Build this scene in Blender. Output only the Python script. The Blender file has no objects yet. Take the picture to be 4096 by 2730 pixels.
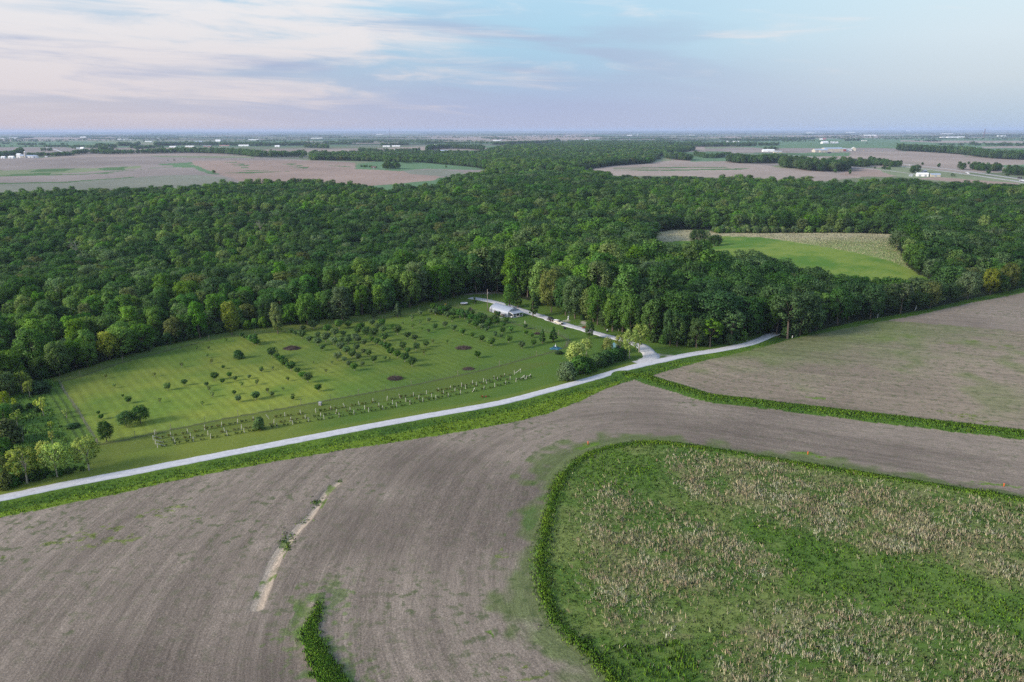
import bpy, bmesh, math, random
import numpy as np
from mathutils import Matrix, Vector, Euler

S = bpy.context.scene
COL = S.collection
R = math.radians
# ------------------------------------------------------------------ camera
CAM_H = 92.0
FPX, CX, CY = 3050.0, 2048.0, 1365.0          # focal length and centre in photograph pixels (4096 wide)
PITCH, ROLL = R(15.45), R(-0.11)
cam = bpy.data.cameras.new("camera")
cam.sensor_width = 36.0
cam.lens = FPX / 4096.0 * 36.0
cam.clip_start, cam.clip_end = 0.5, 300000.0
cam_ob = bpy.data.objects.new("camera", cam)
COL.objects.link(cam_ob)
cam_ob.matrix_world = Matrix.Translation((0, 0, CAM_H)) @ Matrix.Rotation(R(90) - PITCH, 4, 'X') @ Matrix.Rotation(ROLL, 4, 'Z')
S.camera = cam_ob
# ------------------------------------------------------------------ exposure
S.view_settings.view_transform = 'Standard'
S.view_settings.look = 'None'
S.view_settings.gamma = 1.0
S.view_settings.use_curve_mapping = False
EV = 1.7
S.view_settings.exposure = EV
S.render.engine = 'CYCLES'
S.cycles.max_bounces = 6
S.cycles.diffuse_bounces = 4
S.cycles.glossy_bounces = 2
S.cycles.transmission_bounces = 2
S.cycles.volume_bounces = 0
S.cycles.transparent_max_bounces = 6
S.cycles.use_denoising = False
S.cycles.sample_clamp_direct = 1.5
S.cycles.sample_clamp_indirect = 1.0
# ------------------------------------------------------------------ sun (low, behind thin cloud, from the left and a little behind the camera)
SUN_EL, SUN_AZ = R(24.0), R(-114.0)           # azimuth from +Y towards +X
sun = bpy.data.lights.new("sun", 'SUN')
sun.energy = 1.5
sun.angle = R(14.0)
sun.color = (1.0, 0.90, 0.78)
sun_ob = bpy.data.objects.new("sun", sun)
COL.objects.link(sun_ob)
sd = Vector((math.sin(SUN_AZ) * math.cos(SUN_EL), math.cos(SUN_AZ) * math.cos(SUN_EL), math.sin(SUN_EL)))
sun_ob.rotation_euler = sd.to_track_quat('Z', 'Y').to_euler()


def lin(c):
    c = np.asarray(c, float) / 255.0
    return np.where(c <= 0.04045, c / 12.92, ((c + 0.055) / 1.055) ** 2.4)


# ------------------------------------------------------------------ sky: Nishita overhead, thin veil of high cloud low in the sky
W = bpy.data.worlds.new("World")
S.world = W
W.use_nodes = True


class NT:
    """small helper for node trees"""
    def __init__(self, tree):
        self.t = tree
        tree.nodes.clear()

    def n(self, kind, **kw):
        nd = self.t.nodes.new(kind)
        for k, v in kw.items():
            if k.startswith('i_'):
                key = k[2:]
                key = int(key) if key.isdigit() else key
                s = nd.inputs[key]
                if isinstance(v, bpy.types.NodeSocket):
                    self.t.links.new(v, s)
                else:
                    s.default_value = v
            else:
                setattr(nd, k, v)
        return nd

    def link(self, a, b):
        self.t.links.new(a, b)

    def math(self, op, a, b=0.0, c=0.0, clamp=False):
        nd = self.t.nodes.new('ShaderNodeMath')
        nd.operation = op
        nd.use_clamp = clamp
        for s, v in zip(nd.inputs, (a, b, c)):
            if isinstance(v, bpy.types.NodeSocket):
                self.t.links.new(v, s)
            else:
                s.default_value = v
        return nd.outputs[0]

    def mix(self, fac, a, b, blend='MIX'):
        nd = self.t.nodes.new('ShaderNodeMix')
        nd.data_type = 'RGBA'
        nd.blend_type = blend
        for s, v in ((nd.inputs[0], fac), (nd.inputs[6], a), (nd.inputs[7], b)):
            if isinstance(v, bpy.types.NodeSocket):
                self.t.links.new(v, s)
            elif isinstance(v, (int, float)):
                s.default_value = v
            else:
                s.default_value = (v[0], v[1], v[2], 1.0)
        return nd.outputs[2]

    def ramp(self, fac, stops, interp='LINEAR'):
        nd = self.t.nodes.new('ShaderNodeValToRGB')
        cr = nd.color_ramp
        cr.interpolation = interp
        while len(cr.elements) < len(stops):
            cr.elements.new(0.5)
        for e, (p, c) in zip(cr.elements, stops):
            e.position = p
            if isinstance(c, (int, float)):
                c = (c, c, c)
            e.color = (c[0], c[1], c[2], 1.0)
        self.t.links.new(fac, nd.inputs[0])
        return nd.outputs[0]

    def smooth(self, v, lo, hi, a=0.0, b=1.0):
        nd = self.n('ShaderNodeMapRange', interpolation_type='SMOOTHSTEP')
        for i, x in enumerate((v, lo, hi, a, b)):
            if isinstance(x, bpy.types.NodeSocket):
                self.t.links.new(x, nd.inputs[i])
            else:
                nd.inputs[i].default_value = x
        return nd.outputs[0]

    def noise(self, vec, scale, detail=4.0, rough=0.5, dist=0.0):
        nd = self.n('ShaderNodeTexNoise')
        self.t.links.new(vec, nd.inputs['Vector'])
        nd.inputs['Scale'].default_value = scale
        nd.inputs['Detail'].default_value = detail
        nd.inputs['Roughness'].default_value = rough
        nd.inputs['Distortion'].default_value = dist
        return nd.outputs[0]

    def vec(self, x, y, z=0.0):
        nd = self.n('ShaderNodeCombineXYZ')
        for s, v in zip(nd.inputs, (x, y, z)):
            if isinstance(v, bpy.types.NodeSocket):
                self.t.links.new(v, s)
            else:
                s.default_value = v
        return nd.outputs[0]


def make_sky():
    t = NT(W.node_tree)
    tc = t.n('ShaderNodeTexCoord')
    sp = t.n('ShaderNodeSeparateXYZ', i_0=tc.outputs['Generated'])
    e = sp.outputs[2]
    az = t.math('ARCTAN2', sp.outputs[0], sp.outputs[1])
    nish = t.n('ShaderNodeTexSky', sky_type='NISHITA', sun_disc=False, sun_elevation=SUN_EL, sun_rotation=SUN_AZ % (2 * math.pi),
               altitude=200.0, air_density=1.0, dust_density=1.6, ozone_density=1.0)
    nsc = nish.outputs[0]
    SKY = 0.12
    K = 1.0 / 2 ** EV
    c = lambda r, g, b: tuple(lin((r, g, b)) * K)
    ef = t.math('DIVIDE', e, 0.18, clamp=True)
    left = t.ramp(ef, [(0.0, c(206, 194, 202)), (0.16, c(202, 198, 208)), (0.33, c(192, 199, 213)), (0.56, c(178, 198, 221)), (0.85, c(170, 208, 232)), (1, c(170, 210, 236))])
    mid = t.ramp(ef, [(0.0, c(182, 188, 214)), (0.16, c(176, 188, 218)), (0.36, c(172, 198, 224)), (0.58, c(174, 212, 234)), (0.85, c(182, 218, 240)), (1, c(188, 222, 242))])
    right = t.ramp(ef, [(0.0, c(178, 197, 221)), (0.10, c(188, 205, 221)), (0.3, c(208, 220, 228)), (0.55, c(218, 232, 240)), (0.85, c(216, 238, 247)), (1, c(212, 237, 248))])
    veil = t.mix(t.smooth(az, -0.58, 0.06), left, mid)
    veil = t.mix(t.smooth(az, 0.02, 0.62), veil, right)
    # streaks of high cloud
    sl = t.math('MULTIPLY', az, 1.15)
    vy = t.math('ADD', t.math('MULTIPLY', e, 30.0), sl)
    p1 = t.vec(t.math('MULTIPLY', az, 3.6), vy, 3.3)
    wn = t.n('ShaderNodeTexNoise', noise_dimensions='3D')
    t.link(p1, wn.inputs['Vector'])
    wn.inputs['Scale'].default_value = 0.9
    wn.inputs['Detail'].default_value = 3.0
    wv = t.n('ShaderNodeVectorMath', operation='MULTIPLY_ADD')
    t.link(wn.outputs['Color'], wv.inputs[0])
    wv.inputs[1].default_value = (0.9, 0.75, 0.0)
    t.link(p1, wv.inputs[2])
    n1 = t.noise(wv.outputs[0], 1.35, 10.0, 0.60, 0.3)
    n2 = t.noise(t.vec(t.math('MULTIPLY', az, 2.0), t.math('MULTIPLY', e, 16.0), 9.1), 1.0, 4.0, 0.5)
    lmask = t.smooth(az, -0.45, 0.22, 0.20, -0.10)
    emask = t.math('MULTIPLY', t.smooth(e, 0.02, 0.065), 0.09)
    dens = t.math('ADD', t.math('ADD', n1, lmask), t.math('ADD', emask, t.math('MULTIPLY', t.math('SUBTRACT', n2, 0.5), 0.35)))
    cl = t.smooth(dens, 0.56, 0.86)
    ccol = t.ramp(ef, [(0.0, c(216, 206, 211)), (0.25, c(228, 219, 221)), (0.55, c(236, 231, 232)), (1, c(243, 243, 245))])
    # lavender undersides
    n3 = t.noise(t.vec(t.math('MULTIPLY', az, 3.0), t.math('ADD', t.math('MULTIPLY', e, 24.0), t.math('MULTIPLY', az, 1.5)), 21.7), 1.0, 5.0, 0.5, 0.2)
    sh = t.math('MULTIPLY', t.smooth(n3, 0.47, 0.66), t.math('MULTIPLY', t.smooth(e, 0.012, 0.05), t.smooth(e, 0.165, 0.10)))
    sh = t.math('MULTIPLY', sh, t.smooth(az, 0.42, -0.05))
    body = t.mix(t.math('MULTIPLY', sh, 0.80), veil, c(174, 184, 212))
    body = t.mix(t.math('MULTIPLY', cl, t.smooth(e, 0.004, 0.035, 0.25, 0.92)), body, ccol)
    # above the visible part of the sky the veil thins out into the clear sky
    body = t.mix(t.smooth(e, -0.03, 0.0), c(150, 165, 190), body)
    vs = t.n('ShaderNodeVectorMath', operation='SCALE')
    t.link(body, vs.inputs[0])
    vs.inputs['Scale'].default_value = 1.0 / SKY
    final = t.mix(t.smooth(e, 0.22, 0.75, 0.0, 0.9), vs.outputs[0], nsc)
    bg = t.n('ShaderNodeBackground', i_1=SKY)
    t.link(final, bg.inputs[0])
    out = t.n('ShaderNodeOutputWorld')
    t.link(bg.outputs[0], out.inputs[0])


make_sky()


# ------------------------------------------------------------------ numbers: noise, polygons, picture point -> place on the ground
def _hash(ix, iy, seed):
    h = (ix.astype(np.int64) * 374761393 + iy.astype(np.int64) * 668265263 + seed * 1442695041) & 0xFFFFFFFF
    h = ((h ^ (h >> 13)) * 1274126177) & 0xFFFFFFFF
    return ((h ^ (h >> 16)) & 0xFFFFFF) / float(0xFFFFFF)


def vnoise(x, y, seed=0):
    ix, iy = np.floor(x), np.floor(y)
    fx, fy = x - ix, y - iy
    fx, fy = fx * fx * (3 - 2 * fx), fy * fy * (3 - 2 * fy)
    a, b = _hash(ix, iy, seed), _hash(ix + 1, iy, seed)
    c, d = _hash(ix, iy + 1, seed), _hash(ix + 1, iy + 1, seed)
    return (a * (1 - fx) + b * fx) * (1 - fy) + (c * (1 - fx) + d * fx) * fy


def fbm(x, y, seed=0, octv=4, gain=0.5):
    s, a, n = 0.0, 1.0, 0.0
    for o in range(octv):
        s = s + a * vnoise(x * 2 ** o + 17.3 * o, y * 2 ** o - 9.1 * o, seed + o)
        n += a
        a *= gain
    return s / n


def sstep(v, lo, hi):
    t = np.clip((v - lo) / (hi - lo), 0, 1)
    return t * t * (3 - 2 * t)


HILLS = [(-150, 545, 190, 60, -9.0), (-120, 430, 170, 45, 4.0), (40, 640, 150, 60, -7.0), (262, 585, 120, 100, 6.0), (-260, 620, 240, 190, -6.0), (120, 800, 240, 130, -6.0), (-1250, 2250, 700, 420, 13.0),
         (420, 1950, 420, 300, 7.0), (1500, 3400, 900, 700, 8.0), (-90, 262, 60, 40, 1.2)]


def hbase(x, y):
    x, y = np.asarray(x, float), np.asarray(y, float)
    z = np.zeros_like(x)
    for cx, cy, sx, sy, a in HILLS:
        z = z + a * np.exp(-((x - cx) / sx) ** 2 - ((y - cy) / sy) ** 2)
    d = np.hypot(x, y)
    z = z + 1.4 * (fbm(x / 110, y / 110, 5, 2) - 0.5) * sstep(d, 90, 170)
    z = z + 9.0 * (fbm(x / 1300, y / 1300, 8, 2) - 0.5) * sstep(d, 1500, 3500)
    return z


_cr, _sr = math.cos(ROLL), math.sin(ROLL)
_cp, _sp = math.cos(PITCH), math.sin(PITCH)


def ground(u, v):
    """the place on the terrain seen at photograph pixel (u, v): x, y arrays"""
    a0, b0 = (np.asarray(u, float) - CX) / FPX, -(np.asarray(v, float) - CY) / FPX
    a, b = a0 * _cr - b0 * _sr, a0 * _sr + b0 * _cr
    dx, dy, dz = a, _cp + b * _sp, -_sp + b * _cp
    dz = np.minimum(dz, -1e-4)
    z = np.zeros_like(dx)
    for _ in range(14):
        t = (CAM_H - z) / -dz
        z = 0.5 * z + 0.5 * hbase(dx * t, dy * t)
    t = (CAM_H - z) / -dz
    return dx * t, dy * t


def project(x, y, z):
    x, y, z = np.asarray(x, float), np.asarray(y, float), np.asarray(z, float) - CAM_H
    dep = y * _cp - z * _sp
    up = y * _sp + z * _cp
    a, b = x / dep, up / dep
    a0, b0 = a * _cr + b * _sr, -a * _sr + b * _cr
    return CX + a0 * FPX, CY - b0 * FPX, dep / FPX      # last: metres per photograph pixel


def P(pts, dens=0):
    """photograph pixel list -> ground coordinates (n, 2); dens > 0 subdivides each side first"""
    p = np.asarray(pts, float)
    if dens:
        out = []
        for i in range(len(p)):
            a, b = p[i], p[(i + 1) % len(p)]
            for k in range(dens):
                out.append(a + (b - a) * k / dens)
        p = np.array(out)
    x, y = ground(p[:, 0], p[:, 1])
    return np.stack([x, y], 1)


def inside(poly, x, y):
    r = np.zeros(x.shape, bool)
    mn, mx = poly.min(0), poly.max(0)
    idx = np.nonzero((x >= mn[0]) & (x <= mx[0]) & (y >= mn[1]) & (y <= mx[1]))[0]
    if not len(idx):
        return r
    px, py = x[idx], y[idx]
    c = np.zeros(px.shape, bool)
    j = len(poly) - 1
    for i in range(len(poly)):
        xi, yi = poly[i]
        xj, yj = poly[j]
        if yi != yj:
            c ^= ((yi > py) != (yj > py)) & (px < (xj - xi) * (py - yi) / (yj - yi) + xi)
        j = i
    r[idx] = c
    return r


def smooth_line(p, n=8):
    """Catmull-Rom through the points"""
    p = np.asarray(p, float)
    q = np.vstack([2 * p[0] - p[1], p, 2 * p[-1] - p[-2]])
    out = []
    for i in range(1, len(q) - 2):
        a, b, c, d = q[i - 1], q[i], q[i + 1], q[i + 2]
        for k in range(n):
            t = k / n
            out.append(0.5 * ((2 * b) + (c - a) * t + (2 * a - 5 * b + 4 * c - d) * t * t + (3 * b - a - 3 * c + d) * t ** 3))
    out.append(p[-1])
    return np.array(out)


def line_dist(line, x, y, far=1e9, pad=30.0):
    """distance to a polyline, arc length at the nearest point, side (+1 = left of its direction)"""
    D = np.full(x.shape, far)
    A = np.zeros(x.shape)
    Sd = np.ones(x.shape)
    mn, mx = line.min(0) - pad, line.max(0) + pad
    idx = np.nonzero((x >= mn[0]) & (x <= mx[0]) & (y >= mn[1]) & (y <= mx[1]))[0]
    px, py = x[idx], y[idx]
    d, a, sd_ = D[idx], A[idx], Sd[idx]
    s = 0.0
    for i in range(len(line) - 1):
        p, q = line[i], line[i + 1]
        v = q - p
        L = math.hypot(*v)
        if L < 1e-6:
            continue
        v = v / L
        rx, ry = px - p[0], py - p[1]
        t = np.clip(rx * v[0] + ry * v[1], 0, L)
        ex, ey = rx - t * v[0], ry - t * v[1]
        dd = np.hypot(ex, ey)
        m = dd < d
        d[m], a[m] = dd[m], (s + t)[m]
        sd_[m] = np.sign(v[0] * ry - v[1] * rx)[m]
        s += L
    D[idx], A[idx], Sd[idx] = d, a, sd_
    return D, A, Sd


# ------------------------------------------------------------------ lines and regions of the place (outlined on the photograph, laid on the terrain)
ROAD = smooth_line(P([(-700, 2128), (-300, 2050), (0, 1994), (249, 1942), (500, 1895), (710, 1854), (1044, 1789), (1200, 1759), (1480, 1706), (1722, 1662), (2000, 1612), (2200, 1561), (2370, 1515), (2497, 1478), (2580, 1457), (2660, 1440), (2752, 1420), (2880, 1400), (2986, 1378), (3040, 1360), (3074, 1344), (3110, 1334)]), 6)
DRIVE = smooth_line(P([(2556, 1456), (2584, 1446), (2602, 1433), (2603, 1420), (2588, 1403), (2561, 1384), (2514, 1367), (2455, 1352), (2412, 1341), (2370, 1329), (2327, 1317), (2285, 1305), (2250, 1295), (2215, 1284), (2180, 1271), (2138, 1258), (2104, 1247), (2070, 1236), (2030, 1224), (1978, 1209), (1927, 1199), (1880, 1192)]), 6)
PRAIRIE = P([(2212, 2000), (2233, 1940), (2268, 1889), (2329, 1838), (2406, 1803), (2508, 1782), (2610, 1775), (2737, 1785), (2865, 1803), (3018, 1828), (3171, 1854), (3353, 1884), (3550, 1914), (3747, 1946), (3920, 1974), (4096, 2002), (4700, 2095), (5600, 2300), (5600, 2890), (2560, 2890), (2500, 2780), (2460, 2730), (2400, 2661), (2299, 2560), (2228, 2489), (2192, 2423), (2174, 2352), (2165, 2281), (2168, 2197), (2186, 2108)])
PR_EDGE = smooth_line(np.vstack([P([(2560, 2890), (2500, 2780), (2460, 2730), (2400, 2661), (2299, 2560), (2228, 2489), (2192, 2423), (2174, 2352), (2165, 2281), (2168, 2197), (2186, 2108)]), PRAIRIE[:18]]), 4)
TERRACE = smooth_line(P([(2500, 1500), (2570, 1512), (2640, 1535), (2745, 1565), (2830, 1592), (2990, 1611), (3110, 1626), (3300, 1649), (3656, 1691), (4096, 1742), (4700, 1815), (5400, 1900)]), 5)
DITCH = P([(-700, 2128), (-300, 2050), (0, 1994), (249, 1942), (500, 1895), (710, 1854), (1044, 1789), (1200, 1759), (1480, 1706), (1722, 1662), (2000, 1612), (2200, 1561), (2370, 1515), (2497, 1478), (2604, 1455), (2752, 1420), (2880, 1400), (2986, 1378), (3060, 1345), (3147, 1350), (3426, 1288), (3681, 1243), (3871, 1199), (4096, 1150), (4700, 1040),
           (4700, 1065), (4096, 1172), (3871, 1215), (3681, 1259), (3426, 1305), (3200, 1350), (3092, 1372), (3007, 1394), (2880, 1424), (2752, 1462), (2640, 1492), (2610, 1505), (2560, 1518), (2500, 1530), (2416, 1560), (2314, 1609), (2200, 1652), (2089, 1682), (1915, 1715), (1741, 1745), (1393, 1797), (1044, 1857), (791, 1906), (654, 1933), (476, 1977), (238, 2022), (0, 2072), (-400, 2155), (-700, 2215)])
LAWN = P([(-700, 2128), (0, 1994), (249, 1942), (500, 1895), (710, 1854), (1044, 1789), (1200, 1759), (1480, 1706), (1722, 1662), (2000, 1612), (2200, 1561), (2370, 1515), (2497, 1478), (2604, 1455), (2752, 1420), (2880, 1400), (2986, 1378), (3040, 1360), (3060, 1335), (2940, 1345), (2800, 1365), (2650, 1360), (2560, 1325), (2450, 1285), (2330, 1245), (2200, 1225), (2000, 1175), (1850, 1180), (1640, 1215), (1520, 1245), (1290, 1278), (1040, 1305), (860, 1330), (760, 1352), (577, 1402), (470, 1430), (330, 1475), (190, 1515), (-100, 1560), (-700, 1680)])
LOT = P([(-700, 1680), (-100, 1560), (190, 1515), (232, 1530), (300, 1640), (372, 1752), (391, 1790), (345, 1872), (150, 1922), (0, 1952), (-700, 2085)])
CLEARING = P([(215, 1310), (300, 1272), (372, 1268), (360, 1300), (260, 1330)])
FOREST = P([(-900, 1700), (-400, 1640), (0, 1600), (90, 1560), (190, 1522), (260, 1498), (340, 1476), (470, 1436), (577, 1410), (760, 1360), (860, 1338), (1040, 1316), (1290, 1290), (1520, 1256), (1640, 1230), (1740, 1210), (1800, 1197), (1860, 1177), (1990, 1165), (2060, 1195), (2110, 1222), (2180, 1245), (2250, 1262), (2300, 1275), (2380, 1298), (2470, 1334), (2560, 1360), (2620, 1378), (2700, 1389), (2800, 1394), (2900, 1386), (2960, 1368), (3020, 1345), (3080, 1335), (3147, 1358), (3426, 1289), (3681, 1244), (3871, 1200), (4096, 1155), (4900, 1020),
            (4900, 790), (4096, 772), (3600, 757), (3350, 767), (2800, 742), (2480, 738), (2300, 700), (2340, 680), (2420, 668), (2600, 655), (2640, 625), (2780, 602), (2640, 583), (2460, 578), (2300, 575), (2150, 590), (1960, 606), (1900, 620), (1700, 616), (1500, 618), (1240, 624), (1240, 642), (1400, 644), (1700, 652), (1900, 670), (1990, 690), (2000, 712), (1900, 722), (1780, 745), (1740, 768), (1600, 772), (1560, 790), (1480, 775), (1250, 748), (900, 760), (760, 786), (700, 782), (200, 794), (0, 810), (-900, 860)])
MEADOW = P([(2720, 1105), (2610, 1065), (2580, 1000), (2620, 962), (2700, 962), (2790, 960), (2842, 968), (2886, 945), (3045, 950), (3140, 963), (3268, 985), (3426, 1013), (3566, 1045), (3649, 1082), (3740, 1130), (3790, 1200), (3700, 1205), (3560, 1190), (3400, 1178), (3268, 1160), (3108, 1128), (2980, 1125), (2840, 1115)])
PALE = P([(2560, 950), (2610, 932), (2700, 920), (3000, 926), (3300, 932), (3600, 938), (3590, 1000), (3640, 1078), (3566, 1045), (3426, 1013), (3268, 985), (3140, 963), (3045, 950), (2886, 945), (2842, 962), (2640, 968)])
SHRUBLINE = P([(2850, 928), (3000, 920), (3250, 925), (3500, 930), (3680, 930)])
MOUND = smooth_line(P([(1285, 2395), (1262, 2470), (1235, 2540), (1262, 2600), (1300, 2680), (1350, 2780)]), 5)
GULLY = smooth_line(P([(1362, 1924), (1303, 1972), (1249, 2055), (1166, 2145), (1106, 2233), (1059, 2352), (1029, 2430)]), 5)
INNER = P([(1858, 1700), (1870, 1690)])
ORCHARD_FENCE = P([(391, 1781), (483, 1764), (624, 1732), (762, 1705), (895, 1677), (1018, 1655), (1139, 1634), (1258, 1612), (1367, 1592), (1476, 1573), (1575, 1555), (1674, 1537), (1768, 1517), (1860, 1498), (1946, 1478), (2031, 1456), (2112, 1434), (2194, 1413), (2262, 1390), (2278, 1364), (2240, 1342), (2135, 1318), (2070, 1300), (1990, 1279), (1925, 1259), (1857, 1238), (1790, 1216), (1670, 1250), (1523, 1276), (1292, 1309), (1127, 1326), (1038, 1336), (862, 1356), (767, 1378), (577, 1428), (477, 1454), (337, 1503), (234, 1530), (270, 1592), (308, 1640), (335, 1690), (366, 1738), (391, 1781)])


def zz(pts, ox, oy, s):
    return [(ox + x / s, oy + y / s) for x, y in pts]


# drifts of last year's straw and the lush swales of the prairie patch
z2 = lambda L: zz(L, 2696, 1700, 1.522)
z4 = lambda L: zz(L, 1300, 1900, 1.681)
DRY = [P(p, 2) for p in (zz([(1090, 870), (1250, 835), (1600, 850), (2000, 900), (2353, 960)], 2100, 1400, 1.961) + z2([(600, 250), (1000, 345), (1600, 440), (2131, 530), (2400, 580), (2400, 1050), (2131, 960), (1900, 890), (1600, 800), (1200, 760), (900, 680), (500, 560), (200, 460), (60, 400)]),
                         z4([(1790, 90), (1960, 70), (2080, 160), (2353, 260)]) + z2([(0, 520), (250, 640), (450, 740), (670, 800), (650, 900), (500, 960), (300, 1010), (60, 1080)]) + z4([(2340, 1060), (2150, 1090), (1950, 1010), (1820, 800), (1770, 560), (1770, 300)]),
                         z2([(560, 1120), (900, 1060), (1200, 1140), (1700, 1200), (2131, 1330), (2400, 1420), (2600, 1800), (100, 1800), (150, 1500), (300, 1350)]))]
LUSH = P(z2([(420, 590), (700, 620), (900, 700), (1200, 780), (1600, 860), (2000, 1000), (2131, 1010), (2500, 1100), (2500, 1400), (2131, 1290), (1700, 1180), (1200, 1110), (1050, 1080), (700, 1000), (620, 860), (500, 720)]), 2)
LUSH3 = P(z4([(1620, 1040), (1720, 1075), (1850, 1150), (2100, 1150), (2353, 1100), (2500, 1250), (2500, 1600), (2050, 1600), (1900, 1360), (1760, 1200)]), 2)
LUSH2 = P(zz([(420, 950), (560, 830), (800, 790), (1000, 860), (1050, 960), (1000, 1080), (800, 1120), (560, 1100)], 2100, 1400, 1.961) , 2)


def height(x, y):
    """terrain with the banks, the ditch and the terrace ridge"""
    x, y = np.atleast_1d(np.asarray(x, float)), np.atleast_1d(np.asarray(y, float))
    z = hbase(x, y)
    d, _, s = line_dist(TERRACE, x, y)
    z = z + 0.9 * np.exp(-(d / 3.8) ** 2)
    d, _, s = line_dist(PR_EDGE, x, y)
    z = z + 0.30 * np.exp(-(d / 1.8) ** 2)
    d, _, s = line_dist(MOUND, x, y)
    z = z + 0.45 * np.exp(-(d / 2.6) ** 2)
    d, _, s = line_dist(GULLY, x, y)
    z = z - 0.3 * np.exp(-(d / 1.2) ** 2)
    d, _, s = line_dist(ROAD, x, y)
    z = z - 0.75 * np.exp(-((d - 6.5) / 2.2) ** 2) * (s < 0)
    return z


def zg(x, y):
    return float(height(x, y)[0])


def gp(u, v):
    """photograph pixel -> (x, y, z) on the ground"""
    x, y = ground(np.array([float(u)]), np.array([float(v)]))
    return float(x[0]), float(y[0]), zg(x, y)


# ------------------------------------------------------------------ scene helpers
def link(o, parent=None):
    COL.objects.link(o)
    if parent is not None:
        o.parent = parent
    return o


def tag(o, label=None, cat=None, group=None, kind=None):
    for k, v in (('label', label), ('category', cat), ('group', group), ('kind', kind)):
        if v:
            o[k] = v
    return o


def thing(name, loc, label, cat, group=None, rz=0.0, scale=None):
    o = bpy.data.objects.new(name, None)
    o.empty_display_size = 0.5
    o.location = loc
    o.rotation_euler = (0, 0, rz)
    if scale is not None:
        o.scale = scale
    link(o)
    return tag(o, label, cat, group)


def raw_mesh(name, V, F, mats=(), smooth=False, lean=None, fattr=None):
    """V (n,3); F (m,k) array with k = 3 or 4, or a list of tuples"""
    me = bpy.data.meshes.new(name)
    V = np.asarray(V, np.float32)
    if isinstance(F, np.ndarray):
        k = F.shape[1]
        me.vertices.add(len(V))
        me.vertices.foreach_set('co', V.ravel())
        me.loops.add(F.size)
        me.polygons.add(len(F))
        me.polygons.foreach_set('loop_start', np.arange(0, F.size, k, dtype=np.int32))
        me.loops.foreach_set('vertex_index', F.astype(np.int32).ravel())
        me.update(calc_edges=True)
    else:
        me.from_pydata([tuple(map(float, v)) for v in V], [], F)
        me.update()
    if smooth:
        me.polygons.foreach_set('use_smooth', np.ones(len(me.polygons), bool))
    if lean is not None:                     # the way each leaf or blade faces on average, for soft foliage shading
        at = me.attributes.new('facing', 'FLOAT_VECTOR', 'FACE')
        at.data.foreach_set('vector', np.asarray(lean, np.float32).ravel())
    if fattr is not None:
        at = me.attributes.new('tint', 'FLOAT', 'FACE')
        at.data.foreach_set('value', np.asarray(fattr, np.float32))
    for m in (mats if isinstance(mats, (list, tuple)) else [mats]):
        me.materials.append(m)
    return me


def obj(name, me, parent=None, **kw):
    o = bpy.data.objects.new(name, me)
    link(o, parent)
    return tag(o, **kw) if kw else o


# ------------------------------------------------------------------ materials
MATS = {}


def principled(name, color, rough=0.8, spec=0.3, metal=0.0, noise=0.0, scale=3.0, alpha=None):
    if name in MATS:
        return MATS[name]
    m = bpy.data.materials.new(name)
    m.use_nodes = True
    t = NT(m.node_tree)
    b = t.n('ShaderNodeBsdfPrincipled')
    b.inputs['Roughness'].default_value = rough
    b.inputs['Specular IOR Level'].default_value = spec
    b.inputs['Metallic'].default_value = metal
    if noise:
        tc = t.n('ShaderNodeTexCoord')
        nz = t.noise(tc.outputs['Object'], scale, 4.0, 0.55)
        cc = t.mix(1.0, color, t.ramp(nz, [(0.25, 1 - noise), (0.75, 1 + noise)]), 'MULTIPLY')
        t.link(cc, b.inputs['Base Color'])
    else:
        b.inputs['Base Color'].default_value = (*color, 1)
    o = t.n('ShaderNodeOutputMaterial')
    t.link(b.outputs[0], o.inputs[0])
    MATS[name] = m
    return m


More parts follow.
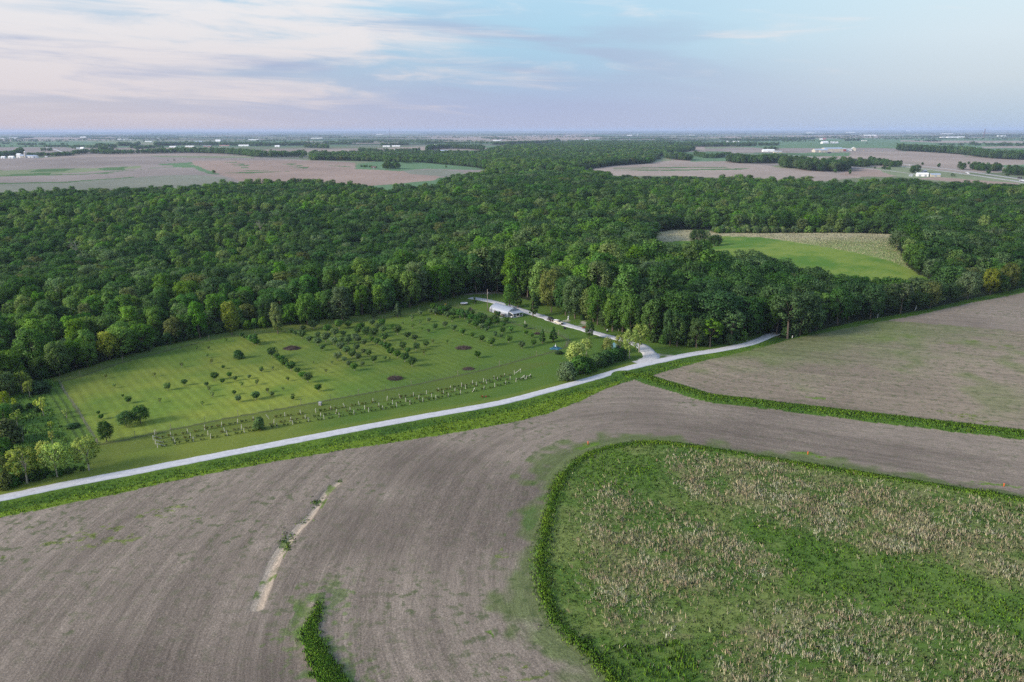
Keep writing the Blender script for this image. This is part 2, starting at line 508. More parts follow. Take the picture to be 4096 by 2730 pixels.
def ground_material(name, fleck, bump, kind):
    """colour of the cover from the vertex attribute, broken up by small scale grain"""
    m = bpy.data.materials.new(name)
    m.use_nodes = True
    t = NT(m.node_tree)
    at = t.n('ShaderNodeAttribute', attribute_name='cover')
    col = at.outputs['Color']
    tc = t.n('ShaderNodeTexCoord')
    po = tc.outputs['Object']
    if kind == 'crop':
        row = t.n('ShaderNodeAttribute', attribute_name='row').outputs['Vector']
        mp = t.n('ShaderNodeMapping', i_0=row)
        mp.inputs['Scale'].default_value = (2.2, 0.22, 1)
        n1 = t.noise(po, 3.3, 4.0, 0.7)
        nr = t.noise(mp.outputs[0], 1.0, 2.0, 0.6)
        mp2 = t.n('ShaderNodeMapping', i_0=row)
        mp2.inputs['Scale'].default_value = (0.22, 0.006, 1)
        n2 = t.noise(mp2.outputs[0], 1.3, 2.0, 0.6)
        n3 = t.noise(po, 0.42, 4.0, 0.6)
        n4 = t.noise(po, 0.05, 3.0, 0.5)
        f1 = t.ramp(n1, [(0.28, 0.42), (0.44, 0.84), (0.56, 1.14), (0.72, 1.95)])
        col = t.mix(0.7, col, t.ramp(nr, [(0.3, 0.72), (0.7, 1.28)]), 'MULTIPLY')
        f2 = t.ramp(n2, [(0.3, 0.76), (0.7, 1.22)])
        col = t.mix(0.85, col, f1, 'MULTIPLY')
        col = t.mix(0.8, col, f2, 'MULTIPLY')
        gm = t.math('MULTIPLY', t.smooth(n3, 0.50, 0.66), at.outputs['Alpha'])
        col = t.mix(gm, col, (0.060, 0.085, 0.028))
        dk = t.smooth(n1, 0.40, 0.30)
        col = t.mix(t.math('MULTIPLY', dk, 0.35), col, (0.05, 0.052, 0.04))
        hgt = n1
    elif kind == 'grass':
        n1 = t.noise(po, 1.1, 5.0, 0.65)
        n2 = t.noise(po, 4.5, 3.0, 0.6)
        col = t.mix(1.0, col, t.ramp(n1, [(0.3, 1 - fleck), (0.7, 1 + fleck)]), 'MULTIPLY')
        col = t.mix(0.8, col, t.ramp(n2, [(0.3, 0.72), (0.7, 1.3)]), 'MULTIPLY')
        hgt = t.math('ADD', n1, n2)
    else:
        n1 = t.noise(po, 0.06, 6.0, 0.65)
        col = t.mix(1.0, col, t.ramp(n1, [(0.3, 1 - fleck), (0.7, 1 + fleck)]), 'MULTIPLY')
        hgt = n1
    b = t.n('ShaderNodeBsdfPrincipled')
    b.inputs['Roughness'].default_value = 0.95
    b.inputs['Specular IOR Level'].default_value = 0.1
    t.link(col, b.inputs['Base Color'])
    if bump:
        bp = t.n('ShaderNodeBump')
        bp.inputs['Strength'].default_value = bump
        bp.inputs['Distance'].default_value = 0.25
        t.link(hgt, bp.inputs['Height'])
        t.link(bp.outputs[0], b.inputs['Normal'])
    o = t.n('ShaderNodeOutputMaterial')
    t.link(b.outputs[0], o.inputs[0])
    return m


def leaf_material(name, transl=0.4, instanced=False):
    m = bpy.data.materials.new(name)
    m.use_nodes = True
    t = NT(m.node_tree)
    oi = t.n('ShaderNodeObjectInfo')
    ti = t.n('ShaderNodeAttribute', attribute_name='tint')
    hs = t.n('ShaderNodeHueSaturation')
    if instanced:
        t.link(t.n('ShaderNodeAttribute', attribute_type='INSTANCER', attribute_name='hue').outputs['Color'], hs.inputs['Color'])
    else:
        t.link(oi.outputs['Color'], hs.inputs['Color'])
    rnd = oi.outputs['Random']
    t.link(t.math('ADD', 0.485, t.math('MULTIPLY', rnd, 0.03)), hs.inputs['Hue'])
    t.link(t.math('ADD', 0.85, t.math('MULTIPLY', t.math('FRACT', t.math('MULTIPLY', rnd, 7.31)), 0.25)), hs.inputs['Saturation'])
    v = t.math('ADD', 0.74, t.math('MULTIPLY', t.math('FRACT', t.math('MULTIPLY', rnd, 13.7)), 0.52))
    t.link(t.math('MULTIPLY', v, t.math('ADD', 0.62, t.math('MULTIPLY', ti.outputs['Fac'], 0.76))), hs.inputs['Value'])
    b = t.n('ShaderNodeBsdfPrincipled')
    b.inputs['Roughness'].default_value = 0.55
    b.inputs['Specular IOR Level'].default_value = 0.25
    t.link(hs.outputs[0], b.inputs['Base Color'])
    tr = t.n('ShaderNodeBsdfTranslucent')
    t.link(t.mix(1.0, hs.outputs[0], (1.1, 1.25, 0.5), 'MULTIPLY'), tr.inputs[0])
    fc = t.n('ShaderNodeAttribute', attribute_name='facing')
    vt = t.n('ShaderNodeVectorTransform', vector_type='NORMAL', convert_from='OBJECT', convert_to='WORLD')
    t.link(fc.outputs['Vector'], vt.inputs[0])
    t.link(vt.outputs[0], b.inputs['Normal'])
    mx = t.n('ShaderNodeMixShader', i_0=transl)
    t.link(b.outputs[0], mx.inputs[1])
    t.link(tr.outputs[0], mx.inputs[2])
    o = t.n('ShaderNodeOutputMaterial')
    t.link(mx.outputs[0], o.inputs[0])
    return m


def blade_material(name):
    """grass blades: colour from the face attribute pair tint (0..1) between two colours held in the object colour and a straw colour"""
    m = bpy.data.materials.new(name)
    m.use_nodes = True
    t = NT(m.node_tree)
    at = t.n('ShaderNodeAttribute', attribute_name='blade')
    b = t.n('ShaderNodeBsdfPrincipled')
    b.inputs['Roughness'].default_value = 0.8
    b.inputs['Specular IOR Level'].default_value = 0.1
    t.link(at.outputs['Color'], b.inputs['Base Color'])
    fc = t.n('ShaderNodeAttribute', attribute_name='facing')
    t.link(fc.outputs['Vector'], b.inputs['Normal'])
    o = t.n('ShaderNodeOutputMaterial')
    t.link(b.outputs[0], o.inputs[0])
    return m


LEAF = leaf_material('leaves')
LEAF_MASS = leaf_material('leaves_of_the_mass', instanced=True)
BARK = principled('bark', (0.12, 0.095, 0.075), 0.9, 0.1, noise=0.3, scale=2.0)
PALEBARK = principled('pale_bark', (0.30, 0.27, 0.22), 0.9, 0.1, noise=0.25, scale=2.0)
DEADWOOD = principled('dead_wood', (0.26, 0.23, 0.20), 0.9, 0.1, noise=0.3, scale=2.0)
BLADE = blade_material('grass_blades')
for _m in (LEAF, LEAF_MASS, BLADE):
    _m.cycles.use_bump_map_correction = False


# ------------------------------------------------------------------ the ground: one sheet to the horizon, split by what grows on it


TAN, MAUVE, ROSE = (0.255, 0.205, 0.170), (0.205, 0.172, 0.152), (0.245, 0.180, 0.145)
CROPG, PALEG, GREYG, STRIPE = (0.085, 0.150, 0.070), (0.150, 0.175, 0.095), (0.160, 0.165, 0.125), (0.060, 0.115, 0.040)
FAR = [  # outline on the photograph, colour
    (MAUVE, [(-700, 655), (0, 632), (190, 631), (330, 622), (700, 617), (1023, 630), (1240, 642), (1400, 648), (1400, 760), (900, 790), (-700, 850)]),
    (TAN, [(150, 640), (190, 630), (340, 620), (700, 616), (1000, 625), (1010, 632), (700, 626), (380, 629), (220, 636)]),
    (PALEG, [(590, 624), (1000, 627), (1020, 632), (800, 632), (640, 630)]),
    (ROSE, [(770, 644), (1240, 642), (1420, 652), (1420, 740), (1000, 735), (920, 710), (860, 695), (760, 662)]),
    (GREYG, [(-700, 760), (0, 734), (270, 728), (450, 716), (700, 700), (830, 702), (905, 712), (930, 735), (700, 770), (0, 830), (-700, 880)]),
    (PALEG, [(0, 682), (200, 676), (430, 672), (560, 664), (560, 674), (300, 692), (0, 708)]),
    (STRIPE, [(0, 680), (30, 681), (0, 684)]), (STRIPE, [(150, 679), (300, 675), (270, 686), (100, 690)]), (STRIPE, [(40, 698), (230, 690), (190, 699), (60, 703)]),
    (STRIPE, [(390, 673), (505, 668), (490, 683), (420, 684)]), (STRIPE, [(340, 695), (470, 691), (420, 697)]), (STRIPE, [(-200, 706), (330, 697), (600, 676), (340, 700), (-200, 710)]),
    (CROPG, [(640, 656), (770, 650), (780, 656), (720, 663), (640, 661)]), (CROPG, [(700, 660), (775, 660), (800, 672), (850, 690), (885, 700), (830, 697), (770, 673), (700, 670), (580, 675), (690, 668)]),
    (STRIPE, [(-200, 736), (260, 728), (535, 707), (540, 710), (260, 732), (-200, 740)]),
    (STRIPE, [(885, 652), (950, 648), (945, 651)]), (STRIPE, [(920, 658), (985, 655), (970, 660)]), (STRIPE, [(925, 664), (1000, 661), (985, 666)]), (STRIPE, [(935, 672), (1010, 670), (985, 674)]),
    (STRIPE, [(960, 682), (1100, 683), (1000, 686)]), (STRIPE, [(870, 692), (1160, 686), (1000, 695)]), (STRIPE, [(1115, 657), (1190, 655), (1170, 660)]), (STRIPE, [(1150, 664), (1215, 662), (1195, 667)]),
    (STRIPE, [(1165, 672), (1240, 669), (1220, 675)]), (STRIPE, [(1310, 662), (1400, 666), (1400, 670)]),
    (CROPG, [(1430, 656), (1510, 646), (1650, 648), (1810, 656), (1955, 673), (1960, 682), (1850, 680), (1700, 676), (1590, 686), (1420, 676)]),
    (TAN, [(1500, 642), (1650, 641), (1810, 650), (1700, 650), (1560, 648)]),
    (ROSE, [(1240, 680), (1420, 676), (1600, 686), (1760, 700), (1740, 722), (1480, 745), (1240, 740)]),
    (GREYG, [(1600, 684), (1760, 678), (1860, 690), (1840, 704), (1760, 706), (1640, 696)]),
    (CROPG, [(1960, 662), (2070, 668), (2080, 680), (1960, 680)]),
    ((0.10, 0.075, 0.055), [(1585, 763), (1650, 758), (1748, 762), (1745, 775), (1620, 778)]),
    (TAN, [(2330, 690), (2380, 672), (2550, 662), (2700, 642), (2860, 645), (3000, 655), (3170, 676), (3420, 700), (3455, 709), (3280, 726), (3110, 724), (2850, 712), (2700, 705), (2480, 705)]),
    (STRIPE, [(2450, 672), (2700, 669), (2925, 669), (2880, 672), (2700, 673), (2450, 675)]), (STRIPE, [(2420, 681), (2700, 679), (3005, 673), (2960, 680), (2700, 684)]),
    (PALEG, [(2560, 650), (2640, 632), (2700, 640), (2620, 650)]), (PALEG, [(3080, 665), (3150, 660), (3180, 676), (3110, 672)]),
    (CROPG, [(2770, 630), (2900, 622), (2925, 645), (2760, 648)]),
    (ROSE, [(3355, 700), (3420, 676), (3500, 676), (3610, 695), (3640, 702), (3560, 708), (3440, 708)]),
    (PALEG, [(3500, 672), (3620, 664), (4200, 735), (4200, 760), (3650, 716), (3560, 700)]),
    (ROSE, [(3650, 716), (3760, 710), (4060, 732), (4080, 742), (3900, 736), (3740, 722)]),
    (TAN, [(3630, 646), (3760, 638), (3900, 630), (4200, 650), (4200, 668), (3980, 662), (3700, 655)]),
    (TAN, [(3400, 610), (3650, 606), (3850, 618), (3860, 628), (3700, 640), (3560, 646), (3400, 640)]),
    (MAUVE, [(2900, 592), (3100, 590), (3560, 596), (3620, 606), (3330, 612), (2900, 612)]),
    (CROPG, [(4000, 662), (4250, 656), (4250, 690), (4040, 680)]),
    (CROPG, [(2880, 562), (3300, 552), (4200, 556), (4200, 590), (3600, 592), (3050, 594), (2880, 580)]),
    (TAN, [(3600, 562), (4200, 566), (4200, 574), (3760, 572), (3600, 566)]), (TAN, [(3920, 588), (4200, 582), (4200, 592), (3940, 592)]),
    (TAN, [(2900, 546), (3500, 540), (3540, 552), (3200, 556), (2900, 554)]),
    (TAN, [(1700, 552), (2300, 540), (2450, 556), (2100, 565), (1800, 562)]), (TAN, [(1560, 592), (1700, 586), (1720, 606), (1640, 612), (1500, 606)]),
    (TAN, [(1830, 604), (1930, 606), (1900, 614), (1840, 612)]), (TAN, [(2640, 592), (2820, 588), (2820, 600), (2680, 603)]),
    (PALEG, [(0, 562), (560, 558), (700, 575), (400, 580), (0, 584)]), (CROPG, [(0, 570), (300, 566), (500, 572), (300, 584), (0, 588)]), (MAUVE, [(0, 590), (260, 590), (520, 612), (260, 618), (0, 612)]),
    (TAN, [(0, 552), (420, 548), (560, 560), (0, 566)]), (PALEG, [(1200, 610), (1400, 606), (1420, 640), (1240, 636)]), (TAN, [(1160, 604), (1400, 598), (1400, 606), (1200, 610)]),
    (TAN, [(520, 600), (720, 590), (900, 592), (760, 600), (560, 612)]),
]
WEEDS = [zz(p, 0, 1900, 1.681) for p in ([(250, 480), (420, 420), (640, 370), (820, 300), (1060, 240), (1210, 195), (1260, 215), (1130, 300), (900, 330), (700, 400), (480, 460), (270, 515)],
                                         [(520, 500), (640, 450), (800, 390), (980, 365), (990, 400), (850, 460), (700, 490), (540, 525)], [(130, 355), (230, 340), (220, 370)], [(530, 720), (690, 700), (700, 730), (560, 770)],
                                         [(1280, 310), (1360, 290), (1350, 310)], [(0, 545), (50, 540), (40, 575), (0, 580)], [(2740, 0), (2741, 1), (2740, 1)])]
WEEDS += [zz(p, 1300, 1900, 1.681) for p in ([(1160, 1320), (1380, 1280), (1500, 1310), (1440, 1390), (1200, 1370)], [(1140, 560), (1200, 500), (1250, 560)], [(1090, 1060), (1130, 1065), (1110, 1095)])]
WEEDS += [zz(p, 2100, 1400, 1.961) for p in ([(390, 790), (430, 745), (560, 715), (620, 712), (580, 740), (470, 770)], [(2080, 800), (2230, 805), (2353, 840), (2300, 848)], [(2200, 365), (2353, 375), (2353, 395), (2240, 385)])]
WEEDS += [zz([(1800, 335), (2000, 365), (2131, 385), (2131, 400), (1900, 365)], 2696, 1700, 1.522), zz([(2130, 940), (2280, 960), (2320, 970), (2230, 972)], 0, 0, 0.5744)]
BRIGHT = [zz(p, 2600, 880, 1.573) for p in ([(1380, 740), (1600, 720), (1750, 740), (1650, 790), (1450, 800), (1380, 780)], [(1750, 770), (1950, 760), (2000, 800), (1800, 815)], [(2020, 770), (2200, 765), (2300, 800), (2080, 810)], [(1300, 790), (1500, 790), (1480, 818), (1300, 818)])]
GREENS = [zz(p, 1300, 1900, 1.681) for p in ([(1400, 40), (1560, 20), (1500, 180), (1440, 360), (1330, 380), (1380, 200)], [(1370, 500), (1460, 470), (1450, 640), (1470, 760), (1390, 680)], [(1150, 530), (1260, 440), (1330, 520), (1220, 590)], [(1200, 380), (1270, 230), (1300, 260), (1230, 420)])]
GREENS += [zz([(2000, 780), (2180, 800), (2160, 930), (2080, 1010), (2230, 1060), (2353, 1200), (2353, 1395), (1960, 1395), (1940, 1100)], 0, 1900, 1.681)]
GRAVEL = [P([(2250, 1285), (2275, 1276), (2335, 1277), (2350, 1294), (2372, 1322), (2330, 1312)]), P([(2630, 1405), (2680, 1418), (2740, 1416), (2760, 1417), (2640, 1436), (2618, 1430)]), P([(2960, 1345), (2984, 1340), (2996, 1370), (2968, 1378)])]


def build_ground():
    # polar tessellation round the foot of the camera, finest where the photograph looks
    vs = np.concatenate([np.arange(2900, 2730, -10), np.arange(2730, 1150, -3.1), np.arange(1150, 760, -3.0), np.arange(760, 540, -1.1), np.arange(540, 526, -0.7)])
    dep = PITCH + np.arctan((vs - CY) / FPX)
    r = np.concatenate([[4, 25, 55, 80], CAM_H / np.tan(dep), [70000, 100000]])
    r = np.unique(r[r > 0])
    az = np.unique(np.concatenate([np.radians(np.linspace(-38, 38, 1130)), np.radians(np.arange(38, 322.01, 4))]))
    na, nr = len(az), len(r)
    RR, AA = np.meshgrid(r, az, indexing='ij')
    x, y = (RR * np.sin(AA)).ravel(), (RR * np.cos(AA)).ravel()
    d = RR.ravel()
    cls = np.zeros(len(x), np.int8)

    def within(poly, s=0.0, kx=0.0, seed=0, ky=None):
        # inside test with an edge that wanders by up to kx, ky metres over a length s
        ky = kx if ky is None else ky
        mn, mx = poly.min(0) - (kx, ky), poly.max(0) + (kx, ky)
        res = np.zeros(len(x), bool)
        ix = np.nonzero((x >= mn[0]) & (x <= mx[0]) & (y >= mn[1]) & (y <= mx[1]))[0]
        px, py = x[ix], y[ix]
        if s:
            px, py = px + (fbm(px / s, py / s, seed, 3) - 0.5) * kx, py + (fbm(px / s, py / s, seed + 1, 3) - 0.5) * ky
        res[ix] = inside(poly, px, py)
        return res

    cls[d > 560] = 7
    cls[inside(FOREST, x, y)] = 4
    cls[within(DITCH, 2.5, 1.2, 31)] = 2
    cls[inside(LAWN, x, y)] = 1
    cls[within(LOT, 2.5, 1.2, 31)] = 8
    cls[inside(CLEARING, x, y)] = 8
    cls[within(PRAIRIE, 2.5, 1.2, 31)] = 3
    cls[within(MEADOW, 6, 4, 31)] = 5
    cls[within(PALE, 6, 4, 31)] = 6
    z = height(x, y)
    col = np.zeros((len(x), 4), np.float32)
    n1, n2, n3 = np.full(len(x), 0.5), np.full(len(x), 0.5), np.full(len(x), 0.5)
    nr_ = d < 1400
    n1[nr_], n2[nr_], n3[nr_] = fbm(x[nr_] / 45, y[nr_] / 45, 41, 3), fbm(x[nr_] / 12, y[nr_] / 12, 42, 3), fbm(x[nr_] / 4, y[nr_] / 4, 43, 2)

    def paint(m, a, b, k):
        col[m, :3] = np.asarray(a) + (np.asarray(b) - np.asarray(a)) * np.clip(k, 0, 1)[:, None]

    def blend(m, c, k):
        if np.isscalar(k):
            k = np.full(int(m.sum()), k)
        k = np.clip(k, 0, 1)[:, None]
        col[m, :3] = col[m, :3] * (1 - k) + np.asarray(c) * k

    # crop stubble
    m = cls == 0
    paint(m, (0.148, 0.119, 0.095), (0.220, 0.179, 0.141), 0.5 + 2.2 * (n1[m] - 0.5) + 0.8 * (n2[m] - 0.5) + 0.35 * sstep(d[m], 150, 300))
    col[m, 3] = 0.22 + 0.5 * sstep(n1[m] + 0.5 * n2[m], 0.74, 0.98)
    dt, at_, st = line_dist(TERRACE, x, y, pad=160)
    dp, ap, sp_ = line_dist(PR_EDGE, x, y, pad=260)
    dg, ag, sg = line_dist(GULLY, x, y)
    right = (cls == 0) & (st > 0) & (dt < 150) & (y > 225)
    col[right, :3] *= (1.12, 1.10, 1.02)
    col[right, 3] = 0.55
    # the strips beside the prairie and the terrace carry more green
    k = (cls == 0) & (dp < 14)
    blend(k, (0.085, 0.125, 0.030), 0.75 * sstep(n2[k] * 0.7 + n3[k] * 0.5 + (14 - dp[k]) / 26, 0.72, 1.0))
    k = (cls == 0) & (dp < 1.8)
    blend(k, (0.10, 0.15, 0.03), 0.7 * (1 - dp[k] / 1.8))
    for poly in GREENS:
        k = (cls == 0) & within(P(poly, 3), 5, 5, 51)
        blend(k, (0.070, 0.120, 0.030), 0.75 * sstep(n2[k] * 0.5 + n3[k], 0.62, 0.92))
    for poly in WEEDS:
        k = (cls == 0) & within(P(poly, 3), 4, 4, 53)
        blend(k, (0.125, 0.165, 0.026), 0.75 * sstep(fbm(x[k] / 2.2, y[k] / 0.9, 55, 3), 0.54, 0.66))
    for poly in WEEDS[-6:-1]:
        k = (cls == 0) & within(P(poly, 3), 3, 3, 53)
        blend(k, (0.095, 0.165, 0.020), 0.85 * sstep(fbm(x[k] / 2.5, y[k] / 1.2, 56, 2), 0.36, 0.52))
    for poly in BRIGHT:
        k = (cls == 0) & within(P(poly, 3), 14, 16, 53)
        blend(k, (0.125, 0.170, 0.030), 0.7 * sstep(n2[k] * 0.6 + n3[k] * 0.7, 0.56, 0.86))
    de_, _, _ = line_dist(P([(3080, 1352), (3147, 1366), (3426, 1297), (3681, 1252), (3871, 1208), (4096, 1160), (4600, 1060)]), x, y, pad=90)
    k = (cls == 0) & right & (de_ < 80)
    blend(k, (0.095, 0.135, 0.035), 0.62 * sstep(n1[k] * 0.5 + n2[k] * 0.45 + (80 - de_[k]) / 150, 0.52, 0.92))
    k = (cls == 0) & (right) & (y > 200)
    blend(k, (0.11, 0.15, 0.035), 0.45 * sstep(n1[k] * 0.8 + n2[k] * 0.5, 0.66, 0.86))
    k = (cls == 0) & (dg < 2.6) & (y < 260)
    wd = 0.45 + 0.95 * np.sin(np.pi * np.clip(ag[k] / 118.0, 0.03, 0.97)) + 0.5 * (n3[k] - 0.5)
    blend(k, (0.40, 0.32, 0.24), 0.9 * sstep(wd - dg[k], -0.15, 0.25))
    k = (cls == 0) & (dg < 2.4) & (y < 260)
    blend(k, (0.095, 0.150, 0.022), 0.8 * sstep(fbm(x[k] / 2.2, y[k] / 4.5, 77, 3), 0.60, 0.68) * (dg[k] < 1.6))
    dm, am, sm = line_dist(MOUND, x, y)
    k = (cls == 0) & (dm < 9)
    blend(k, (0.085, 0.140, 0.026), 0.6 * sstep(n2[k] * 0.35 + 1.0 * fbm(x[k] / 1.5, y[k] / 1.5, 88, 3) + (9 - dm[k]) / 26, 0.82, 1.05))
    # lawn
    m = cls == 1
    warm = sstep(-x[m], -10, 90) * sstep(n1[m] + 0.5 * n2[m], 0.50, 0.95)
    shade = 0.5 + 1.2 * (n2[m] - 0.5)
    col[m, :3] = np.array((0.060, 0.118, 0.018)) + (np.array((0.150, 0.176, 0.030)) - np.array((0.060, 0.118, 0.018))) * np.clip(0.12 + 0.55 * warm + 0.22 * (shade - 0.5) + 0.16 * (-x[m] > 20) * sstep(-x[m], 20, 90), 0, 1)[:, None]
    inn = inside(ORCHARD_FENCE, x, y)
    u = P([(234, 1530), (391, 1778)])
    dv = (u[1] - u[0]) / np.linalg.norm(u[1] - u[0])
    cross = (x - u[0, 0]) * dv[1] - (y - u[0, 1]) * dv[0]
    along = (x - u[0, 0]) * dv[0] + (y - u[0, 1]) * dv[1]
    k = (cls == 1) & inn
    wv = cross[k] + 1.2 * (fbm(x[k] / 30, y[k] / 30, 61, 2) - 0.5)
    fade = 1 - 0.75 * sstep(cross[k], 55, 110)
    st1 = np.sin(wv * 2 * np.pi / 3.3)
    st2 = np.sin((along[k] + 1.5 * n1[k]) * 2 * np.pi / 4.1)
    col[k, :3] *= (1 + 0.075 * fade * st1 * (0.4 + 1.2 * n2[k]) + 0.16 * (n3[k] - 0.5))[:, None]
    brightened = (1 - sstep(np.hypot(x[k] + 95, (y[k] - 245) * 1.3), 30, 75))  # rounded patch of brighter, yellower grass in the west lawn
    col[k, :3] *= (1 + 0.30 * brightened)[:, None] ** np.array((1.15, 1.0, 0.7))
    df, af, sf = line_dist(np.vstack([ORCHARD_FENCE]), x, y)
    k = (cls == 1) & (df < 0.75)
    blend(k, (0.075, 0.085, 0.035), 0.8)
    dr, ar, sr = line_dist(ROAD, x, y)
    k = (cls == 1) & (dr < 6.5) & (x < 60)
    blend(k, (0.135, 0.165, 0.025), 0.55 * sstep(6.5 - dr[k], 0, 2.5))
    k = (cls == 1) & (df > 0.7) & (df < 12) & (~inn) & (x < 20) & (y < 300)
    blend(k, (0.085, 0.110, 0.022), 0.5 * np.ones(k.sum()))
    # roadside and terrace grass
    m = cls == 2
    paint(m, (0.045, 0.095, 0.014), (0.095, 0.160, 0.018), 0.5 + 1.6 * (n2[m] - 0.5) + 0.8 * (n3[m] - 0.5))
    k = (cls == 2) & (dr > 7.5) & (x < 40)
    blend(k, (0.120, 0.185, 0.014), 0.8 * sstep(dr[k], 7.0, 10.0))
    k = (cls == 0) & (dt < 5.5) & (y < 420)
    cls[k & (dt + 1.2 * (n3 - 0.5) < 4.9)] = 2
    k = (cls == 2) & (dt < 6)
    paint(k, (0.045, 0.095, 0.014), (0.085, 0.150, 0.016), 0.5 + 1.4 * (n2[k] - 0.5) + 0.25 * st[k])
    # prairie
    m = cls == 3
    paint(m, (0.072, 0.128, 0.022), (0.142, 0.176, 0.048), 0.45 + 1.9 * (n2[m] - 0.5) + 1.2 * (n3[m] - 0.5))
    for p_ in DRY:
        k = m & within(p_, 6, 14, 58)
        blend(k, (0.215, 0.180, 0.095), 0.42 * sstep(n3[k] * 0.6 + n2[k] * 0.5, 0.42, 0.72))
    for p_ in (LUSH, LUSH2, LUSH3):
        k = m & within(p_, 6, 12, 59)
        blend(k, (0.062, 0.135, 0.016), 0.55 * sstep(n2[k], 0.3, 0.7))
    # forest floor, meadow, pale grass, rough lot
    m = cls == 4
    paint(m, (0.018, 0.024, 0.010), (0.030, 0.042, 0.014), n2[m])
    m = cls == 5
    paint(m, (0.070, 0.150, 0.018), (0.150, 0.205, 0.034), 0.5 + 2.4 * (n1[m] - 0.5) + 1.8 * (n2[m] - 0.5) + 0.8 * (n3[m] - 0.5))
    m = cls == 6
    paint(m, (0.27, 0.25, 0.13), (0.42, 0.37, 0.23), 0.5 + 1.5 * (n2[m] - 0.5) + 1.0 * (n3[m] - 0.5))
    u_, v_, _ = project(x, y, z)
    k = (cls == 6) & (x > 150)
    blend(k, (0.15, 0.205, 0.05), 0.85 * sstep(690 - y[k], 0, 90))
    m = cls == 8
    paint(m, (0.048, 0.105, 0.018), (0.085, 0.150, 0.026), 0.5 + 1.7 * (n2[m] - 0.5) + 0.8 * (n3[m] - 0.5))
    dtk = P([(205, 1560), (240, 1610), (290, 1690), (350, 1790), (372, 1850)])
    dk, _, _ = line_dist(smooth_line(dtk, 4), x, y)
    k = (cls == 8) & (dk < 3.4)
    blend(k, (0.085, 0.140, 0.020), 0.8 * np.ones(k.sum()))
    k = (cls == 8) & (np.abs(dk - 1.1) < 0.45)
    blend(k, (0.035, 0.060, 0.016), 0.7 * np.ones(k.sum()))
    for poly in GRAVEL:
        k = (cls != 4) & within(poly, 2.5, 1.2, 31)
        blend(k, (0.40, 0.36, 0.32), 0.85 * sstep(n3[k] + 0.4 * n2[k], 0.56, 0.82))
    # farmland: a quilt of fields
    m = cls == 7
    th = R(7)
    gx, gy = x[m] * math.cos(th) + y[m] * math.sin(th), -x[m] * math.sin(th) + y[m] * math.cos(th)
    cyi = np.floor(gy / 520.0)
    cxi = np.floor(gx / 1250.0 + 0.37 * cyi)
    hv, hb = _hash(cxi, cyi, 5), _hash(cxi, cyi, 6)
    pal = np.array([TAN, MAUVE, CROPG, PALEG, TAN, GREYG, PALEG, CROPG])
    col[m, :3] = pal[(hv * 7.999).astype(int)] * (0.85 + 0.3 * hb)[:, None]
    ex = np.minimum(gx / 1250.0 + 0.37 * cyi - cxi, 1) * 1250
    ey = gy - cyi * 520
    edge = (np.minimum(ey, 520 - ey) < 9) | (np.minimum(ex, 1250 - ex) < 9)
    mm = np.nonzero(m)[0]
    col[mm[edge], :3] = (0.07, 0.12, 0.04)
    fw = fbm(x[m] / 900, y[m] / 420, 71, 3) + 0.05 * np.log10(np.maximum(d[m], 1) / 6000)
    kw = mm[(fw > 0.60) & (d[m] > 5200)]
    col[kw, :3] = (0.030, 0.055, 0.022)
    for c, poly in FAR:
        k = m & within(P(poly, 4), 60, 14, 81, 30)
        q = 0.5 + 1.0 * (fbm(x[k] / 160, y[k] / 160, 83, 4) - 0.5)
        col[k, :3] = np.asarray(c) * (0.9 + 0.5 * q)[:, None]
    # rows of the stubble follow the prairie bank or the terrace
    row = np.zeros((len(x), 3), np.float32)
    row[:, 0] = np.where(right, dt, np.minimum(dp, 400))
    row[:, 1] = np.where(right, at_, ap)
    k = (dp > 400) & ~right
    row[k, 0], row[k, 1] = x[k], y[k]
    # faces
    ii = np.arange(nr - 1)[:, None] * na
    jj = np.arange(na - 1)[None, :]
    a = (ii + jj).ravel()
    F = np.stack([a, a + 1, a + na + 1, a + na], 1)
    F = F[:, ::-1] if False else F
    fc = cls[F[:, 0]]
    V = np.stack([x, y, z], 1)
    e1, e2 = V[F[0, 1]] - V[F[0, 0]], V[F[0, 3]] - V[F[0, 0]]
    if np.cross(e1, e2)[2] < 0:
        F = F[:, ::-1]
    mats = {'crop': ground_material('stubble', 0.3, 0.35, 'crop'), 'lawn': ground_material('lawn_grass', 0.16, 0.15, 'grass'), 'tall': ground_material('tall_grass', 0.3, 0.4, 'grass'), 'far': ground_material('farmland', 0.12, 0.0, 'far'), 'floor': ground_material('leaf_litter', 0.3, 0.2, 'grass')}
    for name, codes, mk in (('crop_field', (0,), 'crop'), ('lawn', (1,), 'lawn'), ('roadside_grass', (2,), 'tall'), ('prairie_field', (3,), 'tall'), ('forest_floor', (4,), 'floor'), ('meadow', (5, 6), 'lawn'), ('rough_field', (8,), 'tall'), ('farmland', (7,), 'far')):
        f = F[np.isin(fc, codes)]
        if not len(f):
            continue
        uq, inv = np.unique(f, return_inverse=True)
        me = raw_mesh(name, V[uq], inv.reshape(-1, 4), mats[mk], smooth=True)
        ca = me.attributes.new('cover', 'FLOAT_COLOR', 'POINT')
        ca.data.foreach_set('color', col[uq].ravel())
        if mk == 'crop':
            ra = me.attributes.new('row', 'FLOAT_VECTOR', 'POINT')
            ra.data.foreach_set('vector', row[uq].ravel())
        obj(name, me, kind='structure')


build_ground()


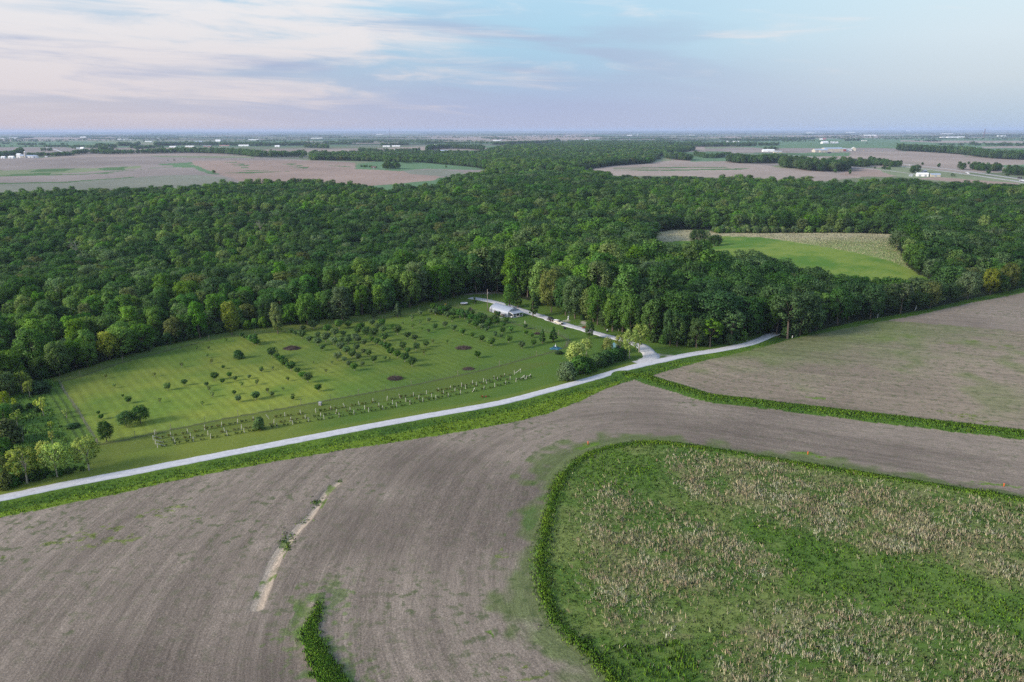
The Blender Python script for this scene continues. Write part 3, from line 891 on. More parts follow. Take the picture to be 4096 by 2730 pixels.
# ------------------------------------------------------------------ roads
def gravel_material(name, base, tracks):
    m = bpy.data.materials.new(name)
    m.use_nodes = True
    t = NT(m.node_tree)
    uv = t.n('ShaderNodeAttribute', attribute_name='lane').outputs['Vector']
    tc = t.n('ShaderNodeTexCoord')
    sp = t.n('ShaderNodeSeparateXYZ', i_0=uv)
    n1 = t.noise(tc.outputs['Object'], 0.9, 6.0, 0.7)
    mp = t.n('ShaderNodeMapping', i_0=uv)
    mp.inputs['Scale'].default_value = (3.0, 0.22, 1)
    n2 = t.noise(mp.outputs[0], 1.0, 4.0, 0.6)
    col = t.mix(1.0, base, t.ramp(n1, [(0.3, 0.80), (0.7, 1.14)]), 'MULTIPLY')
    col = t.mix(0.8, col, t.ramp(n2, [(0.3, 0.84), (0.65, 1.08)]), 'MULTIPLY')
    c = t.math('ABSOLUTE', sp.outputs[0])
    mid = t.math('MULTIPLY', t.smooth(c, 0.35, 0.1), t.smooth(n2, 0.5, 0.62))
    col = t.mix(t.math('MULTIPLY', mid, tracks), col, (0.20, 0.19, 0.16))
    b = t.n('ShaderNodeBsdfPrincipled')
    b.inputs['Roughness'].default_value = 0.95
    b.inputs['Specular IOR Level'].default_value = 0.1
    t.link(col, b.inputs['Base Color'])
    bp = t.n('ShaderNodeBump')
    bp.inputs['Strength'].default_value = 0.3
    bp.inputs['Distance'].default_value = 0.1
    t.link(n1, bp.inputs['Height'])
    t.link(bp.outputs[0], b.inputs['Normal'])
    o = t.n('ShaderNodeOutputMaterial')
    t.link(b.outputs[0], o.inputs[0])
    return m


def ribbon(name, line, width, mat, lift, rag=0.0, crown=0.06, ends=True):
    """a strip of width (a number or a function of the place along) laid on the terrain, with a slight crown and sides that run into the ground"""
    seg = np.hypot(*np.diff(line, axis=0).T)
    s = np.concatenate([[0], np.cumsum(seg)])
    n = max(4, int(s[-1] / 1.6)) if s[-1] < 3000 else max(4, int(s[-1] / 12))
    q = np.linspace(0, s[-1], n)
    lx, ly = np.interp(q, s, line[:, 0]), np.interp(q, s, line[:, 1])
    tx, ty = np.gradient(lx), np.gradient(ly)
    L = np.hypot(tx, ty)
    nx, ny = -ty / L, tx / L
    w = np.array([width(k) if callable(width) else width for k in q / s[-1]]) / 2
    rag_l = rag * (fbm(q / 2.1, q * 0 + 3, 91, 3) - 0.5) * 2
    rag_r = rag * (fbm(q / 2.1, q * 0 + 7, 92, 3) - 0.5) * 2
    offs = [(-1.0, -0.12), (-1.0, 0.0), (-0.5, 0.7), (0, 1.0), (0.5, 0.7), (1.0, 0.0), (1.0, -0.12)]
    V, A = [], []
    for k, (o, c) in enumerate(offs):
        ww = w + (rag_l if o < 0 else rag_r) * (abs(o) == 1)
        e = 0.12 if k in (0, 6) else 0.0
        x, y = lx + nx * (o * ww + math.copysign(e, o)), ly + ny * (o * ww + math.copysign(e, o))
        z = hbase(x, y) + lift + (crown * c if c >= 0 else -0.25)
        V.append(np.stack([x, y, z], 1))
        A.append(np.stack([o * w, q, q * 0], 1))
    V, A = np.concatenate(V), np.concatenate(A)
    i = np.arange(n - 1)
    F = np.concatenate([np.stack([k * n + i, (k + 1) * n + i, (k + 1) * n + i + 1, k * n + i + 1], 1) for k in range(6)])
    a, b, c = V[F[0, 0]], V[F[0, 1]], V[F[0, 3]]
    if np.cross(b - a, c - a)[2] < 0:
        F = F[:, ::-1]
    me = raw_mesh(name, V, F, mat, smooth=True)
    at = me.attributes.new('lane', 'FLOAT_VECTOR', 'POINT')
    at.data.foreach_set('vector', A.astype(np.float32).ravel())
    return obj(name, me, kind='structure')


GRAV = gravel_material('limestone_gravel', (0.50, 0.49, 0.50), 0.55)
GRAV2 = gravel_material('worn_gravel', (0.49, 0.475, 0.475), 0.6)
CONC = gravel_material('highway_concrete', (0.34, 0.33, 0.32), 0.0)
ribbon('road', ROAD, lambda k: 4.1 + 0.5 * (k > 0.72), GRAV, 0.09, rag=0.22)
ribbon('driveway', DRIVE, lambda k: 5.2 if k > 0.25 else 5.4 + 2.4 * (1 - k / 0.25), GRAV2, 0.04, rag=0.7, crown=0.05)
hw = lambda pts: smooth_line(P(pts), 8)
ribbon('highway', hw([(2900, 612), (3115, 621), (3230, 627), (3400, 640), (3500, 647), (3596, 656), (3657, 662.5), (3771, 674.5), (3924, 694.5), (4096, 720), (4400, 770)]), 11.5, CONC, 0.35, crown=0.1)
ribbon('highway', hw([(2900, 616), (3115, 625.5), (3230, 632), (3400, 645), (3500, 654), (3611, 667), (3695, 677), (3771, 685.5), (3885, 700.5), (4000, 717), (4084, 729.5), (4400, 779)]), 11.5, CONC, 0.35, crown=0.1)
ribbon('side_road', hw([(3380, 664), (3425, 671), (3505, 679), (3581, 687), (3634, 694), (3700, 704)]), 6.0, CONC, 0.3)
ribbon('country_lane', hw([(185, 590), (200, 594), (220, 599), (240, 606), (256, 611.5)]), 9.0, GRAV, 0.4)


# ------------------------------------------------------------------ trees
def unit(v):
    return v / np.maximum(np.linalg.norm(v, axis=-1, keepdims=True), 1e-9)


def leaf_cloud(rng, centres, radii, per, size, mid, flat=1.0, up=0.25, jit=0.65):
    """clumps of leaf faces; every face leans outward from its clump, so that each clump is lit as a tuft of foliage"""
    n = len(centres) * per
    c = np.repeat(centres, per, 0)
    rr = np.repeat(radii, per)[:, None]
    d = unit(rng.normal(size=(n, 3)) + (0, 0, up))
    p = c + d * rr * (0.55 + 0.5 * rng.random((n, 1))) * (1, 1, flat)
    nrm = unit(d * (1, 1, 1.2) + jit * rng.normal(size=(n, 3)))
    t = unit(np.cross(nrm, rng.normal(size=(n, 3))))
    b = np.cross(nrm, t)
    s = size * (0.6 + 0.8 * rng.random((n, 1)))
    bend = nrm * s * 0.25
    V = np.stack([p - t * s, p - b * s * 0.62 - bend, p + t * s, p + b * s * 0.62 - bend], 1).reshape(-1, 3)
    N = unit(0.85 * d + 0.45 * unit(p - mid) + 0.28 * rng.normal(size=(n, 3)))
    F = np.arange(4 * n).reshape(-1, 4)
    tint = np.clip(np.repeat(rng.normal(0.5, 0.16, len(centres)), per) + rng.normal(0, 0.14, n), 0, 1)
    return V, F, N, tint


def tube(pts, rad, k=6):
    pts = np.asarray(pts, float)
    V, F = [], []
    for i, p in enumerate(pts):
        dr = pts[min(i + 1, len(pts) - 1)] - pts[max(i - 1, 0)]
        dr = dr / max(np.linalg.norm(dr), 1e-9)
        a = np.cross(dr, (0.31, 0.95, 0.1))
        a /= max(np.linalg.norm(a), 1e-9)
        b = np.cross(dr, a)
        for j in range(k):
            w = 2 * math.pi * j / k
            V.append(p + rad[i] * (a * math.cos(w) + b * math.sin(w)))
    for i in range(len(pts) - 1):
        for j in range(k):
            F.append((i * k + j, i * k + (j + 1) % k, (i + 1) * k + (j + 1) % k, (i + 1) * k + j))
    F.append(tuple(range(k))[::-1])
    F.append(tuple((len(pts) - 1) * k + j for j in range(k)))
    return V, F


def join(parts):
    V, F = [], []
    for v, f in parts:
        o = len(V)
        V += [tuple(map(float, q)) for q in v]
        F += [tuple(i + o for i in q) for q in f]
    return V, F


# form: height, radius, height of the lowest leaves, clumps, leaves per clump, leaf size, clump radius share, profile, flatness of clumps
FORMS = {
    'broad': (16.0, 7.4, 1.8, 62, 95, 0.33, 0.30, 'round', 0.85),
    'round': (15.0, 5.9, 1.4, 50, 90, 0.32, 0.32, 'round', 0.9),
    'tall': (19.0, 5.0, 1.8, 56, 85, 0.32, 0.36, 'oval', 0.95),
    'airy': (15.0, 5.6, 4.0, 38, 75, 0.29, 0.27, 'umbrella', 0.5),
    'cone': (11.0, 2.7, 1.6, 40, 52, 0.27, 0.36, 'cone', 0.85),
    'shrub': (4.2, 3.0, 0.1, 38, 60, 0.26, 0.34, 'dome', 0.9),
    'fruit': (3.3, 1.75, 0.9, 26, 44, 0.17, 0.36, 'vase', 0.9),
    'thin': (2.8, 1.1, 0.8, 12, 22, 0.14, 0.36, 'vase', 0.9),
    'young': (10.0, 4.1, 2.6, 56, 46, 0.22, 0.24, 'round', 0.9),
    'willow': (8.5, 4.4, 0.6, 56, 48, 0.22, 0.25, 'dome', 1.1),
}


def make_crown(form, seed, lod=1.0, mat=None):
    H, Rr, z0, nc, per, size, cr, prof, flat = FORMS[form]
    rng = np.random.default_rng(seed)
    if lod < 1:
        nc, per, size = int(nc * (0.8 if lod > 0.3 else 0.5)), int(per * lod), size * (0.95 / math.sqrt(lod))
    hh = H - z0
    C, Q = [], []
    # the outline: a few lobes pushed out or in make it uneven
    lob = rng.normal(0, 1, (5, 3))
    for i in range(nc):
        u = (i + rng.random()) / nc                        # height share
        if prof == 'round':
            u = 0.08 + 0.86 * u ** 0.72
            pr = math.sqrt(max(0.03, 1 - ((u - 0.48) / 0.56) ** 2))
        elif prof == 'oval':
            u = 0.04 + 0.9 * u ** 0.8
            pr = math.sqrt(max(0.03, 1 - ((u - 0.45) / 0.58) ** 2)) * (0.9 + 0.2 * rng.random())
        elif prof == 'umbrella':
            u = 0.15 + 0.8 * u ** 0.55
            pr = math.sqrt(max(0.05, 1 - ((u - 0.62) / 0.5) ** 2))
        elif prof == 'cone':
            u = 0.03 + 0.95 * u ** 1.15
            pr = max(0.06, (1 - u) ** 0.8 * min(1, 0.5 + u * 3))
        elif prof == 'dome':
            u = 0.05 + 0.85 * u ** 0.8
            pr = math.sqrt(max(0.04, 1 - (u / 0.98) ** 2))
        else:                                              # vase
            u = 0.08 + 0.84 * u ** 0.8
            pr = max(0.15, min(1.0, 0.45 + 1.1 * u)) * math.sqrt(max(0.05, 1 - ((u - 0.5) / 0.62) ** 2))
        w = i * 2.39996 + rng.normal(0, 0.35)
        dr = np.array((math.cos(w), math.sin(w), 0.8 * (u - 0.5)))
        bump = 1 + 0.16 * np.tanh(lob @ dr / 1.2).sum() / 2.2
        rad = Rr * cr * (0.75 + 0.55 * rng.random()) * (0.6 if prof == 'cone' else 1) * (0.75 + 0.25 * pr)
        k = pr * Rr * bump * (0.62 + 0.36 * rng.random() ** 0.6)
        k = max(0.0, k - rad * 0.55)
        C.append((k * math.cos(w), k * math.sin(w), z0 + hh * u * (1 + 0.05 * rng.normal()) * (0.95 + 0.07 * bump)))
        Q.append(rad)
    C, Q = np.array(C), np.array(Q)
    C[:, 2] = np.minimum(C[:, 2], H - Q * flat * 0.5)
    V, F, N, tint = leaf_cloud(rng, C, Q, per, size, np.array((0, 0, z0 + 0.42 * hh)), flat)
    return raw_mesh('crown_' + form, V, F, mat or LEAF, lean=N, fattr=tint), C


def make_trunk(form, seed, C, bark):
    H, Rr, z0, nc, per, size, cr, prof, flat = FORMS[form]
    rng = np.random.default_rng(seed + 99)
    r0 = 0.022 * H + 0.03
    parts = []
    if prof == 'dome':
        for k in range(7):
            c = C[rng.integers(len(C))]
            parts.append(tube([(rng.normal(0, 0.25), rng.normal(0, 0.25), -0.2), c * (0.5, 0.5, 0.55), c], [0.09, 0.06, 0.02], 5))
    else:
        top = np.array((rng.normal(0, 0.04) * H, rng.normal(0, 0.04) * H, H * 0.78))
        z1 = z0 + 0.15 * (H - z0)
        parts.append(tube([(0, 0, -0.3), (0, 0, 0.4), (top[0] * 0.3, top[1] * 0.3, z1), (top[0] * 0.7, top[1] * 0.7, H * 0.55), top], [r0 * 1.35, r0, r0 * 0.8, r0 * 0.45, r0 * 0.1], 7))
        for k in range(9 if H > 5 else 5):
            c = C[rng.integers(len(C))]
            zb = min(c[2] * 0.75, z1 * (0.8 + 0.9 * rng.random()))
            b = np.array((top[0] * 0.3, top[1] * 0.3, zb))
            parts.append(tube([b, b + (c - b) * 0.5 + (0, 0, 0.05 * H), c], [r0 * 0.4, r0 * 0.25, r0 * 0.06], 5))
    V, F = join(parts)
    return raw_mesh('trunk_' + form, V, F, bark, smooth=True)


PROTO = {}
for _i, (_f, _n) in enumerate((('broad', 4), ('round', 4), ('tall', 3), ('airy', 3), ('cone', 2), ('shrub', 3), ('fruit', 5), ('thin', 4), ('young', 3), ('willow', 2))):
    PROTO[_f] = []
    for _k in range(_n):
        cm, cc = make_crown(_f, 100 * _i + _k + 7)
        PROTO[_f].append((cm, make_trunk(_f, 100 * _i + _k, cc, PALEBARK if _f in ('young', 'fruit', 'thin') else BARK)))
LOW = {f: [make_crown(f, 900 + 10 * i + k, 0.7, LEAF_MASS)[0] for k in range(3)] for i, f in enumerate(('broad', 'round', 'tall', 'airy', 'shrub'))}
FAR_LOW = [make_crown(f, 990 + i, 0.12, LEAF_MASS)[0] for i, f in enumerate(('broad', 'round', 'broad', 'tall'))]

HUE = {  # word for the look -> leaf colour
    'dark green': (0.050, 0.118, 0.026), 'deep green': (0.067, 0.153, 0.027), 'mid green': (0.092, 0.190, 0.033), 'bright green': (0.115, 0.236, 0.027),
    'pale green': (0.182, 0.269, 0.073), 'yellow-green': (0.259, 0.305, 0.039), 'grey-green': (0.119, 0.194, 0.073), 'olive': (0.144, 0.176, 0.043),
}


def plant(name, form, x, y, hue, h=None, r=None, label='', cat='tree', group=None, rng=random, trunk=True, var=None):
    H, Rr = FORMS[form][:2]
    sh = (h or H) / H
    sr = (r or Rr * sh) / Rr
    t = thing(name, (x, y, zg(x, y) - 0.05), label, cat, group, rz=rng.uniform(0, 6.283), scale=(sr, sr * rng.uniform(0.92, 1.08), sh))
    v = PROTO[form][rng.randrange(len(PROTO[form])) if var is None else var]
    c = obj('crown', v[0], t)
    hc = HUE[hue] if isinstance(hue, str) else hue
    if form in ('young', 'willow', 'thin') and hue in ('pale green', 'yellow-green'):      # thin fresh leaves
        hc = (0.34, 0.42, 0.085) if hue == 'pale green' else (0.38, 0.44, 0.06)
    j = rng.uniform(0.9, 1.12)
    c.color = (hc[0] * j, hc[1] * j, hc[2] * j, 1)
    if trunk:
        obj('trunk' if form not in ('shrub', 'willow') else 'stem', v[1], t)
    return t


ORD = 'nearest second third fourth fifth sixth seventh eighth ninth tenth eleventh twelfth thirteenth fourteenth fifteenth sixteenth seventeenth eighteenth nineteenth twentieth'.split()


def ordinal(i):
    if i < 20:
        return ORD[i]
    tens = ['twenty', 'thirty', 'forty', 'fifty', 'sixty', 'seventy', 'eighty', 'ninety'][(i + 1) // 10 - 2] if (i + 1) % 10 else None
    if tens:
        return tens + '-' + ['', 'first', 'second', 'third', 'fourth', 'fifth', 'sixth', 'seventh', 'eighth', 'ninth'][(i + 1) % 10]
    return ['twentieth', 'thirtieth', 'fortieth', 'fiftieth', 'sixtieth', 'seventieth', 'eightieth', 'ninetieth'][(i + 1) // 10 - 2]


def rank(pts, marks, cap=30):
    """for each place the landmark it is told by and its ordinal in nearness: every place goes to its nearest landmark"""
    pts = np.asarray(pts, float)
    mk = np.array([m[:2] for m in marks], float)
    D = np.hypot(pts[:, None, 0] - mk[None, :, 0], pts[:, None, 1] - mk[None, :, 1])
    own = D.argmin(1)
    out = [None] * len(pts)
    for k in range(len(marks)):
        ix = [i for i in np.argsort(D[:, k]) if own[i] == k]
        for o, i in enumerate(ix):
            out[i] = ((ordinal(o) + (' nearest' if o else '')) + ' to ' + marks[k][2])
    return out


def scatter(poly, step, jitter, rng, x0=None):
    mn, mx = poly.min(0), poly.max(0)
    gx, gy = np.meshgrid(np.arange(mn[0], mx[0], step), np.arange(mn[1], mx[1], step * 0.9))
    gx = gx + (np.arange(gx.shape[0]) % 2)[:, None] * step * 0.5
    x = gx.ravel() + rng.uniform(-jitter, jitter, gx.size) * step
    y = gy.ravel() + rng.uniform(-jitter, jitter, gx.size) * step
    m = inside(poly, x, y)
    return x[m], y[m]


def instancer(name, protos, x, y, z, pid, rot, scl, hue, label, cat, group=None):
    """one object whose points carry copies of the patterns: for growth that nobody could count"""
    c = bpy.data.collections.new(name + '_patterns')
    for i, me in enumerate(protos):
        o = bpy.data.objects.new('pattern_%03d' % i, me)
        c.objects.link(o)
    me = bpy.data.meshes.new(name)
    me.vertices.add(len(x))
    me.vertices.foreach_set('co', np.stack([x, y, z], 1).astype(np.float32).ravel())
    for nm, ty, key, val in (('pid', 'INT', 'value', np.asarray(pid, np.int32)), ('rot', 'FLOAT', 'value', np.asarray(rot, np.float32)), ('scl', 'FLOAT_VECTOR', 'vector', np.asarray(scl, np.float32).ravel()),
                            ('hue', 'FLOAT_COLOR', 'color', np.concatenate([np.asarray(hue, np.float32), np.ones((len(x), 1), np.float32)], 1).ravel())):
        a = me.attributes.new(nm, ty, 'POINT')
        a.data.foreach_set(key, val)
    g = bpy.data.node_groups.new(name, 'GeometryNodeTree')
    g.interface.new_socket('Geometry', in_out='INPUT', socket_type='NodeSocketGeometry')
    g.interface.new_socket('Geometry', in_out='OUTPUT', socket_type='NodeSocketGeometry')
    N = g.nodes.new
    gi, go = N('NodeGroupInput'), N('NodeGroupOutput')
    ci = N('GeometryNodeCollectionInfo')
    ci.inputs['Collection'].default_value = c
    ci.inputs['Separate Children'].default_value = True
    ci.inputs['Reset Children'].default_value = True
    ip = N('GeometryNodeInstanceOnPoints')
    ip.inputs['Pick Instance'].default_value = True

    def named(nm, ty):
        a = N('GeometryNodeInputNamedAttribute')
        a.data_type = ty
        a.inputs['Name'].default_value = nm
        return a.outputs['Attribute']
    cx = N('ShaderNodeCombineXYZ')
    L = g.links.new
    L(named('rot', 'FLOAT'), cx.inputs[2])
    L(gi.outputs[0], ip.inputs['Points'])
    L(ci.outputs[0], ip.inputs['Instance'])
    L(named('pid', 'INT'), ip.inputs['Instance Index'])
    L(cx.outputs[0], ip.inputs['Rotation'])
    L(named('scl', 'FLOAT_VECTOR'), ip.inputs['Scale'])
    L(ip.outputs[0], go.inputs[0])
    o = obj(name, me, label=label, cat=cat, group=group, kind='stuff')
    md = o.modifiers.new('growth', 'NODES')
    md.node_group = g
    return o


# --- the wood: where its trees stand
rs = np.random.default_rng(20)
rnd = random.Random(5)
fx_, fy_ = scatter(FOREST, 9.9, 0.40, rs)
fu, fv, fs = project(fx_, fy_, hbase(fx_, fy_) + 8)
keep = (fu > -800) & (fu < 4900)
dr_, _, _ = line_dist(DRIVE, fx_, fy_)
keep &= dr_ > 5.5
dr_, _, _ = line_dist(ROAD, fx_, fy_)
keep &= dr_ > 5.0
for _p in (MEADOW, PALE, CLEARING):
    keep &= ~inside(_p, fx_, fy_)
fx_, fy_, fu, fv = fx_[keep], fy_[keep], fu[keep], fv[keep]
fd = np.hypot(fx_, fy_)
thin = (fd > 1250) & (rs.random(len(fd)) < 0.25)
fx_, fy_, fu, fd = fx_[~thin], fy_[~thin], fu[~thin], fd[~thin]
patch = fbm(fx_ / 75, fy_ / 75, 301, 3)
patch2 = fbm(fx_ / 110, fy_ / 110, 305, 3)
# stands as the photograph shows them: paler trees in front at the left, darker ones in the hollow behind, mixed beyond
patch2 = patch2 + 0.08 * np.exp(-((fx_ + 75) / 85) ** 2 - ((fy_ - 400) / 55) ** 2) - 0.13 * np.exp(-((fx_ + 190) / 190) ** 2 - ((fy_ - 545) / 65) ** 2) - 0.06 * np.exp(-((fx_ - 60) / 90) ** 2 - ((fy_ - 430) / 70) ** 2)
patch2 = patch2 - 0.10 * np.exp(-((fx_ - 60) / 120) ** 2 - ((fy_ - 700) / 45) ** 2) + 0.05 * np.exp(-((fx_ + 40) / 260) ** 2 - ((fy_ - 880) / 120) ** 2)
order = np.argsort(fd)
inframe = (fu > -30) & (fu < 4126)

# named trees of the wood's edge: (u, v of the foot, form, look, height, radius)
EDGE = [(928, 1340, 'tall', 'yellow-green', 16, 4.0), (1112, 1336, 'tall', 'pale green', 14.5, 2.9), (700, 1368, 'round', 'olive', 11, 4.2), (440, 1440, 'broad', 'yellow-green', 12, 4.6), (305, 1470, 'round', 'bright green', 11, 5.0),
        (352, 1470, 'round', 'bright green', 10, 4.2), (800, 1352, 'tall', 'bright green', 17, 4.5), (1230, 1300, 'broad', 'bright green', 15, 5.5), (1370, 1285, 'tall', 'grey-green', 17, 6.0), (1520, 1258, 'tall', 'bright green', 15, 4.2),
        (1640, 1232, 'broad', 'bright green', 19, 6.5), (1760, 1205, 'broad', 'bright green', 19, 7.0), (1990, 1172, 'broad', 'dark green', 24, 7.5), (1905, 1172, 'tall', 'deep green', 22, 5.5), (2205, 1250, 'broad', 'olive', 22, 7.2), (2262, 1262, 'broad', 'deep green', 20, 6.5),
        (2300, 1275, 'broad', 'grey-green', 21, 7.5), (2390, 1300, 'broad', 'mid green', 19, 6.5), (2450, 1326, 'tall', 'bright green', 18, 5.0), (2520, 1345, 'broad', 'bright green', 20, 6.5), (2600, 1366, 'tall', 'mid green', 19, 4.8), (2680, 1384, 'round', 'deep green', 16, 4.5),
        (2708, 1386, 'tall', 'mid green', 14, 3.8), (2840, 1390, 'airy', 'bright green', 12.5, 5.2), (2785, 1392, 'round', 'deep green', 13, 4.2), (3008, 1342, 'cone', 'grey-green', 5, 1.6), (2925, 1376, 'airy', 'grey-green', 15, 5.5), (3150, 1352, 'airy', 'grey-green', 20, 8.0),
        (3105, 1340, 'broad', 'deep green', 19, 6.5), (3265, 1318, 'airy', 'mid green', 18, 7.0), (3350, 1300, 'broad', 'deep green', 18, 6.0), (3480, 1276, 'broad', 'dark green', 17, 6.2), (3600, 1255, 'airy', 'grey-green', 16, 6.5), (3720, 1232, 'broad', 'olive', 14, 6),
        (3870, 1198, 'broad', 'grey-green', 15, 7), (3960, 1180, 'round', 'yellow-green', 15, 5), (4030, 1165, 'broad', 'olive', 16, 6.5), (40, 1585, 'tall', 'pale green', 9, 2.6), (2420, 1318, 'round', 'deep green', 9, 4)]
ex_ = [ground(np.array([float(e[0])]), np.array([float(e[1])])) for e in EDGE]
ex_ = np.array([(float(a[0]), float(b[0])) for a, b in ex_])
near_named = np.zeros(len(fx_), bool)
for (qx, qy), e in zip(ex_, EDGE):
    near_named |= np.hypot(fx_ - qx, fy_ - qy) < e[5] * 0.95
fx_, fy_, fu, fd, patch, patch2, inframe = [a[~near_named] for a in (fx_, fy_, fu, fd, patch, patch2, inframe)]
order = np.argsort(fd)
NEAR = [i for i in order if inframe[i]][:300 - len(EDGE)]
near_set = set(NEAR)


def tall(x, p):
    return (0.80 + 0.45 * p) * (0.76 + 0.42 * float(sstep(np.float64(x), -130, -10)) * (1 - 0.75 * float(sstep(np.float64(x), 95, 190))))


def wood_look(p, p2, rnd_):
    """form and colour word from the stand the tree belongs to"""
    q = rnd_.random()
    p2 = p2 + rnd_.gauss(0, 0.03)
    if p2 > 0.56:
        hue = 'pale green' if q < 0.16 else 'mid green' if q < 0.58 else 'bright green' if q < 0.88 else 'deep green'
        form = 'tall' if rnd_.random() < 0.45 else 'round'
    elif p2 < 0.45:
        hue = 'dark green' if q < 0.42 else 'deep green' if q < 0.84 else 'olive' if q < 0.87 else 'grey-green'
        form = 'broad' if rnd_.random() < 0.6 else 'round'
    else:
        hue = 'deep green' if q < 0.30 else 'mid green' if q < 0.58 else 'bright green' if q < 0.76 else 'grey-green' if q < 0.86 else 'dark green' if q < 0.98 else 'olive'
        form = rnd_.choice(('broad', 'round', 'round', 'tall', 'airy'))
    return form, hue


LM = lambda u, v, s: (*[float(a[0]) for a in ground(np.array([float(u)]), np.array([float(v)]))], s)
WOODMARKS = [LM(*a) for a in ((234, 1530, "the fence's far west corner"), (60, 1600, 'the pale saplings at the left edge'), (577, 1420, 'the west bend of the wood edge'), (928, 1340, 'the yellow-green orchard-edge tree'), (1112, 1336, 'the slim pale orchard-edge tree'),
                              (300, 1290, 'the small clearing in the wood'), (1400, 1280, 'the wood edge behind the orchard rows'), (1700, 1220, 'the yellow crate at the wood edge'), (1950, 1200, 'the utility pole'), (2140, 1240, 'the twin maples by the hut'), (2230, 1290, 'the parked pickup'),
                              (2360, 1300, 'the red mower'), (2500, 1340, 'the black barrel by the driveway'), (2660, 1385, 'the gravel wedge of the junction'), (2840, 1390, 'the bright tree by the verge'), (3080, 1335, 'the mouth of the wood road'), (3250, 1325, 'the white post at the field edge'), (3420, 1295, 'the middle of the field hedge'), (3660, 1250, 'the leaning white post'),
                              (3850, 1205, 'the field corner at the far right'), (2900, 1000, 'the green meadow'), (3640, 1080, 'the pale grass slope'), (620, 1300, 'the wood above the west lawn'), (60, 1480, 'the wood edge at the far left'))]
pts = [tuple(q) for q in ex_] + [(fx_[i], fy_[i]) for i in NEAR]
names = rank(pts, WOODMARKS)
looks = []
for k, e in enumerate(EDGE):
    looks.append((e[2], e[3], e[4], e[5]))
for i in NEAR:
    f_, h_ = wood_look(patch[i], patch2[i], rnd)
    H_, R_ = FORMS[f_][:2]
    k = rnd.uniform(0.72, 1.18) * tall(fx_[i], patch[i])
    looks.append((f_, h_, H_ * k * rnd.uniform(0.95, 1.1), R_ * k * rnd.uniform(1.05, 1.3)))
SHAPEWORD = {'broad': 'broad', 'round': 'round', 'tall': 'tall', 'airy': 'open', 'cone': 'pointed'}
for k, ((x, y), (f_, h_, H_, R_)) in enumerate(zip(pts, looks)):
    plant('broadleaf_tree', f_, x, y, h_, H_, R_, '%s %s tree, %s' % (SHAPEWORD[f_], h_, names[k]), 'tree', 'trees of the wood', rnd)
# the rest of the wood reads as one mass
rest = np.array([i for i in range(len(fx_)) if i not in near_set])
protos = [LOW[f][v] for f in ('broad', 'round', 'tall', 'airy') for v in range(3)]
SLOT = {'broad': 0, 'round': 3, 'tall': 6, 'airy': 9}
pid, scl, hue = [], [], []
for i in rest:
    f_, h_ = wood_look(patch[i], patch2[i], rnd)
    pid.append(SLOT[f_] + rnd.randrange(3))
    hue.append(HUE[h_])
    k = rnd.uniform(0.66, 1.20) * tall(fx_[i], patch[i]) * (1.05 if fd[i] > 900 else 1)
    w = rnd.uniform(1.05, 1.42) * (1.15 if fd[i] > 1250 else 1)
    scl.append((k * w, k * w, k))
xr, yr = fx_[rest], fy_[rest]
instancer('forest', protos, xr, yr, hbase(xr, yr) - 0.2, pid, rs.uniform(0, 6.283, len(rest)), scl, hue, 'mass of leafy treetops filling the valley beyond the first rows of trees', 'wood')
# bushes and saplings under the edge of the wood
ux, uy = scatter(FOREST, 4.2, 0.45, rs)
uu, uv, _ = project(ux, uy, hbase(ux, uy))
ed, _, _ = line_dist(np.vstack([FOREST[:35]]), ux, uy)
k = (ed < 16) & (uu > -200) & (uu < 4300) & (ed > 0.8)
dr_, _, _ = line_dist(DRIVE, ux, uy)
dq_, _, _ = line_dist(ROAD, ux, uy)
park = (ux > -15) & (ux < 62) & (ed < 12)
k &= (dr_ > 6) & (dq_ > 4.5) & ~(park & (rs.random(len(ux)) < 0.85))
ux, uy = ux[k], uy[k]
pp = rs.integers(0, 3, len(ux))
hk = [HUE[('deep green', 'dark green', 'mid green', 'grey-green', 'bright green')[j]] for j in rs.integers(0, 5, len(ux))]
sc_ = rs.uniform(0.5, 1.15, (len(ux), 1)) * np.array([[0.85, 0.85, 1.1]])
instancer('undergrowth', LOW['shrub'], ux, uy, hbase(ux, uy) - 0.1, pp, rs.uniform(0, 6.283, len(ux)), sc_, hk, 'bushes and saplings crowding under the first trees of the wood', 'undergrowth')


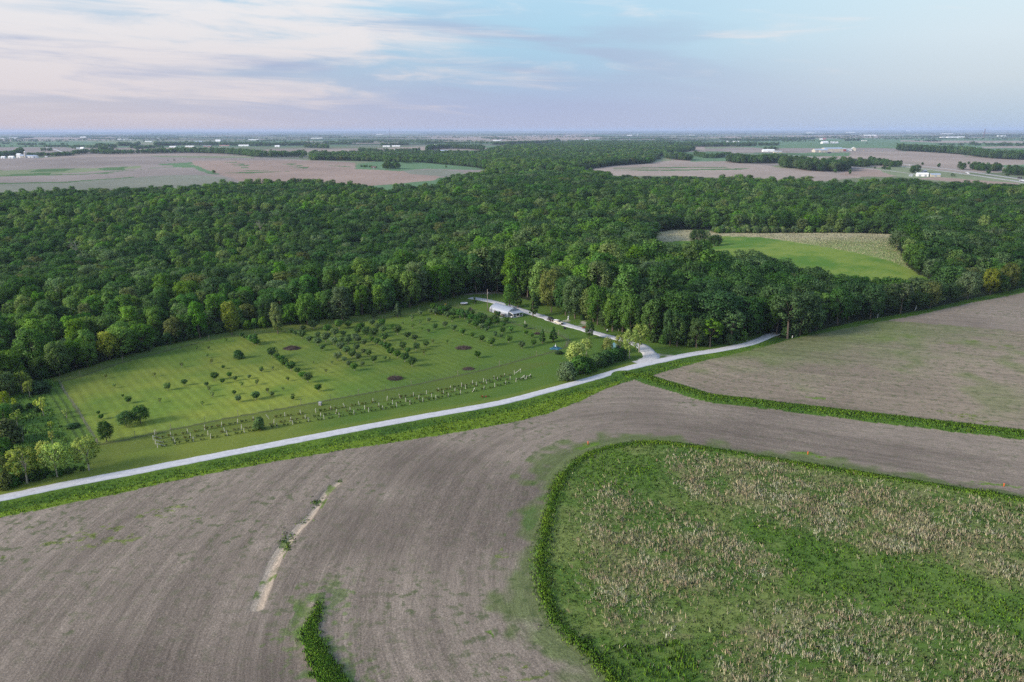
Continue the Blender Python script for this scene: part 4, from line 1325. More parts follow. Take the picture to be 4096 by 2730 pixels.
# ------------------------------------------------------------------ mesh building for made things
class B:
    """collects boxes, bars, prisms and sheets into one mesh; build() links it as ONE object"""
    def __init__(self):
        self.v, self.f = [], []

    def add(self, v, f):
        o = len(self.v)
        self.v += [tuple(map(float, p)) for p in v]
        self.f += [tuple(i + o for i in q) for q in f]
        return self

    def box(self, c, s, rz=0.0, ry=0.0):
        x, y, z = s[0] / 2, s[1] / 2, s[2] / 2
        M = Matrix.Translation(c) @ Matrix.Rotation(rz, 4, 'Z') @ Matrix.Rotation(ry, 4, 'Y')
        p = [M @ Vector((sx * x, sy * y, sz * z)) for sz in (-1, 1) for sy in (-1, 1) for sx in (-1, 1)]
        return self.add(p, [(0, 2, 3, 1), (4, 5, 7, 6), (0, 1, 5, 4), (2, 6, 7, 3), (0, 4, 6, 2), (1, 3, 7, 5)])

    def bar(self, a, b, w, h=None):
        a, b = Vector(a), Vector(b)
        d = (b - a).normalized()
        s = d.cross(Vector((0, 0, 1)))
        s = s.normalized() if s.length > 1e-3 else Vector((1, 0, 0))
        u = s.cross(d)
        h = h or w
        p = [q + s * (i * w / 2) + u * (j * h / 2) for q in (a, b) for j in (-1, 1) for i in (-1, 1)]
        return self.add(p, [(0, 2, 3, 1), (4, 5, 7, 6), (0, 1, 5, 4), (2, 6, 7, 3), (0, 4, 6, 2), (1, 3, 7, 5)])

    def tube(self, pts, rad, k=8):
        if not hasattr(rad, '__len__'):
            rad = [rad] * len(pts)
        return self.add(*tube(pts, rad, k))

    def prism(self, prof, y0, y1, axis='y'):
        """profile in (x, z) pulled along y, or profile in (y, z) pulled along x"""
        n = len(prof)
        mk = (lambda a, z, q: (a, q, z)) if axis == 'y' else (lambda a, z, q: (q, a, z))
        v = [mk(a, z, y0) for a, z in prof] + [mk(a, z, y1) for a, z in prof]
        f = [(i, (i + 1) % n, n + (i + 1) % n, n + i) for i in range(n)] + [tuple(range(n))[::-1], tuple(range(n, 2 * n))]
        return self.add(v, f)

    def build(self, name, mat, parent=None, smooth=False, bevel=0.0, **kw):
        me = raw_mesh(name, self.v, self.f, mat, smooth)
        bm = bmesh.new()
        bm.from_mesh(me)
        bmesh.ops.recalc_face_normals(bm, faces=bm.faces)
        if bevel:
            bmesh.ops.bevel(bm, geom=list(bm.edges), offset=bevel, segments=2, affect='EDGES', profile=0.6)
        bm.to_mesh(me)
        bm.free()
        return obj(name, me, parent, **kw)


WHITE = principled('white_paint', (0.75, 0.75, 0.75), 0.6, noise=0.06)
GALV = principled('galvanised_steel', (0.31, 0.335, 0.385), 0.45, 0.4, 0.15, noise=0.08, scale=1.5)
GREYWALL = principled('grey_siding', (0.30, 0.32, 0.36), 0.8, noise=0.06)
GLASSD = principled('dark_glass', (0.02, 0.025, 0.03), 0.12, 0.6)
RUBBER = principled('rubber', (0.02, 0.02, 0.022), 0.8)
CHROME = principled('bright_rim', (0.65, 0.65, 0.66), 0.3, 0.5, 0.4)
CREAM = principled('cream_car_paint', (0.62, 0.56, 0.47), 0.3, 0.5, noise=0.05)
DARKCAR = principled('dark_car_paint', (0.035, 0.032, 0.038), 0.25, 0.6)
BLACK = principled('black_plastic', (0.02, 0.02, 0.022), 0.5)
RUST = principled('rusty_steel', (0.11, 0.05, 0.035), 0.8, noise=0.3)
WOOD = principled('grey_wood', (0.27, 0.22, 0.18), 0.9, noise=0.3, scale=4)
POSTWOOD = principled('weathered_post', (0.58, 0.54, 0.48), 0.9, noise=0.25, scale=3)
POSTDARK = principled('green_steel_post', (0.10, 0.11, 0.09), 0.8, noise=0.2)
WIRE = principled('fence_wire', (0.22, 0.22, 0.22), 0.6, 0.4, 0.3)
TWIG = principled('cut_branches', (0.085, 0.065, 0.055), 0.95, 0.05, noise=0.35, scale=5)
TARP = principled('teal_tarpaulin', (0.012, 0.10, 0.16), 0.5, 0.4, noise=0.2, scale=3)
ORANGE = principled('orange_plastic', (0.62, 0.10, 0.02), 0.5)
REDP = principled('red_paint', (0.45, 0.05, 0.03), 0.4)
YELLOW = principled('yellow_paint', (0.50, 0.30, 0.03), 0.6, noise=0.2)
PALEY = principled('pale_yellow_siding', (0.55, 0.45, 0.22), 0.7, noise=0.1)
CONCRETE = principled('concrete', (0.45, 0.44, 0.42), 0.9, noise=0.12)
REDBARN = principled('barn_red', (0.28, 0.07, 0.06), 0.8, noise=0.1)
TANWALL = principled('tan_siding', (0.46, 0.42, 0.35), 0.8, noise=0.08)
BLUEROOF = principled('blue_grey_roof', (0.32, 0.38, 0.48), 0.5, 0.4)
GREYROOF = principled('grey_roof', (0.36, 0.37, 0.39), 0.6, 0.3)
BROWNROOF = principled('brown_roof', (0.16, 0.11, 0.09), 0.8)
PINKROOF = principled('dull_red_roof', (0.30, 0.12, 0.13), 0.8)

# ------------------------------------------------------------------ the orchard
o3 = lambda L: [(1000 + x / 2.353, 1200 + y / 2.353, w / 2.353, *r) for x, y, w, *r in L]
o2 = lambda L: [(200 + x / 2.353, 1400 + y / 2.353, w / 2.353, *r) for x, y, w, *r in L]
o1 = lambda L: [(1900 + x / 2.941, 1100 + y / 2.941, w / 2.941, *r) for x, y, w, *r in L]
o7 = lambda L: [(1700 + x / 7.843, 1180 + y / 7.843, w / 7.843, *r) for x, y, w, *r in L]
FRUIT = o3([(210, 545, 95, 'd'), (255, 562, 60, 'd'), (300, 608, 85, 'd'), (330, 632, 80, 'd'), (388, 670, 95, 'd'), (445, 698, 65), (490, 742, 65), (545, 780, 95), (645, 862, 72), (30, 418, 100, 'd'), (70, 425, 50, 'd'),
            (55, 935, 78, 'g'), (160, 870, 40, 't'), (205, 905, 48, 't'), (405, 925, 42, 't'), (110, 665, 38, 't'), (215, 655, 24, 't'), (715, 690, 36, 't'), (355, 765, 40, 't'), (70, 795, 44, 't'), (770, 612, 36, 't'), (598, 600, 24, 't'),
            (390, 322, 55, 'g'), (432, 340, 55, 'g'), (490, 365, 80, 'g'), (555, 405, 65, 'g'), (640, 430, 75, 'g'), (680, 478, 60, 'g'), (500, 300, 60, 'g'), (600, 280, 95, 'g'), (635, 362, 62, 'g'), (715, 400, 98, 'g'), (790, 425, 78, 'g'), (855, 478, 80, 'g'), (910, 512, 78, 'g'), (965, 548, 80, 'g'), (1015, 572, 70, 'g'),
            (840, 275, 95), (730, 315, 85), (800, 350, 85, 'g'), (865, 398, 50, 'g'), (925, 418, 72, 'g'), (1005, 478, 65, 'g'), (1070, 508, 50, 'g'), (1118, 535, 65), (1165, 592, 68), (825, 572, 82, 'g'), (885, 590, 58, 'g'), (930, 632, 62, 'g'), (982, 668, 74), (1058, 626, 48, 'g'),
            (928, 264, 68), (885, 342, 52, 'g'), (925, 372, 50, 'g'), (985, 385, 70, 'g'), (1020, 402, 66, 'g'), (1075, 432, 60, 'g'), (1010, 332, 80, 'd'), (1045, 290, 78, 'd'), (1090, 342, 88, 'd'), (1165, 352, 88, 'd'), (1145, 400, 58, 'd'), (1195, 428, 72, 'd'), (1235, 440, 52), (1265, 392, 82, 'd'), (1290, 480, 80, 'd'), (1322, 522, 76, 'd'), (1388, 548, 74, 'd'), (1458, 586, 90, 'd'), (1525, 628, 92, 'd'),
            (1245, 252, 75, 'd'), (1205, 285, 70, 'g'), (1250, 315, 72, 'g'), (1150, 246, 60, 'g'), (1345, 290, 62, 'd'), (1390, 330, 90), (1440, 470, 82), (1487, 505, 58), (1562, 478, 76, 'g'), (1655, 448, 64), (1485, 368, 68, 'd'), (1550, 390, 64, 'd'), (1270, 568, 42, 'g'), (1720, 412, 40, 't'), (1640, 520, 50, 't'), (1315, 565, 28, 't'),
            (1740, 282, 60), (1835, 258, 58, 'g'), (1918, 296, 64, 'g'), (2003, 332, 64), (2090, 358, 58), (2180, 392, 60), (2270, 434, 78), (1858, 412, 34, 't'), (2142, 548, 68), (1682, 212, 46, 'g'), (1600, 236, 38, 't'), (1525, 200, 58, 't'), (1530, 272, 46, 't'), (1680, 312, 40, 'g'), (1620, 290, 28, 't'), (1438, 238, 30, 't'), (2305, 352, 44),
            (1605, 150, 50, 'g'), (1740, 136, 50, 'g')])
FRUIT += o7([(300, 510, 250, 'd'), (420, 580, 240, 'd'), (560, 640, 300, 'd'), (700, 600, 300, 'd'), (900, 700, 280, 'd'), (1100, 730, 300, 'd'), (1250, 770, 300, 'd'), (700, 740, 220, 'g'), (330, 640, 200, 'g'), (180, 600, 180, 'g'), (850, 860, 190, 't'), (1440, 810, 220, 'd'), (1490, 650, 160, 'd'), (1700, 760, 200, 'd'), (1860, 800, 200),
             (1650, 900, 240, 'd'), (1790, 940, 220), (1390, 950, 180), (1600, 1050, 260), (2010, 1010, 190, 'd'), (2050, 880, 170, 'd'), (2250, 930, 200, 'd'), (2280, 720, 220, 'd'), (1780, 1080, 190, 'g'), (1930, 1160, 130, 'g')])
FRUIT += o1([(35, 606, 85, 'd'), (60, 530, 90, 'd'), (160, 622, 88, 'd'), (230, 565, 90), (320, 692, 76, 'd'), (332, 620, 68), (425, 674, 64), (235, 720, 58, 'g'), (300, 745, 54, 'g'), (80, 784, 70), (190, 834, 98), (395, 800, 88), (370, 566, 66, 'd'), (590, 638, 62, 'd'), (600, 706, 58), (665, 742, 62), (690, 836, 72), (550, 866, 82, 'g'), (30, 976, 72)])
FRUIT += o2([(1520, 130, 44, 't'), (1480, 76, 38, 't'), (1240, 165, 44, 't'), (985, 252, 40, 't'), (530, 270, 40, 't'), (608, 360, 40, 't'), (1110, 380, 72), (1265, 336, 62, 'g'), (1550, 286, 78, 'd'), (1625, 318, 48, 'd'), (1690, 262, 56), (1745, 292, 48, 'g'), (1875, 274, 42, 'g'), (1990, 212, 44, 'g'), (1630, 180, 38), (2098, 192, 36, 't'), (1475, 345, 44, 'd'), (1530, 445, 50, 't'), (1805, 352, 52, 't'), (1945, 334, 44, 't'),
              (1775, 492, 66, 'g'), (1735, 424, 46, 'd'), (1938, 472, 76, 'd'), (2050, 405, 42, 't'), (2090, 440, 46, 'g'), (2240, 294, 34, 't'), (2285, 474, 42), (1035, 500, 46, 't'), (738, 505, 66, 'd'), (686, 446, 30, 'd'), (457, 610, 38, 'd'), (482, 656, 52, 'd'), (1435, 524, 40, 't'), (2195, 385, 34, 't'), (1500, 390, 44, 't')])
FRUIT += [(967, 1352, 20, 'd'), (980, 1358, 18, 'd'), (994, 1363, 22, 'd'), (1008, 1373, 24, 'd'), (1022, 1382, 26, 'd'), (1113, 1330, 14, 't'), (905, 1368, 14, 't'), (835, 1400, 14, 't'), (787, 1402, 16, 't')]
fp = [gp(a[0], a[1]) for a in FRUIT]
OMARKS = [LM(*a) for a in ((1168, 1395, 'the long brush pile'), (1854, 1393, 'the flat brush pile in the east'), (1580, 1514, 'the brush pile beside the fence'), (1873, 1477, 'the ash heap'), (954, 1433, 'the lone dark bush out west'), (563, 1690, 'the two spreading trees out west'), (391, 1778, 'the south-west fence corner'),
                           (1040, 1612, 'the pale shrub in the vine rows'), (2010, 1265, 'the metal hut'), (2223, 1392, 'the teal tarp'), (2210, 1368, 'the pair of pointed trees'), (1590, 1258, 'the pointed pale fence tree'), (1780, 1222, 'the yellow crate'), (972, 1355, 'the yellow-green orchard-edge tree'), (1420, 1380, 'the middle of the dense block'), (1640, 1460, 'the front end of the dark row'),
                           (1120, 1450, 'the head of the west fruit row'), (1230, 1525, 'the foot of the west fruit row'), (600, 1560, 'the middle of the striped west lawn'), (850, 1590, 'the loose young trees in the west lawn'), (1340, 1310, 'the north end of the dense block'))]
fn = rank([(p[0], p[1]) for p in fp], OMARKS)
for a, p, nm in zip(FRUIT, fp, fn):
    k = a[3] if len(a) > 3 else 'm'
    _, _, mpp = project(*p)
    w = max(0.55, a[2] * float(mpp) * 0.5 * 1.08)
    if k == 't':
        plant('fruit_tree', 'thin', p[0], p[1], rnd.choice(('mid green', 'olive', 'grey-green')), w * 2.0, w * 0.95, 'small sparse fruit tree, ' + nm, 'fruit tree', 'fruit trees of the orchard', rnd)
    else:
        hue = {'d': 'deep green', 'g': 'grey-green', 'm': 'mid green'}[k]
        word = {'d': 'dark leafy', 'g': 'grey-green', 'm': 'round green'}[k]
        plant('fruit_tree', 'fruit', p[0], p[1], hue, w * 1.75, w, '%s fruit tree, %s' % (word, nm), 'fruit tree', 'fruit trees of the orchard', rnd)

# single trees and bushes that the photograph shows apart: u, v of the foot, form, look, height, radius, name, label
SINGLE = [
    (563, 1694, 'broad', 'dark green', 5.8, 3.0, 'spreading_tree', 'taller of two dark spreading trees in the west corner of the orchard'), (506, 1706, 'broad', 'dark green', 4.8, 2.9, 'spreading_tree', 'lower of two dark spreading trees in the west corner of the orchard'),
    (427, 1768, 'round', 'dark green', 6.5, 2.4, 'round_tree', 'dark tree on a bare stem just inside the south-west fence corner'), (954, 1434, 'shrub', 'dark green', 3.4, 2.4, 'bush', 'lone dark round bush in the west lawn beyond the striped mowing'),
    (2170, 1374, 'cone', 'dark green', 6.6, 2.2, 'pointed_tree', 'left one of a pair of pointed dark trees by the teal tarp'), (2213, 1368, 'cone', 'deep green', 7.0, 2.5, 'pointed_tree', 'right one of a pair of pointed dark trees by the teal tarp'),
    (1590, 1270, 'cone', 'grey-green', 7.2, 2.7, 'pointed_tree', 'pale pointed tree at the north fence behind the orchard'), (1497, 1274, 'cone', 'grey-green', 5, 2.0, 'pointed_tree', 'small grey-green tree by the north fence left of the pale pointed one'), (2356, 1356, 'round', 'deep green', 8.2, 2.3, 'slim_tree', 'slim young tree on a bare stem beside the driveway before the red mower'),
    (2040, 1232, 'tall', 'bright green', 12.6, 3.6, 'maple_tree', 'left bright tree of the pair behind the metal hut'), (2072, 1232, 'cone', 'bright green', 12.0, 3.0, 'maple_tree', 'right bright tree of the pair behind the metal hut'), (2132, 1268, 'cone', 'bright green', 12.6, 3.4, 'maple_tree', 'pointed bright tree on a pale stem between the hut and the driveway'),
    (2556, 1410, 'young', 'pale green', 12.2, 4.0, 'roadside_tree', 'taller pale tree on a bare stem at the bend of the driveway'), (2517, 1436, 'young', 'pale green', 12.6, 3.6, 'roadside_tree', 'pale tree on a bare stem just left of the tallest one at the driveway bend'),
    (2480, 1408, 'young', 'pale green', 7.5, 2.6, 'sapling', 'pale sapling behind the dark thicket nearest the driveway bend'), (2430, 1420, 'willow', 'pale green', 7.6, 3.2, 'sapling', 'pale feathery sapling behind the middle of the thicket'), (2345, 1425, 'young', 'pale green', 7.5, 3.0, 'sapling', 'small pale sapling between the two big pale bushes of the thicket'),
    (2305, 1452, 'willow', 'pale green', 9.0, 5.0, 'willow_bush', 'large pale feathery bush standing highest in the roadside thicket'), (2268, 1520, 'shrub', 'grey-green', 6.8, 4.2, 'rounded_shrub', 'round grey-green shrub at the road end of the thicket'), (2315, 1494, 'shrub', 'mid green', 6.6, 4.6, 'rounded_shrub', 'bright green shrub behind the round grey-green one in the thicket'),
    (2350, 1486, 'shrub', 'deep green', 5.0, 3.8, 'rounded_shrub', 'dark green shrub in the middle of the roadside thicket'), (2390, 1468, 'shrub', 'mid green', 5.2, 3.6, 'rounded_shrub', 'green shrub right of the middle in the roadside thicket'), (2425, 1456, 'shrub', 'dark green', 5.4, 3.8, 'rounded_shrub', 'second dark shrub from the driveway end of the thicket'),
    (2462, 1444, 'shrub', 'dark green', 5.2, 3.8, 'rounded_shrub', 'dark shrub at the driveway end of the thicket'), (2490, 1436, 'shrub', 'dark green', 4.0, 2.6, 'rounded_shrub', 'small dark shrub under the bare-stemmed tree by the driveway'),
    (2235, 1416, 'shrub', 'dark green', 1.2, 2.2, 'low_bush', 'low dark bush on the fence line beside the teal tarp'),
    (356, 1882, 'young', 'pale green', 9.8, 4.1, 'roadside_tree', 'right one of the row of pale trees by the road west of the fence'), (230, 1908, 'young', 'pale green', 9.6, 4.2, 'roadside_tree', 'middle one of the row of pale trees by the road west of the fence'), (109, 1934, 'young', 'pale green', 10.2, 4.2, 'roadside_tree', 'third from the right of the pale trees by the road'), (-4, 1940, 'young', 'olive', 8.0, 3.6, 'roadside_tree', 'pale tree cut by the left edge of the photograph'),
    (186, 1880, 'young', 'yellow-green', 8.5, 2.2, 'sapling', 'slim yellow-green sapling behind the middle roadside tree'), (90, 1572, 'young', 'pale green', 8.0, 3.2, 'sapling', 'bright yellow-green sapling at the far left by the wood'), (120, 1590, 'young', 'yellow-green', 6.0, 1.6, 'sapling', 'small yellow-green sapling before the dark bush at the far left'),
    (8, 1575, 'young', 'pale green', 9.0, 2.2, 'sapling', 'pale slim sapling cut by the left edge below the wood'), (20, 1640, 'young', 'yellow-green', 6.5, 2.0, 'sapling', 'yellow-green sapling low at the left edge'), (160, 1572, 'shrub', 'dark green', 4.0, 4.2, 'bush', 'dark low bush beside the bright sapling at the far left'),
    (128, 1576, 'thin', 'pale green', 5.5, 1.6, 'sapling', 'thin pale sapling between the bright sapling and the wood'), (175, 1665, 'thin', 'yellow-green', 6.5, 1.6, 'sapling', 'thin yellow-green sapling in the middle of the rough lot'), (146, 1640, 'thin', 'yellow-green', 3.5, 1.0, 'sapling', 'small yellow-green sapling left of the thin one in the rough lot'),
    (62, 1650, 'thin', 'yellow-green', 5.0, 1.2, 'sapling', 'yellow-green sapling against the dark bushes at the left edge'), (70, 1702, 'thin', 'pale green', 5.0, 1.7, 'sapling', 'pale sapling above the big dark bush at the left edge'), (92, 1765, 'thin', 'grey-green', 5.0, 1.9, 'sapling', 'blue-green sapling right of the big dark bush at the left edge'),
    (205, 1715, 'thin', 'yellow-green', 2.5, 1.0, 'sapling', 'tiny yellow-green sapling in the rough lot above the roadside trees'), (268, 1672, 'thin', 'pale green', 3.0, 1.6, 'sapling', 'low pale sapling beside the wheel tracks in the rough lot'), (210, 1775, 'thin', 'yellow-green', 4.0, 1.0, 'sapling', 'thin yellow-green sapling just above the roadside trees'),
    (118, 1632, 'shrub', 'dark green', 1.6, 1.4, 'bush', 'small dark bush in the rough lot near the thin saplings'), (152, 1648, 'shrub', 'dark green', 1.6, 1.2, 'bush', 'small dark bush under the yellow-green sapling in the rough lot'), (60, 1652, 'shrub', 'dark green', 3.0, 3.0, 'bush', 'dark bush behind the saplings at the left edge'),
    (28, 1770, 'shrub', 'olive', 7.0, 4.6, 'bush', 'big dark olive bush at the left edge of the rough lot'), (10, 1700, 'round', 'mid green', 7.0, 4.0, 'bush', 'green bush above the big olive one at the left edge'), (4, 1812, 'shrub', 'deep green', 4.5, 3.5, 'bush', 'green bush below the big olive one at the left edge'), (10, 1838, 'shrub', 'mid green', 4.0, 3.0, 'bush', 'lowest green bush at the left edge above the roadside trees'),
    (290, 1710, 'shrub', 'deep green', 1.3, 2.4, 'bush', 'low bush beside the wheel tracks of the rough lot'), (20, 1952, 'shrub', 'olive', 4.2, 2.8, 'bush', 'olive bush under the roadside trees at the left edge'), (62, 1944, 'shrub', 'deep green', 3.0, 1.8, 'bush', 'small dark bush between the first roadside trees'), (142, 1922, 'shrub', 'deep green', 4.0, 2.2, 'bush', 'dark bush right of the third roadside tree'),
    (1038, 1720, 'shrub', 'grey-green', 4.0, 2.0, 'pale_shrub', 'pale bluish shrub growing among the vine rows'), (2788, 980, 'broad', 'dark green', 13, 8, 'meadow_tree', 'big round tree standing alone on the pale grass crest'), (2858, 985, 'broad', 'dark green', 9, 7, 'meadow_tree', 'lower round tree at the left end of the green meadow'),
    (1880, 1243, 'shrub', 'dark green', 1.7, 1.4, 'bush', 'dark low bush on the fence between the hedge and the hut'), (1898, 1216, 'cone', 'deep green', 4.2, 1.5, 'slim_tree', 'small pointed tree on the grass left of the utility pole'),
]
for u, v, f_, h_, H_, R_, nm, lb in SINGLE:
    x, y = ground(np.array([float(u)]), np.array([float(v)]))
    plant(nm, f_, float(x[0]), float(y[0]), h_, H_, R_, lb, 'bush' if 'bush' in nm or 'shrub' in nm else 'tree', None, rnd)

# thickets of the rough lot and the shrub belt behind the pale grass
qx, qy = scatter(P([(0, 1950), (40, 1918), (120, 1897), (260, 1880), (345, 1874), (352, 1880), (240, 1906), (100, 1932), (10, 1955)]), 1.9, 0.45, rs)
instancer('undergrowth', LOW['shrub'], qx, qy, hbase(qx, qy), rs.integers(0, 3, len(qx)), rs.uniform(0, 6, len(qx)), rs.uniform(0.25, 0.62, (len(qx), 1)) * np.array([[0.8, 0.8, 0.75]]), [HUE[('deep green', 'mid green', 'mid green')[j]] for j in rs.integers(0, 3, len(qx))],
          'dark green thicket of brambles under the pale roadside trees', 'undergrowth')
qx, qy = scatter(P([(2850, 934), (2860, 918), (3000, 912), (3250, 918), (3500, 922), (3690, 924), (3690, 936), (3250, 933)]), 5.0, 0.45, rs)
instancer('undergrowth', LOW['shrub'], qx, qy, hbase(qx, qy), rs.integers(0, 3, len(qx)), rs.uniform(0, 6, len(qx)), rs.uniform(0.8, 1.5, (len(qx), 1)) * np.array([[1, 1, 1.0]]), [HUE[('grey-green', 'pale green', 'mid green')[j]] for j in rs.integers(0, 3, len(qx))],
          'belt of pale green shrubs between the pale grass slope and the far wood', 'undergrowth')


# bare dead trees standing out of the wood
def dead_tree(u, v, h, label, seed, lean=0.0, spread=0.5):
    x, y, z = gp(u, v)
    rg = np.random.default_rng(seed)
    t = thing('dead_tree', (x, y, z), label, 'dead tree')
    b = B()
    top = np.array((lean * h, 0, h * 0.8))
    b.tube([(0, 0, -0.2), (top[0] * 0.3, 0.1, h * 0.4), top], [0.34, 0.24, 0.06], 7)
    b.build('trunk', DEADWOOD, t, smooth=True)
    for k in range(13):
        f = 0.35 + 0.6 * k / 13
        p = np.array((top[0] * f, 0, top[2] * f))
        w = rg.uniform(0, 6.283)
        L = h * spread * rg.uniform(0.5, 1.0) * (1.15 - 0.5 * f)
        e = p + (math.cos(w) * L * 0.7, math.sin(w) * L * 0.7, L * 0.75)
        m_ = (p + e) / 2 + rg.normal(0, 0.06 * L, 3)
        bb = B().tube([p, m_, e], [0.16, 0.1, 0.03], 5)
        for q in range(3):
            s_ = m_ + (e - m_) * (0.2 + 0.3 * q)
            bb.tube([s_, s_ + rg.normal(0, 0.3, 3) * L + (0, 0, 0.2 * L)], [0.06, 0.02], 4)
        bb.build('branch', DEADWOOD, t, smooth=True)


dead_tree(312, 1060, 21, 'bare grey dead tree standing above the wood at the left', 3, 0.02, 0.42)
dead_tree(262, 1400, 11, 'pale dead tree leaning left over the wood edge above the fence corner', 4, -0.22, 0.4)
dead_tree(2836, 1340, 16, 'crooked white dead trunk among the dark trees near the wood road', 5, 0.05, 0.25)
dead_tree(3170, 1345, 8, 'grey dead tree at the edge of the field beside the wood road', 6, 0.12, 0.4)
dead_tree(1045, 960, 20, 'bare grey treetop in the middle of the wood', 7, 0.0, 0.5)

# ------------------------------------------------------------------ fence round the orchard, vine rows
def along(line, step, start=0.0):
    seg = np.hypot(*np.diff(line, axis=0).T)
    s = np.concatenate([[0], np.cumsum(seg)])
    q = np.arange(start, s[-1], step)
    return np.interp(q, s, line[:, 0]), np.interp(q, s, line[:, 1])


def fence():
    line = ORCHARD_FENCE
    x0, y0 = line[0]
    z0 = zg(x0, y0)
    t = thing('wire_fence', (x0, y0, z0), 'tall wire fence on thin posts running right round the orchard', 'fence')
    px, py = along(line, 10.4)
    for i, (x, y) in enumerate(zip(px[:98], py[:98])):
        z = zg(x, y) - z0
        if i % 2:
            B().box((x - x0, y - y0, z + 1.0), (0.09, 0.09, 2.4)).build('post', POSTDARK, t)
        else:
            b = B().tube([(x - x0, y - y0, z - 0.3), (x - x0, y - y0, z + 2.35)], 0.07, 7)
            b.build('post', WOOD, t)
    fx, fy = along(line, 3.0)
    fz = height(fx, fy)
    b = B()
    for hgt in (0.25, 0.6, 0.95, 1.3, 1.7, 2.1):
        for i in range(len(fx) - 1):
            b.bar((fx[i] - x0, fy[i] - y0, fz[i] - z0 + hgt), (fx[i + 1] - x0, fy[i + 1] - y0, fz[i + 1] - z0 + hgt), 0.014)
    b.build('wire', WIRE, t)


fence()
VROWS = [('front', [(630.5, 1792), (1168, 1699.6), (1297, 1679), (1536, 1640), (1756, 1596.5), (1961, 1554), (2053, 1531), (2122, 1513)]),
         ('middle', [(622, 1777), (1153, 1688), (1280.5, 1667.5), (1519, 1628.4), (1738.6, 1587.6), (1988, 1525), (2098, 1517)]),
         ('back', [(614, 1761), (1007, 1685), (1265, 1651.7), (1501, 1611.4), (1719, 1576), (1966, 1521.7), (2058, 1498.6), (2082, 1491)])]
VINE = [None]


def vine_mesh():
    rg = np.random.default_rng(77)
    C = np.array([(rg.uniform(-1.3, 1.3), rg.normal(0, 0.14), rg.uniform(0.35, 1.0)) for _ in range(12)])
    V, F, N, ti = leaf_cloud(rg, C, np.full(12, 0.3), 20, 0.12, np.array((0, 0, 0.2)))
    return raw_mesh('foliage', V, F, LEAF, lean=N, fattr=ti)


VM = [vine_mesh(), raw_mesh('stem', *tube([(0, 0, -0.1), (0.03, 0.02, 0.4), (0.0, 0, 0.9)], [0.03, 0.025, 0.012], 5), BARK)]
for rname, pts_ in VROWS:
    ln = P(pts_)
    x0, y0 = ln[0]
    z0 = zg(x0, y0)
    t = thing('vine_trellis', (x0, y0, z0), '%s row of pale weathered vineyard posts strung with wire beside the road' % rname, 'trellis', 'three trellis rows of the vineyard')
    px, py = along(ln, 5.0)
    px, py = np.append(px, ln[-1, 0]), np.append(py, ln[-1, 1])
    pz = height(px, py)
    for i, (x, y, z) in enumerate(zip(px, py, pz)):
        le = rnd.gauss(0, 0.07) if rnd.random() < 0.8 else rnd.gauss(0, 0.3)
        L = rnd.uniform(1.45, 1.75)
        B().tube([(x - x0, y - y0, z - z0 - 0.2), (x - x0 + le * L, y - y0 + 0.3 * le, z - z0 + L)], [0.085, 0.075], 8).build('post', POSTWOOD, t)
    dv = np.array((px[1] - px[0], py[1] - py[0]))
    dv = dv / np.hypot(*dv)
    for e, sg in ((0, 1), (len(px) - 1, -1)):
        q = np.array((px[e], py[e])) + sg * dv * 2.3
        B().bar((px[e] - x0, py[e] - y0, pz[e] - z0 + 1.35), (q[0] - x0, q[1] - y0, pz[e] - z0 + 0.1), 0.12).build('brace', POSTWOOD, t)
    b = B()
    for hgt in (0.7, 1.25):
        for i in range(len(px) - 1):
            b.bar((px[i] - x0, py[i] - y0, pz[i] - z0 + hgt), (px[i + 1] - x0, py[i + 1] - y0, pz[i + 1] - z0 + hgt), 0.012)
    b.build('wire', WIRE, t)
    vx, vy = along(ln, 3.6, 1.8)
    for i, (x, y) in enumerate(zip(vx, vy)):
        if rnd.random() < 0.06:
            continue
        s_ = rnd.uniform(0.55, 1.15)
        pale = rname != 'front' and rnd.random() < 0.75
        v = thing('grape_vine', (x, y, zg(x, y)), '%s vine on the %s trellis row, %s to its west end' % ('yellowish' if pale else 'green', rname, ordinal(i)), 'vine', 'grape vines on the trellis rows', rz=math.atan2(dv[1], dv[0]) + rnd.gauss(0, 0.1), scale=(s_, 1, s_ * rnd.uniform(0.7, 1.1)))
        o = obj('foliage', VM[0], v)
        o.color = (*((0.170, 0.165, 0.035) if pale else (0.070, 0.115, 0.026)), 1)
        obj('stem', VM[1], v)


# ------------------------------------------------------------------ brush piles, ash heap
def brush_pile(u, v, rx, ry, h, label, seed, name='brush_pile', cat='brush pile'):
    x, y, z = gp(u, v)
    rg = np.random.default_rng(seed)
    b = B()
    for k in range(420):
        w, q = rg.uniform(0, 6.283), math.sqrt(rg.random())
        c = np.array((math.cos(w) * q * rx, math.sin(w) * q * ry, h * (1 - q * q) * rg.uniform(0.4, 1.0)))
        d = rg.normal(size=3) * (1, 1, 0.3)
        d = d / np.linalg.norm(d) * rg.uniform(0.5, 1.3)
        b.tube([c - d, c + rg.normal(0, 0.08, 3), c + d], [0.05, 0.045, 0.02], 4)
    n = 24
    V = [(0, 0, h * 0.75)] + [(math.cos(2 * math.pi * i / n) * rx * f * rg.uniform(0.9, 1.1), math.sin(2 * math.pi * i / n) * ry * f * rg.uniform(0.9, 1.1), zq) for f, zq in ((0.5, h * 0.6), (0.98, -0.05)) for i in range(n)]
    F = [(0, 1 + i, 1 + (i + 1) % n) for i in range(n)] + [(1 + i, 1 + n + i, 1 + n + (i + 1) % n, 1 + (i + 1) % n) for i in range(n)]
    b.add(V, F)
    o = b.build(name, TWIG, None, label=label, cat=cat)
    o.location = (x, y, z)


